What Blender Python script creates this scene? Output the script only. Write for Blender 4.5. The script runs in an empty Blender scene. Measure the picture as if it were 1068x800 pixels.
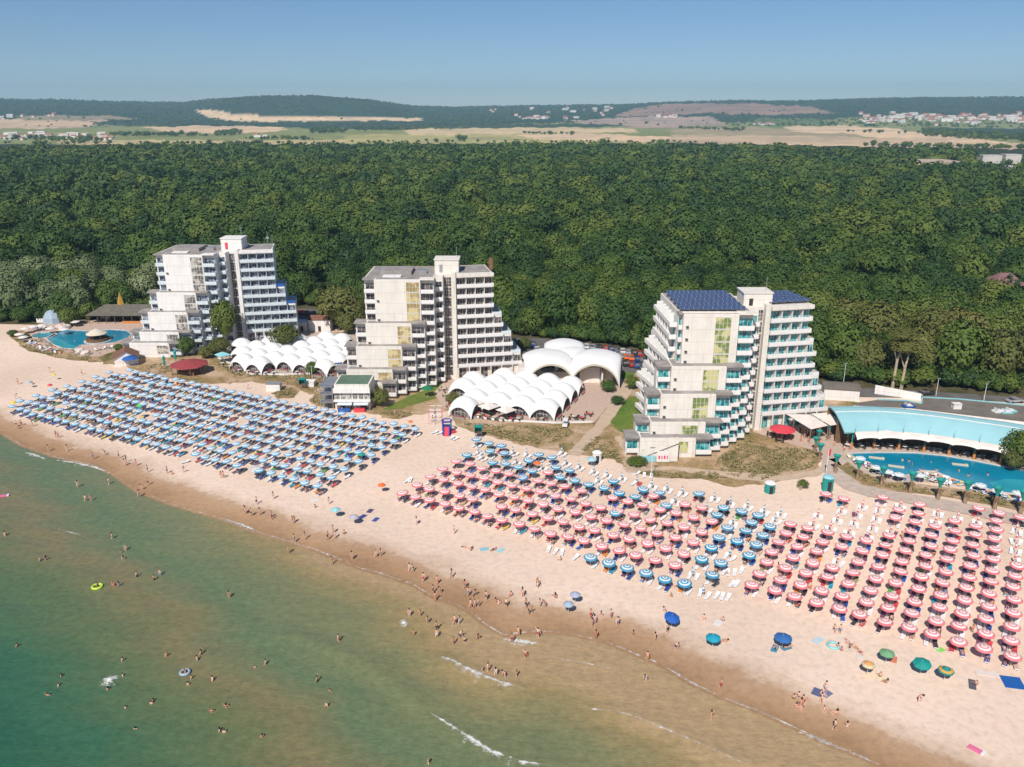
import bpy, bmesh, math, random
import numpy as np
from math import sin, cos, tan, pi, radians, atan2, sqrt, hypot
from mathutils import Vector, Matrix

random.seed(11)
rng = np.random.default_rng(11)
SC = bpy.context.scene
COL = SC.collection
CAMH = 75.0
PITCH = radians(18.5)
FOC = 863.0
SUN_EL = radians(46)
SUN_AZ = radians(199)          # compass-like: direction towards the sun, 0 = +Y, clockwise


# ------------------------------------------------------------------ survey helpers
def G(px, py, z=0.0):
    """photo pixel -> place on the horizontal plane at height z"""
    dx = (px - 534) / FOC
    dy = (400 - py) / FOC
    d = Vector((dx, cos(PITCH) + dy * sin(PITCH), -sin(PITCH) + dy * cos(PITCH)))
    t = (z - CAMH) / d.z
    return Vector((d.x * t, d.y * t, z))


def PX(x, y, z=0.0):
    dax = y * cos(PITCH) + (CAMH - z) * sin(PITCH)
    up = (z - CAMH) * cos(PITCH) + y * sin(PITCH)
    return 534 + FOC * x / dax, 400 - FOC * up / dax


def inpoly(x, y, poly):
    c = False
    j = len(poly) - 1
    for i in range(len(poly)):
        xi, yi = poly[i][0], poly[i][1]
        xj, yj = poly[j][0], poly[j][1]
        if (yi > y) != (yj > y) and x < (xj - xi) * (y - yi) / (yj - yi) + xi:
            c = not c
        j = i
    return c


def inpoly_np(x, y, poly):
    c = np.zeros(x.shape, bool)
    j = len(poly) - 1
    for i in range(len(poly)):
        xi, yi = poly[i][0], poly[i][1]
        xj, yj = poly[j][0], poly[j][1]
        if yi != yj:
            k = ((yi > y) != (yj > y)) & (x < (xj - xi) * (y - yi) / (yj - yi) + xi)
            c ^= k
        j = i
    return c


ONES = ['', 'first', 'second', 'third', 'fourth', 'fifth', 'sixth', 'seventh', 'eighth', 'ninth', 'tenth', 'eleventh',
        'twelfth', 'thirteenth', 'fourteenth', 'fifteenth', 'sixteenth', 'seventeenth', 'eighteenth', 'nineteenth']
TENS = ['', '', 'twenty', 'thirty', 'forty', 'fifty', 'sixty', 'seventy', 'eighty', 'ninety']
TENTH = ['', '', 'twentieth', 'thirtieth', 'fortieth', 'fiftieth', 'sixtieth', 'seventieth', 'eightieth', 'ninetieth']


def nth(n):
    if n >= 100:
        h = ['', 'one-hundred', 'two-hundred', 'three-hundred'][n // 100]
        return h + 'th' if n % 100 == 0 else h + '-' + nth(n % 100)
    if n < 20:
        return ONES[n]
    if n % 10 == 0:
        return TENTH[n // 10]
    return TENS[n // 10] + '-' + ONES[n % 10]


# ------------------------------------------------------------------ objects
def setp(o, label=None, cat=None, group=None, kind=None):
    if label: o['label'] = label
    if cat: o['category'] = cat
    if group: o['group'] = group
    if kind: o['kind'] = kind
    return o


def thing(name, loc, label, cat, group=None, rz=0.0):
    o = bpy.data.objects.new(name, None)
    o.empty_display_size = 0.5
    COL.objects.link(o)
    o.location = loc
    o.rotation_euler = (0, 0, rz)
    return setp(o, label, cat, group)


def kids(o):
    return KID.get(o.name, [])


KID = {}


def adopt(c, parent):
    c.parent = parent
    KID.setdefault(parent.name, []).append(c)


def dup(o, loc=None, rz=None, label=None, group=None, parent=None, scale=None):
    c = o.copy()
    COL.objects.link(c)
    if parent is not None:
        adopt(c, parent)
    if loc is not None: c.location = loc
    if rz is not None: c.rotation_euler = (c.rotation_euler[0], c.rotation_euler[1], rz)
    if scale is not None: c.scale = scale
    if label: c['label'] = label
    if group: c['group'] = group
    for k in kids(o):
        dup(k, parent=c)
    return c


class MB:
    def __init__(s):
        s.v, s.f, s.m = [], [], []

    def add(s, vs, fs, mi=0):
        b = len(s.v)
        s.v += [tuple(p) for p in vs]
        s.f += [tuple(b + i for i in f) for f in fs]
        s.m += [mi] * len(fs)
        return s

    def quad(s, a, b, c, d, mi=0):
        return s.add([a, b, c, d], [(0, 1, 2, 3)], mi)

    def box(s, x0, x1, y0, y1, z0, z1, mi=0):
        vs = [(x0, y0, z0), (x1, y0, z0), (x1, y1, z0), (x0, y1, z0), (x0, y0, z1), (x1, y0, z1), (x1, y1, z1), (x0, y1, z1)]
        return s.add(vs, [(0, 3, 2, 1), (4, 5, 6, 7), (0, 1, 5, 4), (1, 2, 6, 5), (2, 3, 7, 6), (3, 0, 4, 7)], mi)

    def prism(s, poly, z0, z1, mi=0, top=None):
        n = len(poly)
        area = sum(poly[i][0] * poly[(i + 1) % n][1] - poly[(i + 1) % n][0] * poly[i][1] for i in range(n))
        if area < 0: poly = poly[::-1]
        vs = [(p[0], p[1], z0) for p in poly] + [(p[0], p[1], z1) for p in poly]
        s.add(vs, [(i, (i + 1) % n, n + (i + 1) % n, n + i) for i in range(n)] + [tuple(range(n - 1, -1, -1))], mi)
        s.add([(p[0], p[1], z1) for p in poly], [tuple(range(n))], mi if top is None else top)
        return s

    def cyl(s, x, y, z0, z1, r0, r1, n=8, mi=0, cap=True):
        vs = []
        for k in range(n):
            a = 2 * pi * k / n
            vs.append((x + r0 * cos(a), y + r0 * sin(a), z0))
        for k in range(n):
            a = 2 * pi * k / n
            vs.append((x + r1 * cos(a), y + r1 * sin(a), z1))
        fs = [(i, (i + 1) % n, n + (i + 1) % n, n + i) for i in range(n)]
        if cap: fs += [tuple(range(n, 2 * n)), tuple(range(n - 1, -1, -1))]
        return s.add(vs, fs, mi)

    def tube(s, p0, p1, r0, r1=None, n=6, mi=0):
        r1 = r0 if r1 is None else r1
        p0, p1 = Vector(p0), Vector(p1)
        d = (p1 - p0).normalized()
        u = d.orthogonal().normalized()
        w = d.cross(u)
        vs = [p0 + (u * cos(2 * pi * k / n) + w * sin(2 * pi * k / n)) * r0 for k in range(n)]
        vs += [p1 + (u * cos(2 * pi * k / n) + w * sin(2 * pi * k / n)) * r1 for k in range(n)]
        return s.add(vs, [(i, (i + 1) % n, n + (i + 1) % n, n + i) for i in range(n)] + [tuple(range(n, 2 * n)), tuple(range(n - 1, -1, -1))], mi)

    def lathe(s, prof, n=12, mi=0, cx=0, cy=0):
        vs = []
        for (r, z) in prof:
            for k in range(n):
                a = 2 * pi * k / n
                vs.append((cx + r * cos(a), cy + r * sin(a), z))
        fs = []
        for j in range(len(prof) - 1):
            for k in range(n):
                fs.append((j * n + k, j * n + (k + 1) % n, (j + 1) * n + (k + 1) % n, (j + 1) * n + k))
        return s.add(vs, fs, mi)

    def mesh(s, name, mats, smooth=False):
        me = bpy.data.meshes.new(name)
        me.from_pydata(s.v, [], s.f)
        for m in (mats if isinstance(mats, (list, tuple)) else [mats]):
            me.materials.append(m)
        me.polygons.foreach_set('material_index', s.m)
        if smooth: me.polygons.foreach_set('use_smooth', [True] * len(s.f))
        me.update()
        return me

    def build(s, name, mats, parent=None, loc=None, rz=0.0, smooth=False):
        o = bpy.data.objects.new(name, s.mesh(name, mats, smooth))
        COL.objects.link(o)
        if loc is not None: o.location = loc
        if rz: o.rotation_euler = (0, 0, rz)
        if parent is not None: adopt(o, parent)
        return o


def obj_from(name, me, parent=None, loc=None, rz=0.0):
    o = bpy.data.objects.new(name, me)
    COL.objects.link(o)
    if loc is not None: o.location = loc
    if rz: o.rotation_euler = (0, 0, rz)
    if parent is not None: adopt(o, parent)
    return o


# ------------------------------------------------------------------ materials
def s2l(r, g, b):
    f = lambda c: (c / 255) / 12.92 if c / 255 <= 0.04045 else ((c / 255 + 0.055) / 1.055) ** 2.4
    return (f(r), f(g), f(b))


def nt_new(name):
    m = bpy.data.materials.new(name)
    m.use_nodes = True
    return m, m.node_tree.nodes, m.node_tree.links, m.node_tree.nodes['Principled BSDF']


def M(name, col, rough=0.7, var=0.12, scale=0.8, bump=0.0, metal=0.0, detail=4, spec=0.5):
    m, N, L, b = nt_new(name)
    tc = N.new('ShaderNodeTexCoord')
    nz = N.new('ShaderNodeTexNoise')
    nz.inputs['Scale'].default_value = scale
    nz.inputs['Detail'].default_value = detail
    L.new(tc.outputs['Object'], nz.inputs['Vector'])
    mx = N.new('ShaderNodeMix'); mx.data_type = 'RGBA'
    mr = N.new('ShaderNodeMapRange')
    mr.inputs[1].default_value = 0.3; mr.inputs[2].default_value = 0.7
    L.new(nz.outputs[0], mr.inputs[0]); L.new(mr.outputs[0], mx.inputs[0])
    mx.inputs[6].default_value = (*[min(1, c * (1 - var)) for c in col], 1)
    mx.inputs[7].default_value = (*[min(1, c * (1 + var)) for c in col], 1)
    L.new(mx.outputs[2], b.inputs['Base Color'])
    b.inputs['Roughness'].default_value = rough
    b.inputs['Metallic'].default_value = metal
    b.inputs['Specular IOR Level'].default_value = spec
    if bump:
        bp = N.new('ShaderNodeBump'); bp.inputs['Strength'].default_value = bump
        L.new(nz.outputs[0], bp.inputs['Height']); L.new(bp.outputs[0], b.inputs['Normal'])
    return m


def ramp(N, stops, constant=False):
    r = N.new('ShaderNodeValToRGB')
    if constant: r.color_ramp.interpolation = 'CONSTANT'
    e = r.color_ramp.elements
    while len(e) < len(stops): e.new(0.5)
    for i, (p, c) in enumerate(stops):
        e[i].position = p
        e[i].color = (*c, 1)
    return r


def noise(N, L, vec, scale, detail=4, rough=0.5):
    n = N.new('ShaderNodeTexNoise')
    n.inputs['Scale'].default_value = scale
    n.inputs['Detail'].default_value = detail
    n.inputs['Roughness'].default_value = rough
    L.new(vec, n.inputs['Vector'])
    return n


def math_(N, L, op, a, b=None, clamp=False):
    m = N.new('ShaderNodeMath'); m.operation = op; m.use_clamp = clamp
    for i, x in enumerate((a, b)):
        if x is None: continue
        if isinstance(x, (int, float)): m.inputs[i].default_value = x
        else: L.new(x, m.inputs[i])
    return m.outputs[0]


def mixc(N, L, fac, a, b):
    m = N.new('ShaderNodeMix'); m.data_type = 'RGBA'
    if isinstance(fac, (int, float)): m.inputs[0].default_value = fac
    else: L.new(fac, m.inputs[0])
    for i, x in ((6, a), (7, b)):
        if isinstance(x, tuple): m.inputs[i].default_value = (*x, 1)
        else: L.new(x, m.inputs[i])
    return m.outputs[2]


def mat_ground(name, c1, c2, c3, s1=0.12, s2=0.9, bump=0.4):
    """three-colour blotchy ground"""
    m, N, L, b = nt_new(name)
    g = N.new('ShaderNodeNewGeometry')
    n1 = noise(N, L, g.outputs['Position'], s1, 6, 0.6)
    n2 = noise(N, L, g.outputs['Position'], s2, 6, 0.65)
    r1 = ramp(N, [(0.38, c1), (0.52, c2), (0.66, c3)])
    L.new(n1.outputs[0], r1.inputs[0])
    k = ramp(N, [(0.35, (0.7, 0.7, 0.7)), (0.7, (1.15, 1.15, 1.15))])
    L.new(n2.outputs[0], k.inputs[0])
    mm = N.new('ShaderNodeMix'); mm.data_type = 'RGBA'; mm.blend_type = 'MULTIPLY'
    mm.inputs[0].default_value = 1
    L.new(r1.outputs[0], mm.inputs[6]); L.new(k.outputs[0], mm.inputs[7])
    L.new(mm.outputs[2], b.inputs['Base Color'])
    b.inputs['Roughness'].default_value = 0.95
    b.inputs['Specular IOR Level'].default_value = 0.15
    bp = N.new('ShaderNodeBump'); bp.inputs['Strength'].default_value = bump; bp.inputs['Distance'].default_value = 0.15
    L.new(n2.outputs[0], bp.inputs['Height']); L.new(bp.outputs[0], b.inputs['Normal'])
    return m


def mat_rings(name, stops, radius, axis='r'):
    m, N, L, b = nt_new(name)
    tc = N.new('ShaderNodeTexCoord')
    sp = N.new('ShaderNodeSeparateXYZ'); L.new(tc.outputs['Object'], sp.inputs[0])
    if axis == 'r':
        r2 = math_(N, L, 'ADD', math_(N, L, 'MULTIPLY', sp.outputs[0], sp.outputs[0]), math_(N, L, 'MULTIPLY', sp.outputs[1], sp.outputs[1]))
        v = math_(N, L, 'DIVIDE', math_(N, L, 'SQRT', r2), radius)
    else:
        v = math_(N, L, 'DIVIDE', sp.outputs[2], radius)
    oi = N.new('ShaderNodeObjectInfo')
    r = ramp(N, stops, True)
    L.new(v, r.inputs[0])
    # sun-faded cloth differs a little from one parasol to the next
    fade = math_(N, L, 'MULTIPLY', oi.outputs['Random'], 0.13)
    c = mixc(N, L, fade, r.outputs[0], (0.62, 0.55, 0.53))
    L.new(c, b.inputs['Base Color'])
    b.inputs['Roughness'].default_value = 0.8
    return m


WHITE = (0.72, 0.70, 0.67)
def mat_wall(name, col):
    """painted concrete panels: joints every storey and every 3 m, rain streaks"""
    m, N, L, b = nt_new(name)
    tc = N.new('ShaderNodeTexCoord'); sp = N.new('ShaderNodeSeparateXYZ'); L.new(tc.outputs['Object'], sp.inputs[0])
    zz = math_(N, L, 'FRACT', math_(N, L, 'DIVIDE', math_(N, L, 'SUBTRACT', sp.outputs[2], 1.0), 2.9))
    xx = math_(N, L, 'FRACT', math_(N, L, 'DIVIDE', math_(N, L, 'ADD', sp.outputs[0], 60.0), 3.1))
    j = math_(N, L, 'MAXIMUM', math_(N, L, 'LESS_THAN', zz, 0.035), math_(N, L, 'LESS_THAN', xx, 0.018))
    n1 = noise(N, L, tc.outputs['Object'], 0.35, 5, 0.6)
    mp = N.new('ShaderNodeMapping'); mp.inputs['Scale'].default_value = (1.6, 1.6, 0.12); L.new(tc.outputs['Object'], mp.inputs[0])
    n2 = noise(N, L, mp.outputs[0], 1.0, 4, 0.6)
    r1 = ramp(N, [(0.3, tuple(c * 0.93 for c in col)), (0.7, tuple(min(1, c * 1.05) for c in col))]); L.new(n1.outputs[0], r1.inputs[0])
    r2 = ramp(N, [(0.30, (0.86, 0.84, 0.81)), (0.50, (1, 1, 1))]); L.new(n2.outputs[0], r2.inputs[0])
    mm = N.new('ShaderNodeMix'); mm.data_type = 'RGBA'; mm.blend_type = 'MULTIPLY'; mm.inputs[0].default_value = 1
    L.new(r1.outputs[0], mm.inputs[6]); L.new(r2.outputs[0], mm.inputs[7])
    c2 = mixc(N, L, math_(N, L, 'MULTIPLY', j, 0.30), mm.outputs[2], (0.25, 0.22, 0.19))
    L.new(c2, b.inputs['Base Color']); b.inputs['Roughness'].default_value = 0.85; b.inputs['Specular IOR Level'].default_value = 0.3
    return m


m_wallcream = mat_wall('hotel_wall_cream', (0.74, 0.69, 0.62))
m_wallwhite = mat_wall('hotel_wall_white', (0.78, 0.75, 0.72))
m_balc = M('balcony_white', (0.76, 0.73, 0.70), 0.7, 0.06, 1.5)
m_balc2 = M('balcony_bluish', (0.62, 0.68, 0.70), 0.5, 0.1, 1.5)
m_roofgrey = M('flat_roof_felt', (0.30, 0.27, 0.25), 0.9, 0.25, 0.5)
m_frame = M('window_frame', (0.62, 0.60, 0.56), 0.5, 0.05)
m_shell = M('shell_white', (0.78, 0.77, 0.75), 0.6, 0.04, 0.25, 0.03)
m_rim = M('shell_rim_cream', (0.62, 0.55, 0.42), 0.7, 0.08)
m_terr = M('terrace_pinkish', (0.52, 0.38, 0.30), 0.9, 0.12, 1.2)
m_deck = M('deck_pavers', (0.50, 0.40, 0.33), 0.9, 0.15, 0.7)
m_asph = M('asphalt', (0.13, 0.12, 0.115), 0.9, 0.25, 0.3)
m_roofbrown = M('flat_roof_brown', (0.17, 0.145, 0.12), 0.95, 0.2, 0.3)
m_whiteplastic = M('white_plastic', (0.80, 0.79, 0.78), 0.4, 0.03)
m_metalgrey = M('grey_metal', (0.45, 0.45, 0.45), 0.4, 0.05, metal=0.6)
m_polewhite = M('pole_white', (0.7, 0.7, 0.7), 0.5, 0.05)
m_wood = M('brown_wood', (0.16, 0.09, 0.05), 0.8, 0.25, 2)
m_orangewood = M('orange_wood', (0.55, 0.22, 0.06), 0.7, 0.2, 2)
m_teal = M('teal_paint', (0.012, 0.27, 0.24), 0.6, 0.12, 1.5)
m_tealroof = M('turquoise_membrane', (0.27, 0.56, 0.60), 0.55, 0.08, 0.3, 0.03)
m_canvas = M('white_canvas', (0.72, 0.64, 0.58), 0.8, 0.08, 0.6)
m_redroof = M('red_roof', (0.30, 0.045, 0.05), 0.7, 0.15, 1)
m_red = M('red_cloth', (0.62, 0.05, 0.07), 0.7, 0.1)
m_brownroof = M('brown_tile_roof', (0.20, 0.09, 0.055), 0.85, 0.25, 1.5, 0.2)
m_thatch = M('grey_shingle_roof', (0.13, 0.115, 0.09), 0.95, 0.3, 1.2, 0.3)
m_thatchlight = M('pale_thatch', (0.62, 0.55, 0.44), 0.9, 0.12, 2)
m_yellowroof = M('ochre_spire', (0.50, 0.28, 0.05), 0.8, 0.15)
m_greenroof = M('green_roof_felt', (0.10, 0.17, 0.11), 0.9, 0.15)
m_blue = M('blue_cloth', (0.015, 0.10, 0.36), 0.7, 0.1)
m_bluecanvas = M('greyblue_tent', (0.32, 0.40, 0.48), 0.7, 0.1)
m_dark = M('dark_interior', (0.03, 0.025, 0.025), 0.8, 0.3)
m_rubber = M('tyre_rubber', (0.02, 0.02, 0.02), 0.8)
m_rock = M('pale_rock', (0.60, 0.52, 0.46), 0.95, 0.15, 1.0, 0.3)
m_bark = M('bark', (0.22, 0.17, 0.11), 0.95, 0.3, 3, 0.4)
m_orange = M('orange_plastic', (0.80, 0.16, 0.03), 0.5, 0.08)
m_lime = M('lime_plastic', (0.50, 0.72, 0.06), 0.5, 0.08)
m_pinkp = M('pink_plastic', (0.75, 0.18, 0.33), 0.5, 0.08)
m_purple = M('indigo_plastic', (0.05, 0.05, 0.30), 0.5, 0.08)
m_yellow = M('yellow_plastic', (0.80, 0.55, 0.05), 0.5, 0.08)


def mat_glass(name, col, alt=None, scale=0.6, thr=(0.45, 0.55)):
    m, N, L, b = nt_new(name)
    g = N.new('ShaderNodeNewGeometry')
    n = noise(N, L, g.outputs['Position'], scale, 2)
    r = ramp(N, [(thr[0], col), (thr[1], alt or tuple(c * 2 for c in col))])
    L.new(n.outputs[0], r.inputs[0]); L.new(r.outputs[0], b.inputs['Base Color'])
    b.inputs['Roughness'].default_value = 0.12
    b.inputs['Specular IOR Level'].default_value = 0.6
    return m


m_glassdark = mat_glass('glass_dark', (0.035, 0.04, 0.05), (0.19, 0.15, 0.14), 0.9)
m_glassblue = mat_glass('glass_blue_curtain', (0.03, 0.05, 0.10), (0.30, 0.33, 0.38), 0.9)
m_glassteal = mat_glass('glass_teal_curtain', (0.01, 0.16, 0.19), (0.10, 0.42, 0.42), 0.9)
m_curtain = mat_glass('yellow_curtain_glass', (0.34, 0.24, 0.10), (0.62, 0.50, 0.24), 0.5)
m_curtgreen = mat_glass('green_curtain_glass', (0.16, 0.22, 0.06), (0.55, 0.52, 0.24), 0.45)
m_curtgrey = mat_glass('grey_curtain_glass', (0.12, 0.11, 0.10), (0.50, 0.46, 0.40), 0.6)

m_pink = mat_rings('parasol_pink_rings', [(0.0, (0.76, 0.22, 0.23)), (0.16, (0.80, 0.68, 0.65)), (0.34, (0.76, 0.22, 0.23)), (0.52, (0.80, 0.68, 0.65)), (0.76, (0.72, 0.17, 0.19))], 1.2)
m_blu = mat_rings('parasol_blue_rings', [(0.0, (0.01, 0.28, 0.46)), (0.20, WHITE), (0.36, (0.01, 0.28, 0.46)), (0.56, WHITE), (0.76, (0.008, 0.25, 0.44))], 1.2)
m_lblu = mat_rings('parasol_pale_blue_rings', [(0.0, (0.20, 0.42, 0.60)), (0.18, (0.62, 0.68, 0.72)), (0.36, (0.12, 0.34, 0.55)), (0.56, (0.62, 0.68, 0.72)), (0.80, (0.10, 0.32, 0.52))], 1.05)
m_pinkz = mat_rings('parasol_pink_folded', [(0.0, (0.62, 0.09, 0.12)), (0.36, WHITE), (0.52, (0.62, 0.09, 0.12)), (0.68, WHITE), (0.84, (0.62, 0.09, 0.12))], 2.3, 'z')
m_bluz = mat_rings('parasol_blue_folded', [(0.0, (0.02, 0.22, 0.42)), (0.36, WHITE), (0.52, (0.02, 0.26, 0.46)), (0.68, WHITE), (0.84, (0.02, 0.22, 0.42))], 2.3, 'z')

# ------------------------------------------------------------------ camera, light, air
cam = bpy.data.cameras.new('camera')
cam.lens = FOC / 1068 * 36
cam.sensor_width = 36
cam.clip_start = 0.5
cam.clip_end = 60000
co = bpy.data.objects.new('camera', cam)
COL.objects.link(co)
co.location = (0, 0, CAMH)
co.rotation_euler = (pi / 2 - PITCH, 0, 0)
SC.camera = co

w = bpy.data.worlds.new('World')
SC.world = w
w.use_nodes = True
wn, wl = w.node_tree.nodes, w.node_tree.links
sky = wn.new('ShaderNodeTexSky')
sky.sky_type = 'NISHITA'
sky.sun_disc = False
sky.sun_elevation = SUN_EL
sky.sun_rotation = SUN_AZ
sky.altitude = 1800
sky.air_density = 1.0
sky.dust_density = 0.0
sky.ozone_density = 8.0
wl.new(sky.outputs[0], wn['Background'].inputs[0])
wn['Background'].inputs[1].default_value = 0.068
sun = bpy.data.lights.new('sun', 'SUN')
sun.energy = 4.3
sun.angle = radians(0.5)
sun.color = (1.0, 0.945, 0.87)
so = bpy.data.objects.new('sun', sun)
COL.objects.link(so)
sd = Vector((sin(SUN_AZ) * cos(SUN_EL), cos(SUN_AZ) * cos(SUN_EL), sin(SUN_EL)))
so.rotation_euler = sd.to_track_quat('Z', 'Y').to_euler()
so.location = sd * 300
SC.view_settings.view_transform = 'Standard'
SC.view_settings.look = 'None'
SC.view_settings.exposure = 0.24
SC.view_settings.gamma = 1.0
SC.cycles.max_bounces = 5
SC.cycles.diffuse_bounces = 3
SC.cycles.glossy_bounces = 2
SC.cycles.volume_bounces = 0

mh = bpy.data.materials.new('haze_air')
mh.use_nodes = True
hn, hl = mh.node_tree.nodes, mh.node_tree.links
hn.remove(hn['Principled BSDF'])
pv = hn.new('ShaderNodeVolumePrincipled')
pv.inputs['Color'].default_value = (0.50, 0.80, 1.0, 1)
pv.inputs['Density'].default_value = 9.5e-5
pv.inputs['Anisotropy'].default_value = 0.0
hl.new(pv.outputs[0], hn['Material Output'].inputs['Volume'])
hz = MB().box(-10500, 10500, -1500, 10800, -8, 330).build('haze', mh)
setp(hz, kind='stuff')

# ------------------------------------------------------------------ shoreline
SHORE_PX = [(0, 450), (22, 464), (56, 476), (97, 485), (117, 494), (144, 512), (180, 526), (232, 541), (266, 554), (298, 564), (331, 575), (374, 592),
            (399, 599), (430, 609), (450, 621), (475, 630), (494, 640), (505, 650), (525, 662), (560, 658), (590, 660), (632, 669), (665, 683), (688, 692),
            (720, 712), (757, 729), (780, 737), (810, 750), (868, 777), (896, 787), (922, 800)]
SH = [G(a, b) for a, b in SHORE_PX]
d0 = (SH[0] - SH[3]).normalized(); SH.insert(0, SH[0] + d0 * 600)
d1 = (SH[-1] - SH[-5]).normalized(); SH.append(SH[-1] + d1 * 300)
SHX = np.array([p.x for p in SH]); SHY = np.array([p.y for p in SH])


def shore(x, y):
    """signed distance to the waterline, + inland"""
    x = np.asarray(x, float); y = np.asarray(y, float)
    best = np.full(x.shape, 1e9)
    for i in range(len(SHX) - 1):
        ax, ay, bx, by = SHX[i], SHY[i], SHX[i + 1], SHY[i + 1]
        L2 = (bx - ax) ** 2 + (by - ay) ** 2
        t = np.clip(((x - ax) * (bx - ax) + (y - ay) * (by - ay)) / L2, 0, 1)
        d = np.hypot(x - ax - t * (bx - ax), y - ay - t * (by - ay))
        best = np.minimum(best, d)
    yl = np.interp(x, SHX, SHY)
    return np.where(y > yl, best, -best)


def bottom(x, y):
    s = float(shore(x, y))
    return max(-1.25, min(0.0, 0.030 * s)) if s < 0 else 0.0


def grid_mesh(name, X, Y, Z, mat, attrs=None, smooth=True):
    nr, nc = X.shape
    me = bpy.data.meshes.new(name)
    co_ = np.stack([X, Y, Z], -1).reshape(-1, 3).astype(np.float32)
    idx = np.arange(nr * nc).reshape(nr, nc)
    q = np.stack([idx[:-1, :-1], idx[:-1, 1:], idx[1:, 1:], idx[1:, :-1]], -1).reshape(-1, 4)
    me.vertices.add(len(co_)); me.vertices.foreach_set('co', co_.ravel())
    me.loops.add(q.size); me.loops.foreach_set('vertex_index', q.ravel().astype(np.int32))
    me.polygons.add(len(q)); me.polygons.foreach_set('loop_start', np.arange(0, q.size, 4, dtype=np.int32))
    try: me.polygons.foreach_set('loop_total', np.full(len(q), 4, np.int32))
    except Exception: pass
    me.update(calc_edges=True)
    if smooth: me.polygons.foreach_set('use_smooth', [True] * len(q))
    for k, (typ, val) in (attrs or {}).items():
        a = me.attributes.new(k, typ, 'POINT')
        if typ == 'FLOAT': a.data.foreach_set('value', val.astype(np.float32).ravel())
        else: a.data.foreach_set('color', val.astype(np.float32).ravel())
    me.materials.append(mat)
    o = bpy.data.objects.new(name, me)
    COL.objects.link(o)
    return o
# ================================================================== GROUND
# --- beach sand
def mat_sand():
    m, N, L, b = nt_new('beach_sand')
    at = N.new('ShaderNodeAttribute'); at.attribute_name = 'shore'
    g = N.new('ShaderNodeNewGeometry')
    P = g.outputs['Position']
    n1 = noise(N, L, P, 0.10, 5, 0.6)
    n2 = noise(N, L, P, 0.9, 6, 0.7)
    n3 = noise(N, L, P, 0.025, 3)
    n4 = noise(N, L, P, 3.0, 4, 0.7)
    s = math_(N, L, 'ADD', at.outputs['Fac'], math_(N, L, 'MULTIPLY', math_(N, L, 'SUBTRACT', n1.outputs[0], 0.5), 9.0))
    s = math_(N, L, 'ADD', s, math_(N, L, 'MULTIPLY', math_(N, L, 'SUBTRACT', n2.outputs[0], 0.5), 2.0))
    f = math_(N, L, 'DIVIDE', s, 13.0)
    r = ramp(N, [(0.0, (0.36, 0.22, 0.12)), (0.25, (0.46, 0.285, 0.165)), (0.44, (0.50, 0.33, 0.21)), (0.54, (0.64, 0.475, 0.355)), (0.80, (0.78, 0.605, 0.48))])
    L.new(f, r.inputs[0])
    # trampled, slightly darker patches on the dry sand
    k = ramp(N, [(0.34, (0.86, 0.85, 0.84)), (0.52, (1.0, 1.0, 1.0)), (0.72, (1.06, 1.06, 1.06))])
    L.new(n2.outputs[0], k.inputs[0])
    k3 = ramp(N, [(0.35, (0.90, 0.885, 0.87)), (0.6, (1.03, 1.03, 1.03))])
    L.new(n3.outputs[0], k3.inputs[0])
    m1 = N.new('ShaderNodeMix'); m1.data_type = 'RGBA'; m1.blend_type = 'MULTIPLY'; m1.inputs[0].default_value = 1
    L.new(r.outputs[0], m1.inputs[6]); L.new(k.outputs[0], m1.inputs[7])
    m2 = N.new('ShaderNodeMix'); m2.data_type = 'RGBA'; m2.blend_type = 'MULTIPLY'; m2.inputs[0].default_value = 1
    L.new(m1.outputs[2], m2.inputs[6]); L.new(k3.outputs[0], m2.inputs[7])
    L.new(m2.outputs[2], b.inputs['Base Color'])
    b.inputs['Roughness'].default_value = 0.9
    b.inputs['Specular IOR Level'].default_value = 0.2
    bp = N.new('ShaderNodeBump'); bp.inputs['Strength'].default_value = 0.35; bp.inputs['Distance'].default_value = 0.12
    h = math_(N, L, 'ADD', n2.outputs[0], math_(N, L, 'MULTIPLY', n4.outputs[0], 0.5))
    L.new(h, bp.inputs['Height']); L.new(bp.outputs[0], b.inputs['Normal'])
    return m


gx = np.arange(-265, 185, 1.3); gy = np.arange(28, 312, 1.3)
X, Y = np.meshgrid(gx, gy)
S = shore(X, Y)
Z = np.where(S < 0, np.maximum(S * 0.03, -1.6), 0) + 0.05 * np.sin(X * 0.21 + Y * 0.13) * np.clip(S / 10, 0, 1) * 0.3
beach = grid_mesh('beach_sand', X, Y, Z, mat_sand(), {'shore': ('FLOAT', S)})
setp(beach, 'pale pinkish beach sand, darker where the waves wet it', 'beach', kind='structure')

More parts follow.
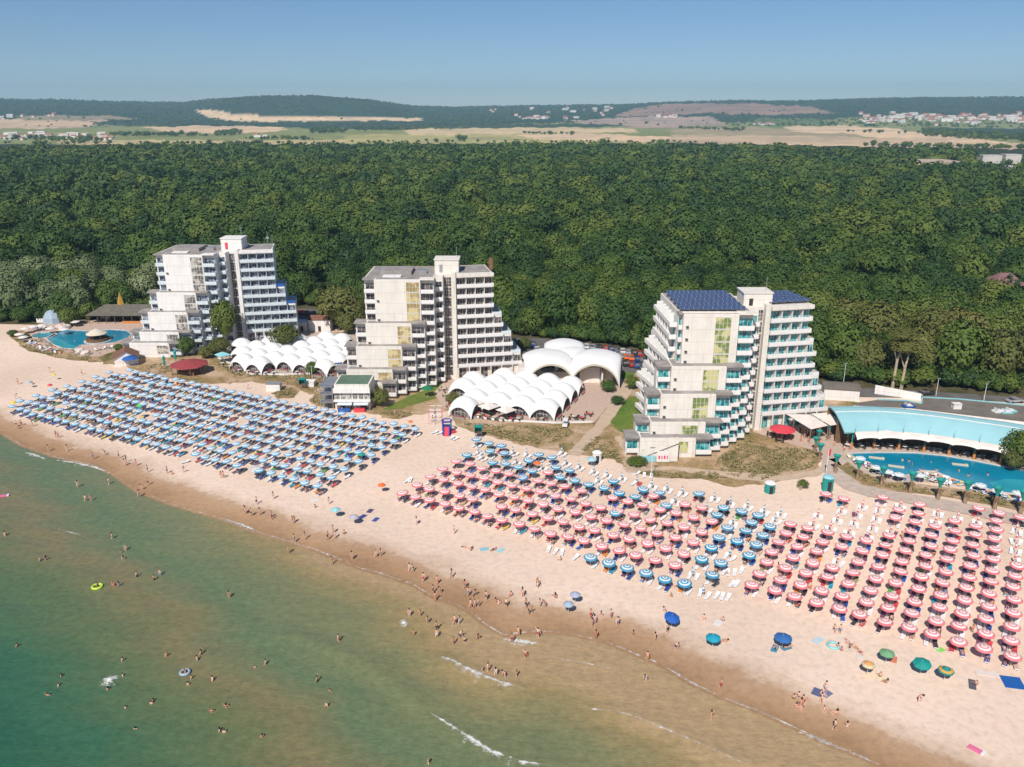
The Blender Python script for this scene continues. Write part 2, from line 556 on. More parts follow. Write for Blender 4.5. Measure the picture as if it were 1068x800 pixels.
# --- waves: foam lines (photo places), used for both crest relief and foam
FOAMS = [([(460, 687), (472, 691), (486, 699), (502, 706), (520, 713), (546, 720)], 1.0, 'broad white breaker behind the four bathers'),
         ([(448, 745), (462, 754), (476, 763), (492, 773), (512, 786), (545, 797), (570, 800)], 0.75, 'green white breaker rolling in at the bottom edge'),
         ([(524, 667), (534, 669), (545, 670), (562, 672)], 1.4, 'white foam patch round the child in the shallows'),
         ([(232, 541), (246, 546), (262, 552), (268, 555)], 0.9, 'bright foam edge at the middle left waterline'),
         ([(26, 472), (36, 475), (47, 479)], 1.0, 'short white foam streak at the far left waterline'),
         ([(58, 480), (72, 482), (88, 485), (100, 488), (116, 494)], 0.9, 'long white foam streak at the left waterline'),
         ([(275, 556), (300, 564), (331, 574), (352, 582), (374, 591)], 0.35, 'thin foam line lapping the sand below the walkers'),
         ([(833, 764), (850, 770), (866, 777), (882, 783)], 0.8, 'white foam edge at the lower right waterline'),
         ([(884, 784), (898, 789), (915, 797)], 0.5, 'foam edge at the bottom right corner of the sea'),
         ([(640, 743), (662, 749), (684, 758), (704, 766), (740, 782), (778, 799)], 0.45, 'thin white crest crossing the lower right shallows'),
         ([(61, 552), (72, 555), (84, 558)], 0.5, 'small whitecap far left out in the bay'),
         ([(688, 692), (706, 702), (722, 712), (745, 723)], 0.28, 'faint foam rim on the right waterline'),
         ([(570, 684), (590, 688), (612, 692), (640, 698)], 0.3, 'faint pale crest in the middle shallows'),
         ([(745, 724), (770, 734), (790, 741), (812, 751)], 0.3, 'thin foam rim under the sitting children'),
         ([(380, 592), (398, 598), (420, 606)], 0.25, 'thread of foam on the central waterline'),
         ([(600, 738), (622, 740), (640, 743)], 0.25, 'thread of foam trailing from the long crest')]


def crest(X, Y):
    Z = np.zeros(X.shape)
    for pts, wd, _ in FOAMS[:2] + [FOAMS[9]] + [([(300, 660), (360, 680), (400, 705), (430, 728), (448, 745)], 1.0, '')]:
        P = [G(a, b) for a, b in pts]
        for i in range(len(P) - 1):
            ax, ay, bx, by = P[i].x, P[i].y, P[i + 1].x, P[i + 1].y
            L2 = (bx - ax) ** 2 + (by - ay) ** 2
            t = np.clip(((X - ax) * (bx - ax) + (Y - ay) * (by - ay)) / L2, 0, 1)
            d2 = (X - ax - t * (bx - ax)) ** 2 + (Y - ay - t * (by - ay)) ** 2
            Z = np.maximum(Z, 0.28 * np.exp(-d2 / 1.6))
    return Z


def mat_sea():
    m, N, L, b = nt_new('sea_water')
    at = N.new('ShaderNodeAttribute'); at.attribute_name = 'shore'
    g = N.new('ShaderNodeNewGeometry')
    P = g.outputs['Position']
    mp = N.new('ShaderNodeMapping'); mp.inputs['Rotation'].default_value = (0, 0, radians(33)); mp.inputs['Scale'].default_value = (0.35, 1, 1)
    L.new(P, mp.inputs[0])
    n1 = noise(N, L, mp.outputs[0], 0.055, 4, 0.55)
    n2 = noise(N, L, mp.outputs[0], 0.35, 4, 0.6)
    d = math_(N, L, 'MULTIPLY', at.outputs['Fac'], -1.0)
    d = math_(N, L, 'ADD', d, math_(N, L, 'MULTIPLY', math_(N, L, 'SUBTRACT', n1.outputs[0], 0.5), 26.0))
    d = math_(N, L, 'ADD', d, math_(N, L, 'MULTIPLY', math_(N, L, 'SUBTRACT', n2.outputs[0], 0.5), 5.0))
    spx = N.new('ShaderNodeSeparateXYZ'); L.new(P, spx.inputs[0])
    d = math_(N, L, 'ADD', d, math_(N, L, 'MULTIPLY', math_(N, L, 'ADD', spx.outputs[0], 28.0), -0.21))
    f = math_(N, L, 'DIVIDE', d, 90.0)
    r = ramp(N, [(0.0, (0.40, 0.28, 0.155)), (0.05, (0.31, 0.235, 0.11)), (0.13, (0.20, 0.200, 0.100)), (0.26, (0.128, 0.178, 0.090)), (0.35, (0.200, 0.175, 0.088)), (0.45, (0.122, 0.158, 0.072)), (0.60, (0.048, 0.132, 0.072)),
                 (0.84, (0.003, 0.085, 0.062))])
    L.new(f, r.inputs[0])
    n5 = noise(N, L, P, 0.8, 5, 0.75)
    kk = ramp(N, [(0.3, (0.80, 0.82, 0.80)), (0.7, (1.22, 1.20, 1.18))]); L.new(n5.outputs[0], kk.inputs[0])
    mm = N.new('ShaderNodeMix'); mm.data_type = 'RGBA'; mm.blend_type = 'MULTIPLY'; mm.inputs[0].default_value = 1
    L.new(r.outputs[0], mm.inputs[6]); L.new(kk.outputs[0], mm.inputs[7])
    L.new(mm.outputs[2], b.inputs['Base Color'])
    b.inputs['Roughness'].default_value = 0.22
    b.inputs['Specular IOR Level'].default_value = 0.22
    rp = N.new('ShaderNodeMapping'); rp.inputs['Rotation'].default_value = (0, 0, radians(33)); rp.inputs['Scale'].default_value = (0.5, 1, 1)
    L.new(P, rp.inputs[0])
    w1 = noise(N, L, rp.outputs[0], 1.6, 4, 0.6)
    w2 = noise(N, L, rp.outputs[0], 0.3, 3, 0.5)
    h = math_(N, L, 'ADD', math_(N, L, 'MULTIPLY', w1.outputs[0], 0.35), w2.outputs[0])
    bp = N.new('ShaderNodeBump'); bp.inputs['Strength'].default_value = 0.7; bp.inputs['Distance'].default_value = 0.4
    L.new(h, bp.inputs['Height']); L.new(bp.outputs[0], b.inputs['Normal'])
    return m


gx = np.arange(-330, 120, 1.0); gy = np.arange(8, 330, 1.0)
X, Y = np.meshgrid(gx, gy)
S = shore(X, Y)
Zs = -0.02 + 0.04 * np.sin(0.9 * (X * 0.53 + Y * 0.85) + np.sin(X * 0.11)) * np.clip(-S / 15, 0, 1) + crest(X, Y)
Zs = np.where(S > 1.5, -0.6, Zs)
sea = grid_mesh('sea_water', X, Y, Zs, mat_sea(), {'shore': ('FLOAT', S)})
setp(sea, 'green to olive shallow sea with sandbars showing through', 'sea', kind='structure')

# --- foam strips
mf, N, L, b = nt_new('sea_foam')
g_ = N.new('ShaderNodeNewGeometry')
fn = noise(N, L, g_.outputs['Position'], 0.9, 6, 0.8)
at = N.new('ShaderNodeAttribute'); at.attribute_name = 'edge'
al = math_(N, L, 'ADD', math_(N, L, 'MULTIPLY', math_(N, L, 'SUBTRACT', fn.outputs[0], 0.5), 3.2), at.outputs['Fac'])
mr = N.new('ShaderNodeMapRange'); mr.inputs[1].default_value = 0.40; mr.inputs[2].default_value = 1.02
L.new(al, mr.inputs[0])
L.new(mr.outputs[0], b.inputs['Alpha'])
b.inputs['Base Color'].default_value = (0.78, 0.77, 0.74, 1)
b.inputs['Roughness'].default_value = 0.7
LACE = [(SHORE_PX[i:i + 6], 0.32, 'lacy foam rim on the wet sand, ' + nth(i // 5 + 1) + ' stretch from the left') for i in range(0, len(SHORE_PX) - 2, 5)]
for k, (pts, wd, lab) in enumerate(FOAMS + LACE):
    P = [G(a, b_) for a, b_ in pts]
    Q = []
    for i in range(len(P) - 1):
        for t in np.linspace(0, 1, 9)[:-1]:
            Q.append(P[i].lerp(P[i + 1], t))
    Q.append(P[-1])
    n = len(Q)
    offs = [-0.7, -0.4, -0.1, 0.2, 0.9, 1.9] if wd > 0.6 else [-.7, -0.35, 0, 0.35, .7]
    ed = [0, 0.7, 0.95, 0.55, 0.22, 0.0] if wd > 0.6 else [0, 0.45, 0.72, 0.45, 0]
    XX = np.zeros((n, len(offs))); YY = XX.copy(); ZZ = XX.copy(); EE = XX.copy()
    for i in range(n):
        t = (Q[min(i + 1, n - 1)] - Q[max(i - 1, 0)]).normalized()
        nn = Vector((t.y, -t.x, 0))       # seaward side
        tap = sin(pi * (i + 0.6) / (n + 0.2)) ** 0.5
        wob = 1 + 0.5 * sin(i * 1.7 + k) * 0.5
        for j, o_ in enumerate(offs):
            q = Q[i] + nn * (o_ * wd * tap * wob)
            XX[i, j], YY[i, j] = q.x, q.y
            EE[i, j] = ed[j] * (0.55 + 0.45 * tap)
    ZZ = crest(XX, YY) + 0.04
    fo = grid_mesh('wave_foam', XX, YY, ZZ, mf, {'edge': ('FLOAT', EE)})
    setp(fo, lab, 'foam', kind='stuff')

# --- the far land: one sheet to the horizon
SKYL = [(-400, 108), (0, 105), (60, 105), (150, 107), (190, 108), (220, 104), (255, 101), (330, 101), (385, 105), (430, 111), (470, 112), (560, 111), (640, 109.5), (700, 107), (760, 106), (830, 106), (900, 104), (960, 103), (1068, 102.5), (1500, 103)]
sx_ = np.array([p[0] for p in SKYL]); sy_ = np.array([p[1] for p in SKYL])


def sm(t):
    t = np.clip(t, 0, 1)
    return t * t * (3 - 2 * t)


def land_h(x, y):
    R = np.hypot(x, y)
    px = 534 + FOC * x / np.maximum(y, 1) / cos(PITCH)
    px = 534 + (px - 534) * 1.0
    ys = np.interp(px, sx_, sy_)
    el = (111.3 - ys) / FOC / (1 / 0.9)     # small angles near the horizon
    top = CAMH + 6600 * el
    near = np.exp(-((px - 318) / 95.0) ** 4)          # the wooded hill on the left stands nearer
    top_n = CAMH + 5200 * el
    base = top * sm((R - 3600) / 3000) * (1 - near) + near * top_n * sm((R - 4300) / 900)
    bump = 9 * np.sin(x / 410 + 1) * np.sin(R / 530) * sm((R - 3800) / 2500)
    drop = 1 - 0.25 * sm((R - 9000) / 5000)
    return (base + bump) * drop


az = np.radians(np.linspace(-46, 46, 760))
rr = np.geomspace(30, 10300, 400)
A, R = np.meshgrid(az, rr)
X = R * np.sin(A); Y = R * np.cos(A)
Z = land_h(X, Y)
S = shore(np.where(R < 600, X, 0), np.where(R < 600, Y, 2000))
Z = np.where((R < 600) & (Y < 262), -4.0, Z - 0.05)
dax = Y * cos(PITCH) + (CAMH - Z) * sin(PITCH)
PXX = 534 + FOC * X / dax
PYY = 400 - FOC * ((Z - CAMH) * cos(PITCH) + Y * sin(PITCH)) / dax
C = np.zeros(X.shape + (4,)); C[..., 3] = 1
C[..., :3] = (0.035, 0.050, 0.018)
LAND = [  # polygons (photo survey of land use), colour
    ([(-200, 122), (1300, 118), (1300, 156), (700, 150), (-200, 151)], (0.24, 0.26, 0.10)),
    ([(-200, 100), (1300, 100), (1300, 119), (900, 122), (800, 128), (700, 126), (560, 128), (400, 136), (360, 134), (180, 132), (-200, 126)], (0.030, 0.060, 0.032)),
    ([(-200, 124), (110, 125), (118, 130), (60, 134), (-200, 134)], (0.62, 0.44, 0.29)),
    ([(20, 120), (120, 121), (150, 124), (70, 126), (20, 125)], (0.30, 0.24, 0.15)),
    ([(202, 115), (222, 114), (245, 119), (300, 121), (440, 123), (440, 127), (330, 127), (245, 127), (215, 122)], (0.74, 0.54, 0.34)),
    ([(150, 133), (210, 131), (290, 132), (300, 136), (240, 140), (170, 137)], (0.70, 0.50, 0.32)),
    ([(60, 146), (360, 146), (360, 150), (60, 151)], (0.52, 0.42, 0.22)),
    ([(360, 141), (520, 138), (700, 144), (700, 150), (360, 150)], (0.42, 0.38, 0.17)),
    ([(420, 135), (560, 133), (662, 134), (665, 138), (540, 140), (430, 141)], (0.64, 0.49, 0.29)),
    ([(535, 141), (610, 139), (700, 143), (830, 146), (1100, 150), (1100, 156), (860, 152), (700, 149), (560, 145)], (0.68, 0.49, 0.32)),
    ([(590, 126), (680, 121), (742, 122), (760, 131), (690, 134), (640, 132)], (0.42, 0.31, 0.25)),
    ([(660, 113), (700, 108), (790, 108), (850, 112), (870, 118), (800, 120), (740, 118), (690, 120), (640, 122)], (0.32, 0.21, 0.16)),
    ([(790, 123), (855, 124), (862, 130), (830, 133), (780, 131)], (0.14, 0.19, 0.07)),
    ([(700, 134), (790, 133), (880, 138), (930, 142), (840, 143), (700, 139)], (0.38, 0.31, 0.19)),
    ([(816, 132), (880, 131), (930, 134), (1000, 143), (1068, 150), (1068, 153), (960, 149), (880, 139), (830, 138)], (0.72, 0.52, 0.34)),
    ([(700, 140), (900, 143), (1100, 152), (1100, 156), (700, 148)], (0.54, 0.40, 0.27)),
    ([(960, 133), (1100, 134), (1100, 147), (1040, 144), (990, 139)], (0.035, 0.065, 0.03)),
    ([(95, 127), (210, 128), (245, 128), (150, 131), (100, 131)], (0.040, 0.065, 0.03)),
    ([(320, 126), (440, 126), (480, 133), (340, 134)], (0.035, 0.062, 0.03)),
    ([(480, 130), (620, 129), (660, 132), (560, 133), (480, 134)], (0.05, 0.075, 0.035)),
]
far = R > 900
for poly, col in LAND:
    k = far & inpoly_np(PXX + 2.0 * np.sin(PYY * 3.1 + PXX * .11), PYY + 0.5 * np.sin(PXX * 0.13) + 0.3 * np.sin(PXX * 0.41), poly)
    C[k, :3] = col
m, N, L, b = nt_new('countryside')
at = N.new('ShaderNodeAttribute'); at.attribute_name = 'landuse'
g_ = N.new('ShaderNodeNewGeometry')
n1 = noise(N, L, g_.outputs['Position'], 0.004, 8, 0.7)
n2 = noise(N, L, g_.outputs['Position'], 0.03, 5, 0.7)
k1 = ramp(N, [(0.3, (0.62, 0.68, 0.72)), (0.5, (1, 1, 1)), (0.72, (1.35, 1.25, 1.15))])
L.new(n1.outputs[0], k1.inputs[0])
k2 = ramp(N, [(0.35, (0.75, 0.78, 0.78)), (0.6, (1.12, 1.1, 1.05))])
L.new(n2.outputs[0], k2.inputs[0])
o1 = N.new('ShaderNodeMix'); o1.data_type = 'RGBA'; o1.blend_type = 'MULTIPLY'; o1.inputs[0].default_value = 1
o2 = N.new('ShaderNodeMix'); o2.data_type = 'RGBA'; o2.blend_type = 'MULTIPLY'; o2.inputs[0].default_value = 1
L.new(at.outputs['Color'], o1.inputs[6]); L.new(k1.outputs[0], o1.inputs[7])
L.new(o1.outputs[2], o2.inputs[6]); L.new(k2.outputs[0], o2.inputs[7])
L.new(o2.outputs[2], b.inputs['Base Color'])
b.inputs['Roughness'].default_value = 0.95
b.inputs['Specular IOR Level'].default_value = 0.1
ground = grid_mesh('ground', X, Y, Z, m, {'landuse': ('FLOAT_COLOR', C)})
setp(ground, 'countryside of fields, woods and low hills running to the horizon', 'terrain', kind='structure')

# --- ground sheets near the hotels
m_scrub = mat_ground('dune_scrub', (0.50, 0.35, 0.20), (0.30, 0.22, 0.10), (0.11, 0.11, 0.035), 0.16, 1.1)
m_drygrass = mat_ground('dry_grass', (0.58, 0.42, 0.29), (0.40, 0.27, 0.14), (0.19, 0.165, 0.06), 0.10, 1.0)
m_lawn = mat_ground('lawn_grass', (0.20, 0.21, 0.05), (0.13, 0.20, 0.035), (0.08, 0.17, 0.025), 0.12, 1.2)
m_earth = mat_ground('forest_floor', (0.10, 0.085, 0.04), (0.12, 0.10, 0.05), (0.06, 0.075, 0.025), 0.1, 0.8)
m_path = M('sandy_path_mat', (0.52, 0.39, 0.28), 0.95, 0.12, 0.6)


def sheet(name, pxs, z, mat, label, kind='structure', jit=0.0, cat=None, sub=6):
    P = [G(a, b_) for a, b_ in pxs]
    Q = []
    n = len(P)
    for i in range(n):
        for t in range(sub if jit else 1):
            q = P[i].lerp(P[(i + 1) % n], t / (sub if jit else 1))
            if jit:
                q = q + Vector((random.uniform(-jit, jit), random.uniform(-jit, jit), 0))
            Q.append((q.x, q.y, 0))
    mb = MB()
    mb.add([(q[0], q[1], z) for q in Q], [tuple(range(len(Q)))])
    o = mb.build(name, mat)
    bm = bmesh.new(); bm.from_mesh(o.data)
    bmesh.ops.triangulate(bm, faces=bm.faces)
    for f in bm.faces:
        if f.normal.z < 0: f.normal_flip()
    bm.to_mesh(o.data); bm.free()
    return setp(o, label, cat, kind=kind)


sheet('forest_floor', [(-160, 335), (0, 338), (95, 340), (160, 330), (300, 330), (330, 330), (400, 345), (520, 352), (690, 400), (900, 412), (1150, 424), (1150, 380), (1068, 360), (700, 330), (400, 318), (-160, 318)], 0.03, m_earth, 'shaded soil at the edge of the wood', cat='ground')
sheet('hotel_grounds', [(150, 352), (330, 345), (400, 350), (530, 360), (700, 390), (900, 420), (880, 470), (855, 480), (855, 492), (800, 505), (760, 508), (730, 498), (690, 492), (655, 489), (640, 480), (600, 474),
                        (575, 470), (545, 464), (520, 458), (478, 446), (468, 428), (440, 432), (400, 432), (385, 432), (345, 416), (300, 405), (262, 398), (235, 400), (205, 400), (160, 392), (135, 384), (118, 376), (92, 378), (100, 366)],
      0.045, m_drygrass, 'dry tan grass and bare earth around the hotels', jit=0.5, cat='ground')
sheet('dune_scrub', [(8, 350), (22, 344), (40, 350), (60, 362), (92, 368), (96, 378), (60, 374), (30, 366)], 0.055, m_scrub, 'dark dune scrub along the beach below the left pool', jit=0.7, cat='scrub')
sheet('dune_scrub', [(98, 366), (128, 360), (120, 380), (108, 380)], 0.06, m_scrub, 'scrub patch left of the small white beach house', jit=0.5, cat='scrub')
sheet('dune_scrub', [(225, 378), (245, 392), (300, 399), (345, 400), (352, 388), (300, 388), (250, 384)], 0.06, m_scrub, 'strip of scrub in front of the left shell restaurant', jit=0.6, cat='scrub')
sheet('dune_scrub', [(283, 410), (300, 403), (312, 408), (306, 415), (290, 416)], 0.06, m_scrub, 'tuft of scrub beside the white changing box', jit=0.5, cat='scrub')
sheet('dune_scrub', [(312, 406), (330, 399), (336, 401), (322, 412)], 0.06, m_scrub, 'small scrub wedge left of the restaurant annex', jit=0.4, cat='scrub')
sheet('dune_scrub', [(322, 418), (345, 402), (340, 424), (330, 424)], 0.062, m_scrub, 'scrub against the steel stair of the annex', jit=0.4, cat='scrub')
sheet('dune_scrub', [(395, 431), (420, 429), (432, 433), (415, 437), (400, 436)], 0.062, m_scrub, 'low scrub on the sand before the middle hotel', jit=0.4, cat='scrub')
sheet('lawn', [(398, 428), (412, 420), (440, 408), (460, 398), (466, 402), (460, 414), (440, 420), (420, 426)], 0.07, m_lawn, 'green lawn beside the middle hotel', jit=0.3, cat='lawn')
sheet('dune_scrub', [(500, 446), (560, 442), (592, 446), (600, 452), (570, 462), (545, 460), (520, 456)], 0.062, m_scrub, 'olive scrub on the dune before the right shell restaurant', jit=0.7, cat='scrub')
sheet('dune_scrub', [(580, 464), (598, 461), (604, 468), (590, 472)], 0.066, m_scrub, 'small scrub patch at the foot of the sandy path', jit=0.4, cat='scrub')
sheet('lawn', [(655, 414), (668, 412), (690, 428), (680, 446), (668, 456), (645, 450), (636, 440)], 0.075, m_lawn, 'bright green lawn left of the right hotel', jit=0.3, cat='lawn')
sheet('lawn', [(646, 385), (662, 388), (661, 392), (648, 398)], 0.075, m_lawn, 'small green lawn behind the great arches', jit=0.2, cat='lawn')
sheet('lawn', [(622, 426), (628, 415), (640, 416), (634, 427)], 0.075, m_lawn, 'little lawn square by the restaurant steps', jit=0.2, cat='lawn')
sheet('dune_scrub', [(660, 492), (700, 490), (745, 493), (760, 500), (700, 499), (670, 496)], 0.066, m_scrub, 'thin grass strip on the beach before the right hotel', jit=0.4, cat='scrub')
sheet('dune_scrub', [(770, 460), (810, 468), (850, 470), (852, 486), (820, 492), (790, 500), (760, 494), (752, 478)], 0.066, m_scrub, 'brown scrub right of the right hotel', jit=0.8, cat='scrub')
sheet('sandy_path', [(652, 398), (664, 402), (650, 420), (636, 442), (616, 462), (604, 476), (590, 474), (602, 462), (622, 442), (636, 420)], 0.085, m_path, 'sandy path between the arches and the right hotel', jit=0.3, cat='path')
sheet('sandy_path', [(650, 489), (700, 487), (760, 492), (820, 496), (850, 490), (870, 480), (872, 486), (852, 497), (800, 503), (740, 497), (700, 490), (655, 493)], 0.088, m_path, 'sandy track in front of the right hotel', jit=0.3, cat='path')
sheet('sandy_path', [(640, 455), (650, 470), (655, 488), (664, 488), (656, 468), (648, 455)], 0.087, m_path, 'bare track up the slope beside the right hotel', jit=0.3, cat='path')
sheet('car_park', [(515, 356), (545, 352), (600, 356), (672, 368), (668, 390), (640, 386), (560, 376), (520, 368)], 0.08, m_asph, 'asphalt car park behind the great arches', cat='car park')
sheet('car_park', [(285, 322), (330, 322), (372, 332), (372, 342), (330, 340), (290, 334)], 0.08, m_asph, 'asphalt parking strip beside the left hotel', cat='car park')
sheet('car_park', [(880, 404), (960, 408), (1120, 418), (1120, 424), (1000, 416), (880, 414)], 0.08, m_asph, 'service road along the wood behind the pool bar', cat='road')
sheet('terrace', [(462, 424), (452, 410), (466, 396), (500, 385), (560, 378), (650, 396), (650, 402), (632, 426), (620, 441), (580, 442), (520, 439), (478, 431)], 0.09, m_terr, 'paved walk round the right shell restaurant', cat='terrace')
sheet('terrace', [(228, 372), (262, 391), (300, 392), (346, 388), (372, 372), (372, 350), (300, 342), (240, 352)], 0.09, m_deck, 'paved floor under the left shell restaurant', cat='terrace')
sheet('terrace', [(785, 448), (870, 440), (905, 456), (890, 470), (872, 474), (868, 488), (858, 488), (856, 472), (826, 464), (786, 451)], 0.09, m_terr, 'pinkish paved terrace beside the right hotel', cat='terrace')
sheet('terrace', [(18, 352), (40, 338), (90, 333), (160, 338), (160, 352), (130, 362), (104, 372), (84, 372), (50, 362)], 0.072, m_terr, 'pink paved deck around the left pool', cat='terrace')
# ================================================================== HOTELS
WIN = {}


def win(root, w, h, nx, ny, glass, x, y, z, rz=0.0, fr=None, name='window'):
    """a framed window standing on a wall plane that faces local -Y; x,y,z = middle of its foot"""
    fr = fr or m_frame
    key = (round(w, 2), round(h, 2), nx, ny, glass.name, fr.name)
    if key not in WIN:
        f = MB(); t = 0.07
        f.box(-w / 2, w / 2, -0.09, 0, 0, t); f.box(-w / 2, w / 2, -0.09, 0, h - t, h)
        for i in range(nx + 1):
            xx = -w / 2 + t / 2 + (w - t) * i / nx
            f.box(xx - t / 2, xx + t / 2, -0.088, -0.002, t, h - t)
        for j in range(1, ny):
            zz = h * j / ny
            f.box(-w / 2 + t, w / 2 - t, -0.086, -0.004, zz - 0.03, zz + 0.03)
        p = MB().box(-w / 2 + 0.03, w / 2 - 0.03, -0.045, -0.01, 0.03, h - 0.03)
        WIN[key] = (f.mesh('window', fr), p.mesh('pane', glass))
    a, b_ = WIN[key]
    o = obj_from(name, a, root, (x, y, z), rz)
    obj_from('pane', b_, o, (0, 0, 0))
    return o


def balcony(root, x0, x1, d, z, ox, oy, rz, mat, fins=0, h=0.95):
    """slab and solid parapet in front of a wall facing local -Y"""
    b_ = MB()
    b_.box(x0, x1, -d, -0.01, -0.16, 0.0)
    b_.box(x0, x1, -d - 0.05, -d + 0.05, 0.01, h)
    b_.box(x0, x0 + 0.08, -d + 0.06, -0.01, 0.01, h)
    b_.box(x1 - 0.08, x1, -d + 0.06, -0.01, 0.01, h)
    if fins:
        for i in range(1, fins):
            xx = x0 + (x1 - x0) * i / fins
            b_.box(xx - 0.05, xx + 0.05, -d + 0.06, -0.01, 0.01, 2.5)
    return b_.build('balcony', mat, root, (ox, oy, z), rz)


FH = 2.9


def hotel(px, py, style, label):
    P = G(px, py, 30.8)
    root = thing('terraced_hotel', (P.x, P.y, 0), label, 'hotel', 'terraced beach hotels')
    S_ = style
    wallm = S_['wall']; gl = S_['glass']
    KT = [1, 2, 4, 6, 10, 10, 10]
    US = []
    for j in range(7):
        if j <= 4: X0 = -(4 - j) * 2.5; Y0 = -(4 - j) * 2.45
        else: X0 = (j - 4) * 2.2; Y0 = (j - 4) * 3.5
        top = 1.0 + KT[j] * FH + 0.8 + (0.0 if j == 4 else -0.04 * j if j > 4 else 0)
        US.append((X0, Y0, top))
        ext = S_['back'] + j * 0.013
        back = 19.5 + j * 0.011
        if S_['longleft'] and j == 4:
            poly = [(X0, Y0), (X0 + 12.5, Y0), (X0 + 12.5, Y0 + 1.2), (X0 + 16, Y0 + 1.2), (X0 + 16, 22), (X0 - 1.5, 22), (X0 - 0.8, Y0 + 2.0), (X0, Y0 + 2.0)]
        elif j < 4:
            bk = Y0 + 6.5
            poly = [(X0, Y0), (X0 + 12.5, Y0), (X0 + 12.5, Y0 + 1.2), (X0 + 16, Y0 + 1.2), (X0 + 16, bk), (X0, bk), (X0, Y0 + 5), (X0 - 3, Y0 + 5), (X0 - 3, Y0 + 2.0), (X0, Y0 + 2.0)]
        elif j == 4:
            poly = [(X0, Y0), (X0 + 12.5, Y0), (X0 + 12.5, Y0 + 1.2), (X0 + 16, Y0 + 1.2), (X0 + 16, back), (X0 - 3, back), (X0 - 3, Y0 + 2.0), (X0, Y0 + 2.0)]
        else:
            poly = [(X0 + 6, Y0 + 1.2), (X0 + 16, Y0 + 1.2), (X0 + 16, back), (X0 + 6, back)]
        MB().prism(poly, -0.3, top).build('wall', wallm, root)
        # roof felt inset behind the parapet
        cx = sum(p[0] for p in poly) / len(poly); cy = sum(p[1] for p in poly) / len(poly)
        rp = [(p[0] + (0.35 if p[0] < cx else -0.35), p[1] + (0.35 if p[1] < cy else -0.35)) for p in poly]
        if j <= 4:
            rp = rp if j == 4 else [(X0 + .35, Y0 + .35), (X0 + 12.2, Y0 + .35), (X0 + 15.6, Y0 + 1.5), (X0 + 15.6, Y0 + 6), (X0 + .35, Y0 + 6)]
            rf = MB().prism(rp, top - 0.2, top + 0.012 + j * 0.003).build('roof', S_['roofm'], root)
            # cornice slabs over the two bays
            MB().box(X0 + 12.4, X0 + 16.3, Y0 - 0.35, Y0 + 2.3, top - 0.15, top + 0.22).build('bay_roof', m_roofgrey if j < 4 else wallm, root)
            MB().box(X0 - (1.0 if S_['longleft'] and j == 4 else 3.3), X0 - 0.05, Y0 + 0.7, Y0 + (5.2 if j < 4 else 3.0), top - 0.35, top + 0.06).build('bay_roof', m_roofgrey, root)
    nwin = 0
    # --- blank gable with its strip of curtained windows
    for j in range(5):
        X0, Y0, top = US[j]
        k0 = KT[j - 1] if j else 0
        for k in range(k0, KT[j]):
            z = 1.0 + k * FH
            if k == k0 and j > 0: z += 0.5
            hh = 2.68 if not (k == k0 and j > 0) else 2.2
            win(root, 3.6, hh, 4, 2, S_['curt'], X0 + S_['cx'], Y0 - 0.01, z + 0.25, name='stair_window')
            nwin += 1
            if k % 2 == 0 or S_['longleft']:
                a = MB().box(-0.32, 0.32, -0.35, 0, 0, 0.5); a.box(-0.25, 0.25, -0.36, -0.352, 0.06, 0.44, 1)
                a.build('air_conditioner', [m_metalgrey, m_dark], root, (X0 + 0.9, Y0 - 0.005, z + 0.5))
        # --- left bay
        nar = S_['longleft'] and j == 4
        for k in range(k0, KT[j]):
            z = 1.0 + k * FH
            win(root, 0.7 if nar else 2.4, 2.2, 1 if nar else 2, 1, gl, X0 - (0.42 if nar else 1.45), Y0 + 1.99, z + 0.1)
            balcony(root, -0.9 if nar else -2.9, -0.05, 1.25, z, X0, Y0 + 2.0, 0, S_['balc'])
    # --- right bays, unit by unit
    for j in range(6):
        X0, Y0, top = US[j]
        for k in range(KT[j]):
            z = 1.0 + k * FH
            hidden = j > 0 and k < KT[j - 1]
            if hidden:
                dxp = X0 - US[j - 1][0]
                xa = X0 + 16.0 - dxp + 0.06
                win(root, 1.9 if dxp > 2.3 else 1.7, 2.15, 2, 1, gl, (xa + X0 + 16) / 2, Y0 + 1.19, z + 0.08)
                balcony(root, xa, X0 + 16.1, 1.35, z, 0, Y0 + 1.2, 0, S_['balc'])
            else:
                win(root, 3.1, 2.35, 3, 1, gl, X0 + 14.3, Y0 + 1.19, z + 0.08)
                balcony(root, X0 + 12.62, X0 + 16.1, 1.35, z, 0, Y0 + 1.2, 0, S_['balc'])
    # --- stair tower glazing and pillar
    X0, Y0, top = US[6]
    for k in range(10):
        win(root, 2.0, 2.7, 3, 3, m_glassdark, X0 + 14.9, Y0 + 1.19, 1.05 + k * FH, name='stair_window')
    px0 = X0 + 16.0
    MB().box(px0 + 0.05, px0 + 1.25, Y0 - 0.3, Y0 + 12, -0.3, 31.3).build('pillar', wallm, root)
    # --- right wing
    A = radians(S_.get('ang', 12))
    ox, oy = px0 + 1.3, Y0 + 1.0
    ca, sa = cos(A), sin(A)
    W_ = S_['widths']
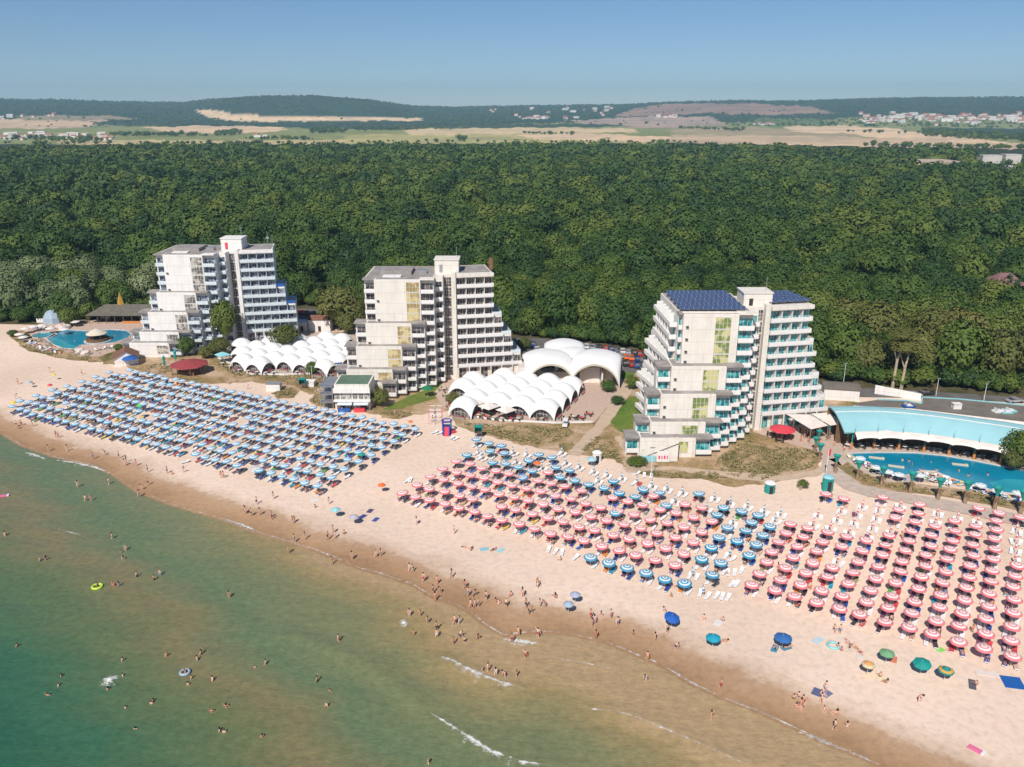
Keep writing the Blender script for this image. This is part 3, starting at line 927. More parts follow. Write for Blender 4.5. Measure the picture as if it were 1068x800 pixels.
    for i in range(len(W_)):
        wd, ktop = W_[i]
        top = 1.0 + ktop * FH + (0.9 if ktop == 10 else 0.05)
        mb = MB().box(0, wd, 0.0 + 0.004 * i, 12 - 0.1 * i, -0.3, top)
        mb.build('wall', wallm, root, (ox, oy, 0), A)
        if i < 1:
            MB().box(0.35, wd - 0.35, 0.35, 11.6, top - 0.1, top + 0.015).build('roof', S_['roofm'], root, (ox, oy, 0), A)
            MB().box(-0.1, wd + 0.25, -1.55, -0.02, top - 0.95, top - 0.02).build('cornice', wallm, root, (ox, oy, 0), A)
        else:
            rb = MB()
            w0 = W_[i - 1][0]
            rb.box(w0 + 0.02, wd, -0.02, 0.06, top, top + 0.95)
            rb.box(wd - 0.08, wd, 0.07, 11.8, top + 0.002, top + 0.95)
            rb.build('railing', S_['rail'], root, (ox, oy, 0), A)
    for k in range(1, 10):
        wd = max(wv for wv, kt in W_ if kt > k)
        z = 1.0 + k * FH
        nb = max(3, round(wd / 2.65))
        for i in range(nb):
            xc = (i + 0.5) * wd / nb
            win(root, round(wd / nb - 0.22, 2), 2.35, 3, 1, gl, ox + xc * ca + 0.01 * sa, oy + xc * sa - 0.01 * ca, z + 0.05, A)
        balcony(root, 0.0, wd + 0.2, 1.4, z, ox, oy, A, S_['balc'], nb)
    # ground floor of the wing: recessed glass between posts
    wd = W_[-1][0]
    for i in range(6):
        xc = 1.3 + (wd - 2.6) * i / 5
        win(root, 2.2, 3.0, 2, 2, gl, ox + xc * ca + 0.02 * sa, oy + xc * sa - 0.02 * ca, 0.1, A, name='shop_window')
        MB().box(xc - 1.55, xc - 1.25, -1.6, -1.3, 0, 3.72).build('post', wallm, root, (ox, oy, 0), A)
    # --- lift house on the roof
    b_ = MB().box(0, 6.7, 0, 6, 30.6, 34.4); b_.box(-0.2, 6.9, -0.2, 6.2, 34.41, 34.65)
    lh = b_.build('lift_house', wallm, root, (15.7, 9.0, -0.9 if S_['longleft'] else 0))
    MB().box(1.3, 2.2, -0.06, 0, 31.0, 33.2).build('door', S_['door'], lh, (0, 0, 0))
    MB().box(5.9, 6.0, 3, 3.1, 34.9, 37.8).build('antenna', m_metalgrey, lh, (0, 0, 0))
    if S_['longleft']:
        # balconies running back along the slanted left flank, floor by floor; the lower storeys step out
        for (kt, of, ob) in ((7, 0.2, 1.9), (4, 0.7, 3.6)):
            MB().prism([(-0.82 - of, 3.6 + of), (-1.5 - ob, 21.95 - ob * .01), (2, 21.95 - ob * .01), (2, 3.6 + of)], -0.3, 1.0 + kt * FH + 0.1).build('wall', wallm, root)
        for k in range(0, 10):
            of, ob = (0, 0) if k >= 7 else (0.2, 1.9) if k >= 4 else (0.7, 3.6)
            a = Vector((-1.5 - ob, 21.9)); e = Vector((-0.85 - of, 3.7 + of))
            dv = e - a; Ld = dv.length; ang = atan2(dv.y, dv.x)
            z = 1.0 + k * FH
            balcony(root, 0.2, Ld + 0.5, 1.6, z, a.x, a.y, ang, S_['balc'], 6)
            win(root, round(Ld - 1.2, 1), 2.1, 14, 1, gl, a.x + dv.x / 2, a.y + dv.y / 2, z + 0.08, ang)
    return root, US, (ox, oy, A), P


ST1 = dict(wall=m_wallwhite, glass=m_glassblue, curt=m_curtgrey, balc=m_balc2, rail=m_blue, roofm=m_roofgrey, back=0, longleft=False, door=m_red, cx=10.4,
           widths=[(10.4, 10), (13.2, 6), (16.2, 4)])
ST2 = dict(wall=m_wallcream, glass=m_glassdark, curt=m_curtain, balc=m_balc, rail=m_balc2, roofm=m_roofgrey, back=0, longleft=False, door=m_metalgrey, cx=10.4,
           widths=[(10.2, 10), (12.9, 6), (15.7, 4), (18.5, 2)])
ST3 = dict(wall=m_wallcream, glass=m_glassteal, curt=m_curtgreen, balc=m_balc, rail=m_balc, roofm=m_roofgrey, back=0, longleft=True, door=m_dark, cx=9.0,
           widths=[(10.4, 10), (12.4, 7), (14.9, 4), (17.4, 2)])
h1, U1, R1, P1 = hotel(169.1, 265.7, ST1, 'leftmost white terraced hotel with pale bluish balconies beside the round bar pool')
h2, U2, R2, P2 = hotel(389.7, 291.5, ST2, 'middle cream terraced hotel with yellow curtained stair windows between the two shell restaurants')
h3, U3, R3, P3 = hotel(713.5, 327.5, ST3, 'rightmost cream hotel with teal windows and solar panels on its roof')
for h_, n_ in ((h1, 0), (h2, 1), (h3, 2)):
    h_.pop('group', None) if hasattr(h_, 'pop') else None
    if 'group' in h_: del h_['group']

# solar panels on the right hotel
sp_f = MB().box(-1.02, 1.02, -0.8, 0.8, -0.05, 0.0)
msol, N, L, b = nt_new('solar_cells')
tc = N.new('ShaderNodeTexCoord')
bk = N.new('ShaderNodeTexBrick'); bk.offset = 0
bk.inputs['Scale'].default_value = 1.0; bk.inputs['Mortar Size'].default_value = 0.03
bk.inputs['Brick Width'].default_value = 1.0; bk.inputs['Row Height'].default_value = 0.4
bk.inputs['Color1'].default_value = (0.012, 0.035, 0.12, 1); bk.inputs['Color2'].default_value = (0.015, 0.045, 0.16, 1)
bk.inputs['Mortar'].default_value = (0.35, 0.42, 0.50, 1)
L.new(tc.outputs['Object'], bk.inputs['Vector']); L.new(bk.outputs[0], b.inputs['Base Color'])
b.inputs['Roughness'].default_value = 0.35
sp_f.box(-0.97, 0.97, -0.75, 0.75, 0.001, 0.02, 1)
sp_me = sp_f.mesh('solar_panel', [m_metalgrey, msol])
cnt = 0
for (x0, x1, y0, y1, ang, ox, oy) in [(-4.0, 13.6, 3.0, 20.8, 0, 0, 0), (0.9, 9.9, 1.4, 11, R3[2], R3[0], R3[1])]:
    yy = y0
    row = 0
    while yy < y1:
        xx = x0 + (0.0 if row % 2 else 0.3)
        while xx < x1:
            if ang == 0 and xx < 0.4 - 0.05 * (yy - 2): xx += 2.15; continue
            q = obj_from('solar_panel', sp_me, h3, (ox + xx * cos(ang) - yy * sin(ang), oy + xx * sin(ang) + yy * cos(ang), 31.55 if ang == 0 else 31.65))
            q.rotation_euler = (radians(16), 0, ang + (radians(-8) if ang == 0 else 0))
            cnt += 1
            xx += 2.15
        yy += 2.15; row += 1
MB().box(-0.3, 13.8, 0.2, 0.5, 30.9, 31.3).build('parapet', m_wallcream, h3)
# rooftop clutter on the two older hotels
for h_, R_ in ((h1, R1), (h2, R2)):
    MB().box(1.0, 9.5, 6, 14, 30.85, 31.9).build('roof_plant', m_roofgrey, h_)
    MB().box(11, 13.5, 8, 10, 30.85, 31.8).build('roof_plant', m_metalgrey, h_)
    MB().box(2, 7, 2.5, 5.0, 30.86, 31.2).build('roof_plant', m_wallwhite, h_)
c_ = MB().box(-0.5, 0.5, -0.5, 0.5, 31, 34.2); c_.build('chimney', m_brownroof, h2, (R2[0] + 9.6, R2[1] + 5.5, 0))
a_ = MB().cyl(0, 0, 31, 36.5, 0.1, 0.06, 6); a_.box(-0.5, 0.5, -0.15, 0.15, 34, 34.6); a_.build('antenna', m_metalgrey, h1, (R1[0] + 8.4, R1[1] + 4, 0))
a_ = MB().cyl(0, 0, 31, 35.0, 0.1, 0.06, 6); a_.build('antenna', m_metalgrey, h1, (R1[0] + 9.6, R1[1] + 5, 0))
# side stair, mural wall of the right hotel's seaward foot
X0, Y0, t0 = U3[0]
st = MB()
for i in range(14):
    st.box(X0 - 0.5 + i * 0.62, X0 + 0.12 + i * 0.62, Y0 - 2.2, Y0 - 0.9, 0.02, 0.3 + i * 0.27)
st.build('outside_stair', m_wallcream, h3)
pr = MB()
for y_ in (Y0 - 2.35, Y0 - 0.88):
    a, c2 = (X0 - 0.6, y_), (X0 + 8.2, y_)
    pr.add([(a[0], y_, 0.7), (c2[0], y_, 4.5), (c2[0], y_, 5.4), (a[0], y_, 1.5), (a[0], y_ + 0.12, 0.7), (c2[0], y_ + 0.12, 4.5), (c2[0], y_ + 0.12, 5.4), (a[0], y_ + 0.12, 1.5)],
           [(0, 1, 2, 3), (7, 6, 5, 4), (3, 2, 6, 7), (0, 4, 5, 1), (0, 3, 7, 4), (1, 5, 6, 2)])
pr.build('stair_parapet', m_wallcream, h3)
mu = MB().box(X0 + 0.3, X0 + 3.2, Y0 - 2.6, Y0 - 2.45, 0.1, 1.5); mu.build('painted_panel', m_tealroof, h3)
mu = MB().box(X0 + 3.5, X0 + 6.3, Y0 - 2.6, Y0 - 2.45, 0.1, 2.6)
for i in range(4): mu.box(X0 + 3.8 + i * 0.6, X0 + 4.15 + i * 0.6, Y0 - 2.64, Y0 - 2.605, 0.8, 1.6, 1 + i % 2)
mu.build('painted_panel', [m_balc, m_red, m_pinkp], h3)

# ---- annex restaurant in front of the middle hotel
A0 = G(349.5, 428.5); A1 = G(386, 428.5)
wa = A1.x - A0.x
an = thing('restaurant_annex', (A0.x, A0.y, 0), 'two storey glass fronted beach restaurant with green roof before the middle hotel', 'restaurant')
MB().box(0, wa, 0.6, 9, 0, 7.0).build('wall', m_wallcream, an)
MB().box(0.4, wa - 0.4, 1.0, 8.6, 6.95, 7.03).build('roof', m_greenroof, an)
b_ = MB().box(-0.2, wa + 0.2, -0.2, 0.58, 4.9, 6.1); b_.box(-0.2, wa + 0.2, -0.2, 0.58, 2.5, 2.95)
b_.build('fascia', m_wallwhite, an)
for i in range(6):
    win(an, wa / 6 - 0.25, 1.9, 3, 2, m_curtgrey, (i + .5) * wa / 6, 0.59, 3.0)
for i in range(3):
    win(an, wa / 3 - 0.8, 2.2, 2, 1, m_glassdark, (i + .5) * wa / 3, 0.59, 0.1, name='shop_window')
aw = MB()
for x0 in (0.8, wa * 0.55): aw.add([(x0, 0.5, 2.45), (x0 + 3.8, 0.5, 2.45), (x0 + 3.8, -1.3, 2.0), (x0, -1.3, 2.0)], [(0, 1, 2, 3)])
aw.build('awning', m_balc2, an)
ct = MB().box(1, 4, -1.2, -0.5, 0, 1.0); ct.build('counter', m_blue, an)
ct = MB().box(wa - 4, wa - 1.2, -1.2, -0.5, 0, 1.0); ct.build('counter', m_red, an)
fr_ = MB()
fx = -3.6
for (xx, yy) in ((fx, 0), (fx + 3.2, 0), (fx, 4), (fx + 3.2, 4), (fx, 8), (fx + 3.2, 8)): fr_.box(xx - .08, xx + .08, yy - .08, yy + .08, 0, 6.6)
for zz in (2.2, 4.4, 6.5):
    fr_.box(fx - 0.1, fx + 3.3, -0.1, 8.1, zz, zz + 0.14)
    for yy in (0.0, 8.0): fr_.box(fx, fx + 3.2, yy - 0.03, yy + 0.03, zz + 0.9, zz + 0.98)
    fr_.box(fx - 0.03, fx + 0.03, 0.1, 7.9, zz + 0.9, zz + 0.98)
for i in range(16): fr_.box(fx + 0.3, fx + 1.5, 0.4 + i * 0.42, 0.8 + i * 0.42, 0.13 * i + 0.1, 0.13 * i + 0.2)
fr_.build('steel_stair', m_metalgrey, an)

# ================================================================== SHELL RESTAURANTS
def vault(root, cx, cy, a, H, rz, thick=0.16, n=14, rimm=None, b=None, z0=0.0):
    b = b or a
    mb = MB()
    us = [-cos(pi * i / n) for i in range(n + 1)]
    us = [0.5 * u + 0.5 * (2 * i / n - 1) for i, u in enumerate(us)]
    def zf(u, v):
        if rimm is not None:
            cu, cv_ = sqrt(max(0, 1 - u * u)), sqrt(max(0, 1 - v * v))
            return z0 + H * 0.74 * (cu + cv_ - 0.78 * cu * cv_)
        return z0 + H * (max(0.0, 2 - u * u - v * v) / 2) ** 0.66
    top = [(u * a, v * b, zf(u, v)) for u in us for v in us]
    bot = [(u * a * 0.985, v * b * 0.985, max(z0, zf(u, v) - thick)) for u in us for v in us]
    q = [(i * (n + 1) + j, (i + 1) * (n + 1) + j, (i + 1) * (n + 1) + j + 1, i * (n + 1) + j + 1) for i in range(n) for j in range(n)]
    mb.add(top, q, 0)
    mb.add(bot, [f[::-1] for f in q], 1)
    # rim
    def edge(idx):
        for i in range(len(idx) - 1):
            p, r = idx[i], idx[i + 1]
            mb.add([top[p], top[r], bot[r], bot[p]], [(0, 1, 2, 3)], 1)
    N1 = n + 1
    edge([i * N1 for i in range(N1)]); edge([i * N1 + n for i in range(N1)])
    edge(list(range(N1))); edge([n * N1 + i for i in range(N1)])
    return mb.build('shell', [m_shell, rimm or m_shell], root, (cx, cy, 0), rz, smooth=True)


def table_set(name, group, p, label, mt, mc):
    t = thing(name, p, label, 'table', group)
    MB().cyl(0, 0, 0.70, 0.75, 0.55, 0.55, 10).build('tabletop', mt, t)
    MB().cyl(0, 0, 0.0, 0.70, 0.06, 0.05, 6).build('leg', m_metalgrey, t)
    ch = MB()
    for k in range(4):
        a = k * pi / 2 + 0.4
        cx, cy = 1.0 * cos(a), 1.0 * sin(a)
        ch = MB()
        ch.box(-.22, .22, -.22, .22, 0.42, 0.47); ch.box(-.22, .22, .18, .22, 0.47, 0.9)
        for sx in (-.2, .16):
            for sy in (-.2, .16): ch.box(sx, sx + .04, sy, sy + .04, 0, 0.42)
        ch.build('chair', mc, t, (cx, cy, 0), a - pi / 2)
    return t


def shells(root, poly_px, a, H, ang, origin, zt=0.0):
    """vault modules on a turned square grid, kept where their middles fall inside the surveyed outline"""
    ca, sa = cos(ang), sin(ang)
    pw = [G(p[0], p[1], zt) for p in poly_px]
    pl = [(p.x, p.y) for p in pw]
    cells = []
    for i in range(-9, 10):
        for j in range(-9, 10):
            x = origin.x + (i * 2 * a) * ca - (j * 2 * a) * sa
            y = origin.y + (i * 2 * a) * sa + (j * 2 * a) * ca
            if inpoly(x, y, pl): cells.append((i, j, x, y))
    for i, j, x, y in cells:
        vault(root, x - root.location.x, y - root.location.y, a - 0.001, H + 0.12 * ((i * 3 + j * 5) % 3), ang)
    return cells


O1 = G(243, 384)
sr1 = thing('shell_restaurant', (O1.x, O1.y, 0), 'low white shell roofed restaurant between the left and middle hotels', 'restaurant')
c1 = shells(sr1, [(238, 387), (300, 391), (345, 394), (376, 381), (370, 366), (350, 359), (318, 359), (262, 364), (243, 370)], 3.15, 4.7, radians(-26), G(254, 376))
sr2o = G(475, 425)
sr2 = thing('shell_restaurant', (sr2o.x, sr2o.y, 0), 'low white shell roofed restaurant in front of the great arches', 'restaurant')
c2 = shells(sr2, [(480, 427), (482, 434), (540, 437), (580, 438), (612, 426), (604, 411), (570, 402), (540, 399), (498, 401), (480, 410)], 3.3, 4.9, radians(-22), G(496, 424))
for sr, cells, a_m in ((sr1, c1, 3.15), (sr2, c2, 3.3)):
    xs = [c[2] for c in cells]; ys = [c[3] for c in cells]
    ang = radians(-26) if sr is sr1 else radians(-22)
    # glass screens set back under the outer arches
    S0 = {(c[0], c[1]) for c in cells}
    for (i, j, x, y) in cells:
        for di, dj in ((0, -1), (1, 0)):
            if (i + di, j + dj) not in S0:
                nx_, ny_ = (sin(ang), -cos(ang)) if dj else (cos(ang), sin(ang))
                cx, cy = x + nx_ * (a_m - 1.1) - sr.location.x, y + ny_ * (a_m - 1.1) - sr.location.y
                win(sr, a_m * 2 - 1.2, 2.7, 6, 2, m_glassdark, cx, cy, 0.1, ang if dj else ang + pi / 2, name='glass_screen')
                pl_ = MB().box(-1.6, 1.6, -0.3, 0.3, 0.09, 0.6)
                for t in range(9): pl_.cyl(-1.5 + t * 0.37, 0, 0.6, 0.85 + 0.1 * (t % 3), 0.16, 0.05, 5, 1 + (t + i) % 2)
                pl_.build('flower_planter', [m_roofgrey, m_red, M('leafy' + str(i) + str(j), (0.05, 0.09, 0.03))] if False else [m_roofgrey, m_red, m_teal if False else m_wood], sr,
                          (x + nx_ * (a_m + 0.2) - sr.location.x, y + ny_ * (a_m + 0.2) - sr.location.y, 0), ang if dj else ang - pi / 2)
kb = MB()
for (pp, q) in (((478, 433), (520, 439)), ((520, 439), (580, 442)), ((580, 442), (618, 441))):
    a, c_ = G(*pp), G(*q); kb.tube((a.x - sr2.location.x, a.y - sr2.location.y, 0.3), (c_.x - sr2.location.x, c_.y - sr2.location.y, 0.3), 0.28, n=4)
kb.build('low_wall', m_wallwhite, sr2)
kb = MB()
for (pp, q) in (((228, 374), (262, 391)), ((262, 391), (300, 391.5)), ((300, 391.5), (346, 389))):
    a, c_ = G(*pp), G(*q); kb.tube((a.x - sr1.location.x, a.y - sr1.location.y, 0.3), (c_.x - sr1.location.x, c_.y - sr1.location.y, 0.3), 0.28, n=4)
kb.build('low_wall', m_wallwhite, sr1)

# ---- the great arches
gh = thing('arched_hall', (17.3, 226, 0), 'great white hall of three tall shell arches behind the low shells', 'hall')
def gv(cx, cy, a, H, rz, b=None):
    vault(gh, cx - 17.3, cy - 226, a, H, rz, 0.65, 22, m_rim, b)
gv(10.0, 227.5, 6.9, 9.5, radians(6))
gv(24.4, 226.6, 6.9, 9.7, radians(-10))
gv(15.6, 238.0, 6.0, 9.9, radians(0))
gv(17.3, 232.0, 5.0, 9.3, radians(0))
MB().box(-11.5, 12, 4.5, 5.0, 0, 6.5).build('wall', m_wallcream, gh)
for i in range(4):
    win(gh, 2.4, 3.4, 2, 3, m_glassdark, -9.9 + i * 2.55, 4.45, 2.5)
    win(gh, 2.2, 2.6, 2, 2, m_glassdark, 3.0 + i * 2.4, 4.45, 3.5)
b_ = MB().box(-10.0, -0.5, -0.5, 0, 0, 3.0); b_.box(2.0, 7.8, -1.2, -0.6, 0, 4.6)
b_.build('parapet', m_wallcream, gh)
MB().cyl(10.0, 0.0, 0, 5.0, 1.9, 1.9, 16).build('stair_drum', m_rim, gh)
MB().box(8.0, 8.4, -4, 1, 0, 4.2).build('wall', m_wallwhite, gh)
lw = thing('link_building', (G(530, 392).x, G(530, 392).y, 0), 'low cream link building with green roof beside the middle hotel', 'building')
w0 = G(470, 393).x - lw.location.x
MB().box(w0 + 3, 6.5, 0, 7.5, 0, 4.4).build('wall', m_wallcream, lw)
MB().box(w0 + 3.3, 6.2, 0.3, 7.2, 4.35, 4.43).build('roof', m_greenroof, lw)
MB().box(3.0, 9.5, -4.2, -0.02, 0, 4.0).build('wall', m_wallwhite, lw)

# ================================================================== SMALL BUILDINGS
def gable(name, px, py, wid, dep, hw, hr, rz, wallm, roofm, label, cat, over=0.5, door=True):
    P = G(px, py)
    t = thing(name, (P.x, P.y, 0), label, cat, rz=rz)
    w2 = wid / 2
    wl_ = MB()
    wl_.add([(-w2, 0, 0), (w2, 0, 0), (w2, dep, 0), (-w2, dep, 0), (-w2, 0, hw), (w2, 0, hw), (w2, dep, hw), (-w2, dep, hw), (-w2, dep / 2, hw + hr), (w2, dep / 2, hw + hr)],
            [(0, 1, 5, 4), (3, 7, 6, 2), (0, 4, 8, 7, 3), (1, 2, 6, 9, 5)])
    wl_.build('wall', wallm, t)
    r = MB()
    o_ = over
    k = hr / (dep / 2)
    for s in (0, 1):
        ye, ym = (-o_, dep / 2) if s == 0 else (dep + o_, dep / 2)
        ze = hw - k * o_
        vs = [(-w2 - o_, ye, ze + .04), (w2 + o_, ye, ze + .04), (w2 + o_, ym, hw + hr + .04), (-w2 - o_, ym, hw + hr + .04)]
        vs += [(v[0], v[1], v[2] + 0.2) for v in vs]
        fs = [(0, 3, 2, 1), (4, 5, 6, 7), (0, 1, 5, 4), (1, 2, 6, 5), (3, 0, 4, 7)]
        if s: fs = [f[::-1] for f in fs]
        r.add(vs, fs)
    r.build('roof', roofm, t)
    if door:
        MB().box(-0.5, 0.5, -0.06, -0.005, 0, 2.0).build('door', m_dark, t)
    return t


g1 = gable('beach_house', 120.5, 380, 5.5, 6.5, 2.6, 1.9, radians(-68), m_wallwhite, m_brownroof, 'small white house with brown roof above the blue parasols', 'house')
cnp = thing('canopy', (*G(137, 381).xy, 0), 'dark blue canopy beside the small white house', 'canopy')
MB().lathe([(2.6, 2.2), (1.9, 2.7), (0.1, 3.2)], 8).build('canvas', m_blue, cnp)
for sx in (-1.6, 1.6):
    for sy in (-1.6, 1.6): MB().cyl(sx, sy, 0, 2.4, 0.05, 0.05, 5).build('post', m_metalgrey, cnp)
# red kiosk
kk = thing('beach_bar', (*G(198.5, 389).xy, 0), 'octagonal beach bar with dark red roof below the left hotel', 'bar')
MB().lathe([(5.6, 2.7), (5.4, 2.9), (2.6, 3.7), (0.05, 4.1)], 8).build('roof', m_redroof, kk)
MB().lathe([(3.0, 0), (3.0, 1.1), (2.6, 1.1), (2.6, 2.7)], 8).build('counter', m_wood, kk)
for k in range(8):
    a = k * pi / 4 + pi / 8
    MB().cyl(5.0 * cos(a), 5.0 * sin(a), 0, 2.8, 0.1, 0.1, 6).build('post', m_wood, kk)
# restaurant behind the left pool
bh = G(120, 338)
br = thing('pool_restaurant', (bh.x, bh.y, 0), 'long dark roofed open restaurant with ochre spire behind the left pool', 'restaurant')
xa, xb = G(90, 338).x - bh.x, G(166, 338).x - bh.x
r_ = MB()
r_.add([(xa, 0, 3.2), (xb, 0, 3.2), (xb, 6, 6.0), (xa + 5, 6, 6.0), (xa + 1.0, 12, 3.2), (xb, 12, 3.2)], [(0, 1, 2, 3), (3, 2, 5, 4), (0, 3, 4)])
r_.add([(xa, 0, 3.0), (xb, 0, 3.0), (xb, 0, 3.2), (xa, 0, 3.2)], [(0, 1, 2, 3)])
r_.build('roof', m_thatch, br)
MB().box(xa + 1.2, xb - 0.2, 5.5, 11, 0, 3.1).build('wall', m_dark, br)
for i in range(9):
    xx = xa + 1 + (xb - xa - 1.6) * i / 8
    MB().cyl(xx, 0.6, 0, 3.2, 0.14, 0.14, 6).build('post', m_wood, br)
MB().box(xa + 13, xb - 0.6, 0.35, 0.5, 0.1, 1.0).build('railing', m_orangewood, br)
MB().cyl(xa + 10.5, 6.5, 5.8, 10.5, 1.3, 0.02, 4).build('spire', m_yellowroof, br)
win(br, 3.4, 2.2, 3, 1, m_glassblue, xa + 4.5, 5.45, 0.4)
# annex with red-brown roof behind the left shells
gable('service_building', 333.5, 346, 7.6, 5.0, 4.2, 1.0, 0.0, m_wallwhite, m_brownroof, 'white service building with brown roof behind the left shell restaurant', 'building', 0.2)
gable('flat_shed', 315, 346, 4.0, 5.0, 3.0, 0.3, 0.0, m_wallwhite, m_wallwhite, 'small white shed left of the brown roofed service building', 'shed', 0.1)
# white box in front of the left shells
sb = thing('kiosk', (*G(345.5, 388).xy, 0), 'white kiosk with blue edge under the right end of the left shells', 'kiosk')
MB().box(-3, 3, 0, 4, 0, 2.6).build('wall', m_wallwhite, sb)
MB().box(-3.2, 3.2, -0.2, 4.2, 2.61, 2.85).build('roof', m_blue, sb)
# two huts and boxes on the sand
bx = thing('changing_box', (*G(285, 408).xy, 0), 'small white box hut with grey lid on the sand before the left shells', 'hut')
MB().box(-1.9, 1.9, 0, 2.4, 0, 1.9).build('wall', m_wallwhite, bx); MB().box(-2.0, 2.0, -0.1, 2.5, 1.91, 2.05).build('roof', m_metalgrey, bx)
bx = thing('changing_box', (*G(323, 404).xy, 0), 'white shed among the scrub between the shells and the annex', 'hut')
MB().box(-2.2, 1.2, 0, 2.4, 0, 1.5).build('wall', m_wallwhite, bx); MB().box(-2.3, 1.3, -0.1, 2.5, 1.51, 1.6).build('roof', m_wallwhite, bx)
# tall teal lifeguard chairs
def guard(px, py, col, label):
    t = thing('lifeguard_stand', (*G(px, py).xy, 0), label, 'lifeguard stand')
    MB().box(-0.9, 0.9, -0.7, 0.7, 1.2, 1.32).build('platform', m_wood, t)
    MB().box(-0.9, 0.9, 0.55, 0.7, 1.32, 2.8).build('back', col, t)
    MB().box(-0.9, -0.8, -0.7, 0.54, 1.32, 2.5).build('side', col, t)
    MB().box(0.8, 0.9, -0.7, 0.54, 1.32, 2.5).build('side', col, t)
    MB().box(-1.0, 1.0, -0.9, 0.8, 2.81, 2.9).build('roof', col, t)
    for sx in (-.8, .74):
        for sy in (-.65, .6): MB().box(sx, sx + .07, sy, sy + .07, 0, 1.2).build('leg', m_wood, t)
guard(499, 456, m_teal, 'teal lifeguard stand above the blue parasols in front of the right shells')
guard(316, 405, m_teal if False else m_teal, 'teal lifeguard stand on the sand before the left shells')
bpy.data.objects[-1] if False else None
# teal cabins ---------------------------------------------------------------
def cabin(px, py, w_, h_, colr, roof, label, n=12):
    t = thing('beach_cabin', (*G(px, py).xy, 0), label, 'cabin')
    MB().cyl(0, 0, 0, h_, w_ / 2, w_ / 2 * 0.95, n).build('body', colr, t)
    MB().lathe([(w_ / 2 + 0.1, h_), (w_ / 3, h_ + 0.35), (0.02, h_ + 0.5)], n).build('roof', roof, t)
    MB().box(-0.35, 0.35, -w_ / 2 - 0.05, -w_ / 2 + 0.1, 0, h_ * 0.8).build('door', m_dark, t)
    return t


cabin(622.5, 481, 2.1, 2.1, m_wallwhite, m_wallwhite, 'round white cabin with teal trim at the end of the sandy path')
cabin(802.5, 513, 2.2, 2.0, m_teal, m_wallwhite, 'squat white and teal cabin on the sand below the dune')
cabin(862.5, 511, 2.3, 2.9, m_teal, m_tealroof, 'tall teal cabin beside the two boats near the pool walk')

# ================================================================== RIGHT POOL AND BAR
def water_mat(name, c1, c2):
    m, N, L, b = nt_new(name)
    g = N.new('ShaderNodeNewGeometry')
    n1 = noise(N, L, g.outputs['Position'], 0.12, 3)
    r = ramp(N, [(0.35, c1), (0.65, c2)]); L.new(n1.outputs[0], r.inputs[0]); L.new(r.outputs[0], b.inputs['Base Color'])
    b.inputs['Roughness'].default_value = 0.1
    n2 = noise(N, L, g.outputs['Position'], 2.5, 3)
    bp = N.new('ShaderNodeBump'); bp.inputs['Strength'].default_value = 0.4; bp.inputs['Distance'].default_value = 0.1
    L.new(n2.outputs[0], bp.inputs['Height']); L.new(bp.outputs[0], b.inputs['Normal'])
    return m


m_pool = water_mat('pool_water', (0.004, 0.20, 0.33), (0.006, 0.25, 0.38))
m_poolshallow = water_mat('pool_water_shallow', (0.02, 0.30, 0.40), (0.04, 0.36, 0.44))
sheet('pool_deck', [(862, 478), (878, 470), (905, 461), (960, 461), (1010, 468), (1070, 480), (1160, 500), (1160, 530), (1068, 520), (1010, 505), (960, 503), (930, 505), (905, 500), (880, 488)], 0.10, m_deck, 'paved deck around the right pool', cat='deck')
sheet('pool_walk', [(858, 480), (872, 478), (884, 494), (905, 506), (940, 514), (990, 522), (1060, 536), (1160, 556), (1160, 572), (1060, 548), (990, 533), (940, 524), (905, 518), (880, 510), (866, 500), (856, 488)], 0.10, m_deck, 'paved walk with palm posts between the right pool and the beach', cat='walk')
sheet('dune_scrub', [(874, 488), (884, 482), (900, 494), (925, 503), (960, 505), (1010, 512), (1068, 524), (1150, 538), (1150, 546), (1060, 532), (990, 519), (930, 512), (900, 506)], 0.115, m_drygrass, 'strip of tan grass between the pool loungers and the walk', jit=0.2, cat='grass')
sheet('pool_water', [(884, 474), (897, 473), (920, 472.5), (955, 473), (985, 476), (1015, 481), (1045, 487), (1110, 500), (1140, 512), (1110, 520), (1068, 517), (1040, 514), (1018, 507), (1003, 503), (990, 499), (975, 492.5), (962, 492), (950, 495), (941, 498.5), (925, 497), (913, 491), (902, 484)], 0.13, m_pool, 'deep blue water of the right pool', cat='pool')
sheet('pool_water', [(1032, 504), (1048, 500), (1066, 501), (1090, 508), (1085, 516), (1060, 516), (1040, 513)], 0.145, m_poolshallow, 'pale round shallow end of the right pool', cat='pool')
# left pool
sheet('pool_water', [(48, 353), (62, 346), (68, 344), (90, 345.5), (115, 344), (132, 345), (137.5, 349), (134, 353), (118, 358), (100, 360), (84, 360.5), (78, 364.5), (66, 364), (54, 359)], 0.09, m_pool, 'blue water of the left pool round the thatched bar', cat='pool')
sheet('pool_water', [(48, 356), (56, 352.5), (63, 354), (72, 359), (80, 361), (77, 364.4), (66, 363.8), (54, 359)], 0.105, m_poolshallow, 'pale shallow shelf of the left pool', cat='pool')
sheet('pool_water', [(33, 350), (42, 347.5), (54, 347), (60, 349), (54, 352), (42, 353.5), (34, 352.5)], 0.09, m_poolshallow, 'small round childrens pool at the far left', cat='pool')
kr = MB()
def kerb(pxs, zt, closed=True):
    P = [G(a, b_) for a, b_ in pxs]
    n = len(P)
    for i in range(n if closed else n - 1):
        a, c_ = P[i], P[(i + 1) % n]
        kr.tube((a.x, a.y, zt), (c_.x, c_.y, zt), 0.22, n=4)
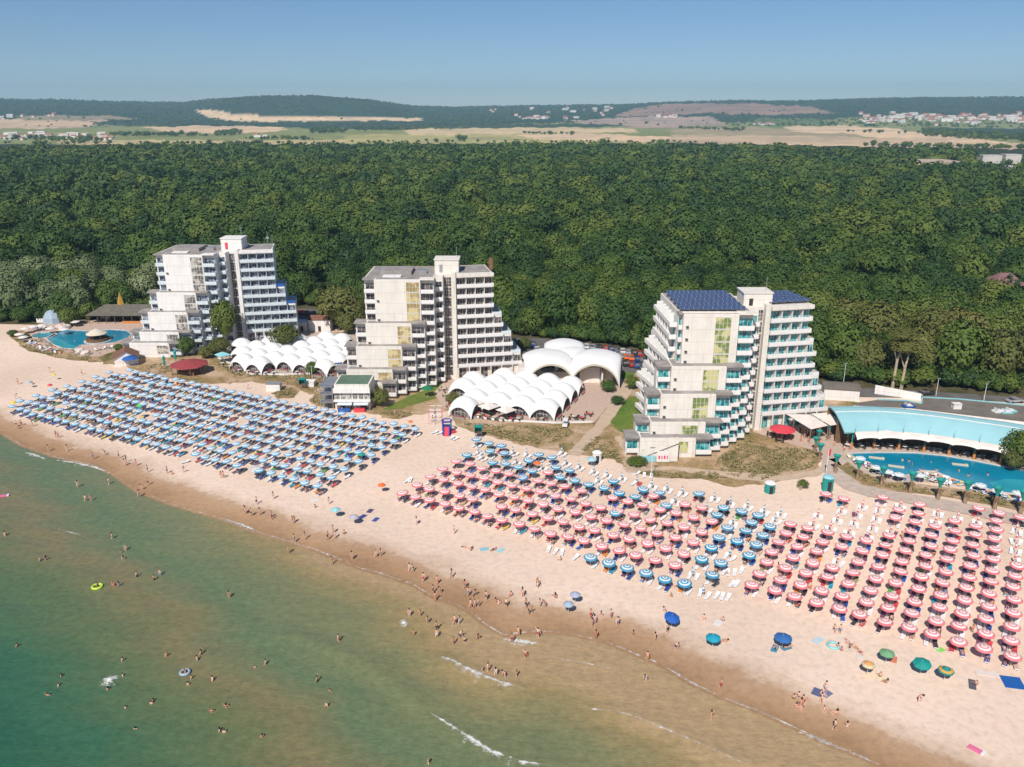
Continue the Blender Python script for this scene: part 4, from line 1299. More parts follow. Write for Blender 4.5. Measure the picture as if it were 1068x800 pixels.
kerb([(884, 474), (897, 473), (920, 472.5), (955, 473), (985, 476), (1015, 481), (1045, 487), (1110, 500), (1140, 512), (1110, 520), (1068, 517), (1040, 514), (1018, 507), (1003, 503), (990, 499), (975, 492.5), (962, 492), (950, 495), (941, 498.5), (925, 497), (913, 491), (902, 484)], 0.16)
setp(kr.build('pool_kerb', m_rock), 'pale stone edging of the right pool', 'kerb', kind='structure')
kr = MB()
kerb([(48, 353), (62, 346), (68, 344), (90, 345.5), (115, 344), (132, 345), (137.5, 349), (134, 353), (118, 358), (100, 360), (84, 360.5), (78, 364.5), (66, 364), (54, 359)], 0.12)
kerb([(33, 350), (42, 347.5), (54, 347), (60, 349), (54, 352), (42, 353.5), (34, 352.5)], 0.12)
setp(kr.build('pool_kerb', m_rock), 'pale stone edging of the left pools', 'kerb', kind='structure')

# bar in the left pool
P = G(102, 355.5)
pb = thing('pool_bar', (P.x, P.y, 0), 'round bar with pale conical roof standing in the left pool', 'bar')
MB().lathe([(3.6, 0.05), (3.6, 1.1), (3.2, 1.1), (3.2, 0.9), (0.01, 0.9)], 20).build('counter', m_wood, pb)
MB().lathe([(3.35, 2.55), (3.3, 2.7), (1.6, 3.7), (0.02, 4.3)], 20).build('roof', m_thatchlight, pb)
MB().lathe([(3.30, 2.56), (1.6, 3.5), (0.02, 4.1)], 20).build('ceiling', m_wood, pb)
for k in range(8):
    a = k * pi / 4
    MB().cyl(3.0 * cos(a), 3.0 * sin(a), 0.9, 2.9, 0.08, 0.08, 6).build('post', m_wood, pb)
MB().lathe([(4.3, 0.02), (4.3, 0.22), (3.62, 0.22)], 24).build('rim', m_rock, pb)
# round tent left
P = G(57, 336)
tt = thing('tent', (P.x, P.y, 0), 'small grey blue domed tent at the edge of the wood by the left pool', 'tent')
MB().lathe([(3.6, 0), (3.5, 2.0), (2.4, 4.0), (0.05, 5.0)], 10).build('canvas', m_bluecanvas, tt)
MB().box(-6, -3.2, -1, 2, 0, 1.6).build('porch', m_wallwhite, tt)
# rocks
for k, (px, py, s) in enumerate([(62, 342, 1.4), (66, 344, 1.8), (70, 342, 1.5), (84, 368, 1.7), (90, 370, 1.6), (82, 366, 1.2), (68, 340, 1.1), (150, 366, 1.2)]):
    P = G(px, py)
    bm = bmesh.new(); bmesh.ops.create_icosphere(bm, subdivisions=2, radius=s)
    for v in bm.verts:
        v.co *= 0.8 + 0.35 * random.random(); v.co.z *= 0.65
    me = bpy.data.meshes.new('rock'); bm.to_mesh(me); bm.free(); me.materials.append(m_rock)
    setp(obj_from('rock', me, None, (P.x, P.y, s * 0.3)), ['small', 'large', 'low', 'tall', 'broad', 'little', 'far', 'lone'][k] + ' pale boulder by the left pool, ' + nth(k + 1) + ' of the boulders counted round it', 'rock', 'boulders round the left pool')

# curved turquoise roof of the pool bar
ptsF = [(881, 451), (900, 450), (925, 449.5), (950, 451), (975, 453.5), (1000, 457), (1025, 461), (1052, 466), (1090, 473), (1130, 482)]
ptsB = [(864, 424), (886, 423.5), (912, 424), (940, 426), (968, 429), (995, 432.5), (1020, 436), (1050, 440), (1085, 446), (1120, 452)]
F = [G(a, b_, 4.6) for a, b_ in ptsF]; B = [G(a, b_, 7.2) for a, b_ in ptsB]
org = G(960, 460)
rb = thing('pool_bar_building', (org.x, org.y, 0), 'long curved building with turquoise roof behind the right pool', 'building')
rm = MB()
def cr(P, t):
    t *= (len(P) - 1); i = min(int(t), len(P) - 2); return P[i].lerp(P[i + 1], t - i)
NN = 36
for s_ in range(NN):
    for k in range(6):
        qs = []
        for (ss, kk_) in ((s_, k), (s_ + 1, k), (s_ + 1, k + 1), (s_, k + 1)):
            f_, b2 = cr(F, ss / NN), cr(B, ss / NN)
            u = kk_ / 6
            q = f_.lerp(b2, u); q.z = 4.6 + 2.9 * sin(u * pi * 0.62) / sin(pi * 0.62) * 0.9
            qs.append(q - org)
        rm.add(qs, [(0, 1, 2, 3)])
        rm.add([q - Vector((0, 0, 0.25)) for q in qs], [(3, 2, 1, 0)])
mt, N, L, b = nt_new('turquoise_seamed_roof')
g_ = N.new('ShaderNodeNewGeometry')
wv = N.new('ShaderNodeTexWave'); wv.inputs['Scale'].default_value = 0.9; wv.inputs['Distortion'].default_value = 0.0; wv.bands_direction = 'X'
L.new(g_.outputs['Position'], wv.inputs['Vector'])
nn_ = noise(N, L, g_.outputs['Position'], 0.3, 4)
c_1 = mixc(N, L, nn_.outputs[0], (0.25, 0.49, 0.53), (0.35, 0.61, 0.64))
r_w = ramp(N, [(0.0, (0.80, 0.84, 0.86)), (0.12, (1, 1, 1))]); L.new(wv.outputs[0], r_w.inputs[0])
mm_ = N.new('ShaderNodeMix'); mm_.data_type = 'RGBA'; mm_.blend_type = 'MULTIPLY'; mm_.inputs[0].default_value = 1
L.new(c_1, mm_.inputs[6]); L.new(r_w.outputs[0], mm_.inputs[7]); L.new(mm_.outputs[2], b.inputs['Base Color'])
b.inputs['Roughness'].default_value = 0.55
rm.build('roof', mt, rb)
# ridge seam, back wall and columns, canopies
sm_ = MB()
for s_ in range(NN):
    q = []
    for ss in (s_, s_ + 1):
        p = cr(F, ss / NN).lerp(cr(B, ss / NN), 0.62); p.z = 4.6 + 2.9 * sin(0.62 * pi * 0.62) / sin(pi * 0.62) * 0.9 + 0.08; q.append(p - org)
    sm_.tube(q[0], q[1], 0.12, n=4)
sm_.build('ridge_seam', m_wallwhite, rb)
bw = MB()
for s_ in range(12):
    a, c_ = cr(B, s_ / 12) - org, cr(B, (s_ + 1) / 12) - org
    f0, f1 = cr(F, s_ / 12) - org, cr(F, (s_ + 1) / 12) - org
    a2, c2_ = f0.lerp(a, 0.45), f1.lerp(c_, 0.45)
    bw.add([(a2.x, a2.y, 0), (c2_.x, c2_.y, 0), (c2_.x, c2_.y, 5.6), (a2.x, a2.y, 5.6)], [(0, 1, 2, 3)])
    bw.add([(a.x, a.y, 0), (c_.x, c_.y, 0), (c_.x, c_.y, 6.9), (a.x, a.y, 6.9)], [(3, 2, 1, 0)])
bw.build('back_wall', m_wood, rb)
for s_ in range(9):
    f0 = cr(F, 0.06 + s_ * 0.94 / 8.0) - org
    cl = MB().cyl(f0.x, f0.y + 0.6, 0.0, 4.6, 0.16, 0.13, 8)
    cl.build('column', m_teal, rb)
    MB().cyl(f0.x, f0.y + 0.6, 0.01, 1.7, 0.32, 0.30, 8).build('column_base', m_orangewood, rb)
    MB().cyl(f0.x, f0.y - 0.4, 3.2, 6.4, 0.05, 0.04, 5).build('mast', m_metalgrey, rb)
    if s_ < 8:
        f1 = cr(F, 0.06 + (s_ + 1) * 0.94 / 8.0) - org
        cnv = MB()
        nrm = Vector((f1.y - f0.y, -(f1.x - f0.x), 0)).normalized()
        K = 8
        rows = []
        for r_i, (dd, zz, sag) in enumerate([(-0.6, 4.75, 0.0), (0.4, 4.55, 0.15), (1.3, 3.9, -0.3), (1.7, 3.4, -0.3)]):
            row = []
            for k in range(K + 1):
                p = f0.lerp(f1, k / K) + nrm * dd
                row.append((p.x, p.y, zz - sag * sin(pi * k / K) - (0.12 if k in (0, K) and r_i else 0)))
            rows.append(row)
        for r_i in range(3):
            for k in range(K):
                cnv.add([rows[r_i + 1][k], rows[r_i + 1][k + 1], rows[r_i][k + 1], rows[r_i][k]], [(0, 1, 2, 3)])
        cnv.build('canopy', m_canvas, rb)
# tables on the pool side of the bar
for k, (px, py) in enumerate([(898, 464.5), (914, 464.5), (929, 464.5), (943, 465.5), (955, 466), (968, 467), (980, 468.5), (992, 470.5), (1008, 472), (1025, 474.5), (1038, 476), (1053, 479)]):
    table_set('dining_table', 'tables along the right pool', (*G(px, py + 3.2).xy, 0.1), nth(k + 1) + ' white table from the left along the deck of the right pool bar', m_whiteplastic, m_dark)
for k in range(14):
    p = cr(F, 0.05 + k / 14.5); p = p.lerp(cr(B, 0.05 + k / 14.5), 0.18)
    table_set('dining_table', 'tables inside the pool bar', (p.x, p.y, 0.1), nth(k + 1) + ' table from the left in the shade under the turquoise roof', m_whiteplastic, m_dark)

# flat roofed wing behind
fb = thing('flat_roofed_building', (*G(960, 425).xy, 0), 'long low building with brown flat roof and turquoise edge behind the pool bar', 'building')
o_ = fb.location
def rel(px, py, z=0): q = G(px, py, z); return (q.x - o_.x, q.y - o_.y)
poly = [rel(915, 417, 3.6), rel(945, 418, 3.6), rel(961, 421, 3.6), rel(962, 414.5, 3.6), rel(1000, 416.5, 3.6), (rel(1090, 425, 3.6)), rel(1140, 431, 3.6), rel(1130, 450, 3.6), rel(1068, 440, 3.6), rel(1000, 432, 3.6), rel(950, 426, 3.6), rel(890, 423, 3.6), rel(894, 420, 3.6)]
MB().prism(poly, 0, 3.6, 0, 1).build('wall', [m_wallwhite, m_roofbrown], fb)
eg = MB()
for i in range(len(poly)):
    a, c_ = poly[i], poly[(i + 1) % len(poly)]
    if i in (0, 1, 2, 3, 4, 5): eg.tube((a[0], a[1], 3.7), (c_[0], c_[1], 3.7), 0.2, n=4)
eg.build('roof_edge', m_tealroof, fb)
gable('garage', 877, 418, 9.0, 6.0, 3.2, 0.6, radians(-12), m_wallwhite, m_roofbrown, 'white garage building with grey roof right of the right hotel', 'building', 0.3, False)
ww = thing('boundary_wall', (*G(940, 414).xy, 0), 'white painted wall panel behind the flat brown roof', 'wall')
a, c_ = G(912, 411) - ww.location, G(960, 417.5) - ww.location
MB().add([(a.x, a.y, 0), (c_.x, c_.y, 0), (c_.x, c_.y, 1.8), (a.x, a.y, 2.6), (a.x, a.y + .3, 0), (c_.x, c_.y + .3, 0), (c_.x, c_.y + .3, 1.8), (a.x, a.y + .3, 2.6)],
         [(0, 1, 2, 3), (7, 6, 5, 4), (3, 2, 6, 7), (0, 3, 7, 4), (1, 5, 6, 2)]).build('panel', m_wallwhite, ww)
ro = thing('roof_hatch', (*G(997, 426, 3.6).xy, 3.6), 'white box hatch standing on the brown flat roof', 'hatch')
MB().box(-1, 1, -0.7, 0.7, 0.02, 1.3).build('box', m_wallwhite, ro); MB().box(-1.1, 1.1, -0.8, 0.8, 1.31, 1.4).build('lid', m_wallwhite, ro)

# white shade sails in front of the right hotel
ss = thing('shade_sail', (*G(838, 446).xy, 0), 'white square shade sails on masts over the terrace of the right hotel', 'shade sail')
o_ = ss.location
for corners in ([(820, 431), (846, 431), (864, 443), (846, 447)], [(846, 430.5), (866, 429), (882, 441), (866, 443)]):
    P = [G(a, b_, 4.2) - o_ for a, b_ in corners]
    c_ = sum(P, Vector()) / 4; c_.z = 5.4
    mb = MB()
    for i in range(4):
        a, e = P[i], P[(i + 1) % 4]
        mb.add([(a.x, a.y, 4.0), (e.x, e.y, 4.0), (c_.x, c_.y, c_.z)], [(0, 1, 2)])
    mb.build('sail', m_canvas, ss)
    MB().cyl(c_.x, c_.y, 0.0, 7.6, 0.1, 0.07, 6).build('mast', m_metalgrey, ss)
    for p in P: MB().cyl(p.x, p.y, 0, 4.0, 0.07, 0.07, 6).build('post', m_metalgrey, ss)
for k, (px, py) in enumerate([(838, 452), (846, 456), (854, 450), (862, 448), (850, 448)]):
    table_set('dining_table', 'tables under the shade sails', (*G(px, py).xy, 0.1), nth(k + 1) + ' table from the left under the white shade sails', m_orangewood, m_dark)
# red umbrella with six tables
ru = thing('market_umbrella', (*G(815, 458).xy, 0), 'wide red umbrella over dark tables on the terrace of the right hotel', 'umbrella')
MB().lathe([(3.1, 2.5), (3.0, 2.65), (1.5, 3.1), (0.03, 3.5)], 8).build('canopy', m_red, ru)
MB().cyl(0, 0, 0, 3.5, 0.06, 0.05, 6).build('pole', m_metalgrey, ru)
MB().cyl(0, 0, 0.09, 0.2, 0.4, 0.4, 8).build('base', m_roofgrey, ru)
for k, (px, py) in enumerate([(804, 455), (813, 461), (822, 458), (809, 457), (819, 454)]):
    table_set('dining_table', 'tables at the red umbrella', (*G(px, py).xy, 0.1), nth(k + 1) + ' dark table counted from the left around the wide red umbrella' if False else ['dark table at the left edge of the red umbrella', 'dark table nearest the beach below the red umbrella', 'dark table at the right edge of the red umbrella', 'dark table left behind the red umbrella pole', 'dark table right behind the red umbrella pole'][k], m_wood, m_dark)

# palm-shaped teal posts: a trunk, a waist of dark leaves and a teal funnel
def palm(label, p, dark=False, s=1.0):
    t = thing('palm_post', p, label, 'palm post', 'teal palm posts')
    t.scale = (s, s, s)
    MB().cyl(0, 0, 0, 2.4, 0.36, 0.24, 8).build('trunk', m_wood if False else M_PALM, t)
    sk = MB()
    for k in range(10):
        a = k * 2 * pi / 10
        sk.add([(0.2 * cos(a - .3), 0.2 * sin(a - .3), 2.2), (0.2 * cos(a + .3), 0.2 * sin(a + .3), 2.2), (0.75 * cos(a + .1), 0.75 * sin(a + .1), 1.6), (0.6 * cos(a - .2), 0.6 * sin(a - .2), 1.5)], [(0, 1, 2, 3)])
    sk.build('skirt', m_wood, t)
    MB().lathe([(0.20, 2.3), (0.32, 2.9), (0.60, 3.6), (0.85, 4.0), (0.65, 4.05), (0.02, 3.6)], 10).build('funnel', m_teal, t)
    return t


M_PALM = M('palm_trunk', (0.30, 0.20, 0.12), 0.9, 0.25, 3)
PALMS = [(864, 458, 0.9), (853, 464.5, 0.9), (849.5, 472, 0.9), (854, 481, 1), (883, 464.5, 0.9), (871, 493, 1), (894, 500, 1), (919, 507, 1.05), (949, 514, 1.1), (978, 521, 1.1), (1006, 525, 1.15), (1037, 531, 1.15), (1064, 536, 1.2)]
pp = None
for k, (px, py, s) in enumerate(sorted(PALMS)):
    lab = nth(k + 1) + ' teal palm shaped post from the left beside the right pool'
    loc = (*G(px, py).xy, 0.1)
    if pp is None: pp = palm(lab, loc, s=s)
    else: dup(pp, loc, random.uniform(0, 3), lab, scale=(s, s, s))
# folded teal parasols on tall posts, left
for k, (px, py) in enumerate([(172, 384), (183.5, 378), (197, 390)]):
    t = thing('folded_umbrella', (*G(px, py).xy, 0), ['folded teal umbrella left of the red roofed bar', 'folded teal umbrella behind the red roofed bar', 'folded teal umbrella in front of the red roofed bar'][k], 'umbrella', 'folded teal umbrellas')
    MB().lathe([(0.1, 1.0), (0.45, 1.4), (0.3, 2.6), (0.5, 3.4), (0.02, 4.1)], 8).build('canopy', m_teal, t)
    MB().cyl(0, 0, 0, 1.1, 0.05, 0.05, 6).build('pole', m_metalgrey, t)
t = thing('folded_umbrella', (*G(161, 371).xy, 0), 'folded turquoise umbrella at the foot of the left hotel', 'umbrella', 'folded teal umbrellas')
MB().lathe([(0.1, 0.6), (0.8, 1.0), (0.6, 2.6), (0.5, 3.4), (0.02, 3.9)], 8).build('canopy', m_tealroof, t)
MB().cyl(0, 0, 0, 1.1, 0.05, 0.05, 6).build('pole', m_metalgrey, t)
# square market umbrellas by the shells
for k, (px, py, r, mt_, lab) in enumerate([(233, 378, 2.6, m_tealroof, 'turquoise square umbrella left of the left shells'), (256, 384.5, 2.6, m_tealroof, 'turquoise square umbrella before the first left shell arch'),
                                       (273, 388, 2.6, m_tealroof, 'turquoise square umbrella before the second left shell arch'),
                                       (495, 429, 3.0, m_canvas, 'white square umbrella left of the right shells'), (510, 433, 3.0, m_canvas, 'white square umbrella beside the leftmost one at the right shells'),
                                       (528, 437, 2.7, m_canvas, 'white square umbrella nearest the sand at the right shells'), (446, 414, 1.8, M('green_cloth', (0.01, 0.16, 0.07)), 'small green umbrella on the lawn of the middle hotel')]):
    t = thing('market_umbrella', (*G(px, py).xy, 0.05), lab, 'umbrella')
    n_ = 4 if k < 6 else 8
    MB().lathe([(r, 2.4), (r * 0.98, 2.5), (0.03, 3.4)], n_).build('canopy', mt_, t)
    MB().cyl(0, 0, 0, 3.3, 0.05, 0.05, 6).build('pole', m_metalgrey, t)
    MB().cyl(0, 0, 0.04, 0.15, 0.35, 0.35, 8).build('base', m_roofgrey, t)
TBL = [(482, 431), (490, 433), (499, 435.5), (507, 437), (515, 438), (523, 440 - 1), (533, 439), (540, 440 - 1), (598, 437), (606, 438), (590, 439), (565, 439), (614, 434), (485, 428), (470, 418), (474, 422), (466, 414), (462, 408), (470, 425)]
for k, (px, py) in enumerate(TBL):
    table_set('dining_table', 'tables outside the right shells', (*G(px, py).xy, 0.1), nth(k + 1) + ' table on the terrace of the right shell restaurant, counted from the left group', m_rim if k % 3 else m_red, m_dark)
for k, (px, py) in enumerate([(232, 381), (240, 384), (250, 388), (259, 389), (268, 390.5), (277, 391), (285, 390.5), (245, 381), (263, 386), (310, 390), (225, 360), (230, 363), (236, 366), (228, 368)]):
    table_set('dining_table', 'tables outside the left shells', (*G(px, py).xy, 0.1), nth(k + 1) + ' table on the terrace of the left shell restaurant, counted from its left end', m_canvas, m_dark)

# ================================================================== CARS
CARM = {}
def carmat(c):
    if c not in CARM:
        m, N, L, b = nt_new('car_paint')
        b.inputs['Base Color'].default_value = (*c, 1); b.inputs['Roughness'].default_value = 0.3; b.inputs['Coat Weight'].default_value = 0.5
        CARM[c] = m
    return CARM[c]
CARB = None
def car(px, py, rz, c, cname, where, z=0.08):
    global CARB
    P = G(px, py)
    if CARB is None:
        b_ = MB()
        prof = [(-2.1, 0.35), (-2.15, 0.75), (-1.95, 0.95), (-1.0, 1.0), (1.35, 0.98), (2.05, 0.80), (2.12, 0.4)]
        n = len(prof)
        for s in (-0.85, 0.85): pass
        vs = [(x, -0.86, z_) for x, z_ in prof] + [(x, 0.86, z_) for x, z_ in prof]
        b_.add(vs, [tuple(range(n)), tuple(range(2 * n - 1, n - 1, -1))] + [(i, n + i, n + (i + 1) % n, (i + 1) % n) for i in range(n)])
        rf = [(-1.55, 0.97), (-1.2, 1.42), (0.3, 1.45), (1.05, 0.97)]
        g = MB()
        vs = [(x, -0.72 if z_ > 1.2 else -0.82, z_) for x, z_ in rf] + [(x, 0.72 if z_ > 1.2 else 0.82, z_) for x, z_ in rf]
        g.add(vs, [(0, 1, 2, 3), (7, 6, 5, 4), (0, 4, 5, 1), (2, 6, 7, 3)])
        r = MB().box(-1.22, 0.32, -0.73, 0.73, 1.43, 1.48)
        wv_ = MB()
        w_ = MB().tube((0, -0.1, 0), (0, 0.1, 0), 0.32, n=12)
        CARB = (b_.mesh('body', carmat(c)), g.mesh('window_glass', m_glassdark), r.mesh('roof', carmat(c)), w_.mesh('wheel', m_rubber))
    t = thing('parked_car', (P.x, P.y, z), cname + ' ' + where, 'car', 'parked cars', rz)
    for nm, me in (('body', CARB[0]), ('window_glass', CARB[1]), ('roof', CARB[2])):
        o = obj_from(nm, me, t)
        if nm != 'window_glass':
            o.material_slots[0].link = 'OBJECT'; o.material_slots[0].material = carmat(c)
    for sx in (-1.3, 1.3):
        for sy in (-0.8, 0.8): obj_from('wheel', CARB[3], t, (sx, sy, 0.32))
    return t
CC = [((0.6, 0.6, 0.6), 'white'), ((0.3, 0.31, 0.33), 'silver'), ((0.03, 0.03, 0.035), 'black'), ((0.4, 0.02, 0.02), 'red'), ((0.02, 0.06, 0.2), 'blue'), ((0.12, 0.12, 0.13), 'grey')]
k = 0
ROWS = [([(536, 357.5), (542, 359), (549, 360), (556, 361)], 'behind the middle hotel by the wood'), ([(524, 360), (531, 362), (552, 369), (560, 366)], 'left of the great arches'),
        ([(606, 362), (612, 363), (618, 363.5), (625, 364), (631, 365), (637, 366), (643, 367), (649, 368), (655, 369), (661, 370), (667, 371)], 'in the back row under the trees'),
        ([(640, 372), (646, 373), (652, 374), (658, 375), (664, 376), (669, 377)], 'in the middle row behind the great arches'),
        ([(640, 379), (646, 380), (652, 381), (658, 382), (664, 383), (669, 384)], 'in the front row behind the great arches'),
        ([(306, 327), (310, 327), (314, 327.5), (320, 328), (327, 328.5)], 'under the trees behind the left shells'),
        ([(298, 331), (303, 332)], 'beside the left hotel'),
        ([(953, 414), (1058, 420)], 'behind the flat brown roof'), ([(874, 407)], 'in the shade right of the right hotel'), ([(966, 412)], 'under the tree behind the flat brown roof')]
for pts, where in ROWS:
    for i, (px, py) in enumerate(pts):
        c, cn = CC[(k * 5 + i * 2 + 1) % 6] if not (px in (652, 658) and 372 < py < 380) else ((0.75, 0.15, 0.03), 'orange')
        if px == 314 or px == 320: c, cn = CC[3]
        if px in (953, 1058): c, cn = CC[1]
        lab = cn + ' car parked ' + where + (', ' + nth(i + 1) + ' car from the left' if len(pts) > 1 else '')
        car(px, py, radians(90 + random.uniform(-8, 8)) if len(pts) > 2 else radians(10), c, lab, '')
        k += 1
for o in list(SC.objects):
    if o.name.startswith('parked_car'): o['label'] = o['label'].strip()
cv = thing('golf_cart', (*G(589.5, 445).xy, 0.09), 'white utility cart driving along the sandy path', 'cart', rz=radians(80))
MB().box(-1.3, 1.3, -0.6, 0.6, 0.35, 0.9).build('body', m_whiteplastic, cv)
MB().box(-1.1, 0.9, -0.62, 0.62, 1.75, 1.85).build('roof', m_whiteplastic, cv)
for sx in (-1.0, 0.8):
    for sy in (-.55, .55): MB().cyl(sx, sy, 0.9, 1.75, 0.04, 0.04, 5).build('post', m_metalgrey, cv)
for sx in (-0.85, 0.85):
    for sy in (-.5, .5): MB().tube((sx, sy - .1, 0.28), (sx, sy + .1, 0.28), 0.28, n=10).build('wheel', m_rubber, cv)
# pedal boats stored on the brown roof, boats by the cabin
def boat(px, py, z, rz, m1, lab, L_=3.2):
    t = thing('pedal_boat', (*G(px, py, z).xy, z), lab, 'boat', rz=rz)
    h_ = MB()
    for s in (-0.55, 0.55):
        h_.add([(-L_ / 2, s - .25, 0.05), (L_ / 2 - .5, s - .25, 0.05), (L_ / 2, s, 0.35), (L_ / 2 - .5, s + .25, 0.05), (-L_ / 2, s + .25, 0.05), (-L_ / 2, s - .3, 0.5), (L_ / 2 - .5, s - .3, 0.5), (L_ / 2 - .5, s + .3, 0.5), (-L_ / 2, s + .3, 0.5)],
               [(0, 1, 6, 5), (1, 2, 6), (2, 3, 7), (3, 4, 8, 7), (5, 6, 7, 8), (6, 2, 7), (0, 5, 8, 4), (0, 4, 3, 2, 1)])
    h_.build('hull', m1, t)
    s_ = MB().box(-0.9, 0.6, -0.8, 0.8, 0.51, 0.62); s_.box(-0.9, -0.75, -0.8, 0.8, 0.62, 1.1); s_.build('seat', m_whiteplastic, t)
boat(1042, 430, 3.65, 0.1, m_whiteplastic, 'white pedal boat stored on the brown flat roof')
boat(1050, 431, 3.65, 0.1, m_tealroof, 'light blue pedal boat stored on the brown flat roof')
boat(1054, 429.5, 3.65, 0.1, m_tealroof, 'second light blue pedal boat behind the first on the flat roof')
boat(948, 424.5, 3.65, 0.05, m_blue, 'dark blue covered boat on the brown flat roof')
# rubber rings and mats on the right pool, white nets of slides
for k, (px, py, lab, mt_) in enumerate([(914, 478.5, 'tan air mattress floating at the left of the right pool', m_rim), (934.5, 487.5, 'tan air mattress floating in the middle of the right pool', m_rim), (1001, 485.5, 'long yellowish float in the right pool', m_rim)]):
    t = thing('air_mattress', (*G(px, py).xy, 0.16), lab, 'air mattress', rz=random.uniform(-.4, .1))
    MB().box(-1.6, 1.6, -0.45, 0.45, 0, 0.14).build('mattress', mt_, t); MB().box(1.1, 1.6, -0.45, 0.45, 0.141, 0.24).build('pillow', mt_, t)

# ================================================================== PLAYGROUND and water toys near (460,440)
pg = thing('inflatable_slide', (*G(466, 452).xy, 0), 'red and indigo inflatable slide tower on the sand', 'slide')
pg.scale = (.66, .66, .66)
MB().box(-1.7, 1.7, 0, 2.6, 0, 2.6).build('tower', m_purple, pg)
sl = MB(); sl.add([(-0.9, 0, 2.5), (0.9, 0, 2.5), (0.9, -3.0, 0.2), (-0.9, -3.0, 0.2), (-0.9, 0, 2.1), (0.9, 0, 2.1), (0.9, -3.0, 0.0), (-0.9, -3.0, 0.0)], [(3, 2, 1, 0), (4, 5, 6, 7), (0, 1, 5, 4), (1, 2, 6, 5), (2, 3, 7, 6), (3, 0, 4, 7)])
sl.build('slide', m_red, pg)
for sx in (-1.1, 1.1): MB().tube((sx, -0.1, 2.7), (sx, -3.0, 0.5), 0.28, n=8).build('tube', m_purple, pg)
MB().tube((1.9, -0.4, 0.5), (3.2, 1.0, 0.5), 0.5, n=8).build('bumper', m_red, pg)
for sx in (-1.5, 1.5):
    for sy in (0.2, 2.4): MB().cyl(sx, sy, 2.6, 4.4, 0.22, 0.22, 8).build('pillar', m_teal if sx > 0 else m_blue, pg)
MB().lathe([(1.95, 4.3), (2.1, 4.6), (1.7, 4.9), (1.5, 4.5)], 14, cy=1.3).build('ring_roof', m_purple, pg)
tw = thing('climbing_frame', (*G(454, 443).xy, 0), 'thin metal climbing frame left of the inflatable slide', 'climbing frame')
for sx in (-1.6, 0, 1.6):
    for sy in (0, 2.5): MB().cyl(sx, sy, 0, 4.2, 0.06, 0.06, 5).build('post', m_pinkp if sx else m_purple, tw)
for zz in (1.5, 2.8, 4.1):
    MB().tube((-1.6, 0, zz), (1.6, 0, zz), 0.05, n=5).build('rail', m_metalgrey, tw); MB().tube((-1.6, 2.5, zz), (1.6, 2.5, zz), 0.05, n=5).build('rail', m_metalgrey, tw)
# banner flags, lamp posts, flag pole
def post(px, py, h_, lab, head=None, nm='lamp_post', cat='lamp post'):
    t = thing(nm, (*G(px, py).xy, 0), lab, cat)
    MB().cyl(0, 0, 0, h_, 0.09, 0.06, 6).build('pole', m_polewhite, t)
    if head == 'flag':
        MB().add([(0.05, 0, h_), (0.6, 0.2, h_ - 0.3), (0.5, 0.1, h_ - 1.8), (0.05, 0, h_ - 1.6), (0.05, .03, h_), (0.6, 0.23, h_ - 0.3), (0.5, 0.13, h_ - 1.8), (0.05, .03, h_ - 1.6)], [(0, 1, 2, 3), (7, 6, 5, 4)]).build('flag', m_red, t)
    else:
        MB().box(-0.5, 0.5, -0.15, 0.15, h_, h_ + 0.15).build('lamp_head', m_metalgrey, t)
post(861, 497, 6.5, 'white pole with limp red flag by the pool walk', 'flag', 'flag_pole', 'flag pole')
post(879, 404, 7, 'white lamp post at the edge of the wood right of the right hotel')
post(976, 413, 5, 'lamp post behind the brown flat roof')
post(1026, 418, 5, 'lamp post at the right end of the service road')
post(679, 499, 7, 'tall white lamp post on the beach before the right hotel')
post(326, 400, 5, 'lamp post beside the steps at the left shells')
# wooden fence of the sandy approach
fn_ = thing('rope_fence', (*G(300, 404).xy, 0), 'low wooden rail fence crossing the sand before the left shells', 'fence')
pl_ = [G(a, b_) - fn_.location for a, b_ in [(290, 400), (300, 401.5), (310, 404), (322, 407), (330, 409)]]
for i, p in enumerate(pl_):
    MB().cyl(p.x, p.y, 0, 1.2, 0.08, 0.07, 6).build('post', m_wood, fn_)
    if i: MB().tube((pl_[i - 1].x, pl_[i - 1].y, 1.0), (p.x, p.y, 1.0), 0.05, n=5).build('rail', m_wood, fn_)
# ================================================================== PARASOLS
def canopy_mesh(name, R, mat, h=0.50, n=10):
    vs = [(0, 0, 2.30)]
    mb = MB()
    prof = [(0.02, h), (R * 0.35, h * 0.80), (R * 0.7, h * 0.42), (R, 0.0), (R * 1.0, -0.13)]
    vs = []
    for (r, z) in prof:
        for k in range(n * 2):
            a = pi * k / n
            rr_ = r * (1.0 if k % 2 == 0 else 0.965)
            vs.append((rr_ * cos(a), rr_ * sin(a), z + (0.0 if k % 2 == 0 else -0.015 * r)))
    m_ = 2 * n
    fs = []
    for j in range(len(prof) - 1):
        for k in range(m_): fs.append((j * m_ + k, (j + 1) * m_ + k, (j + 1) * m_ + (k + 1) % m_, j * m_ + (k + 1) % m_))
    fs = [f[::-1] for f in fs]
    mb.add(vs, fs)
    return mb.mesh(name, mat)


POLE = MB().cyl(0, 0, 0, 2.35, 0.03, 0.025, 6).mesh('pole', m_polewhite)
CAN = {'pink': canopy_mesh('canopy', 1.21, m_pink, 0.42), 'blue': canopy_mesh('canopy', 1.21, m_blu, 0.42), 'pale': canopy_mesh('canopy', 1.06, m_lblu)}
FOLD = {}
for nm, mt_ in (('pink', m_pinkz), ('blue', m_bluz)):
    mb = MB().lathe([(0.13, 0.95), (0.24, 1.1), (0.17, 1.6), (0.10, 2.1), (0.01, 2.42)], 8)
    FOLD[nm] = mb.mesh('folded_canopy', mt_)


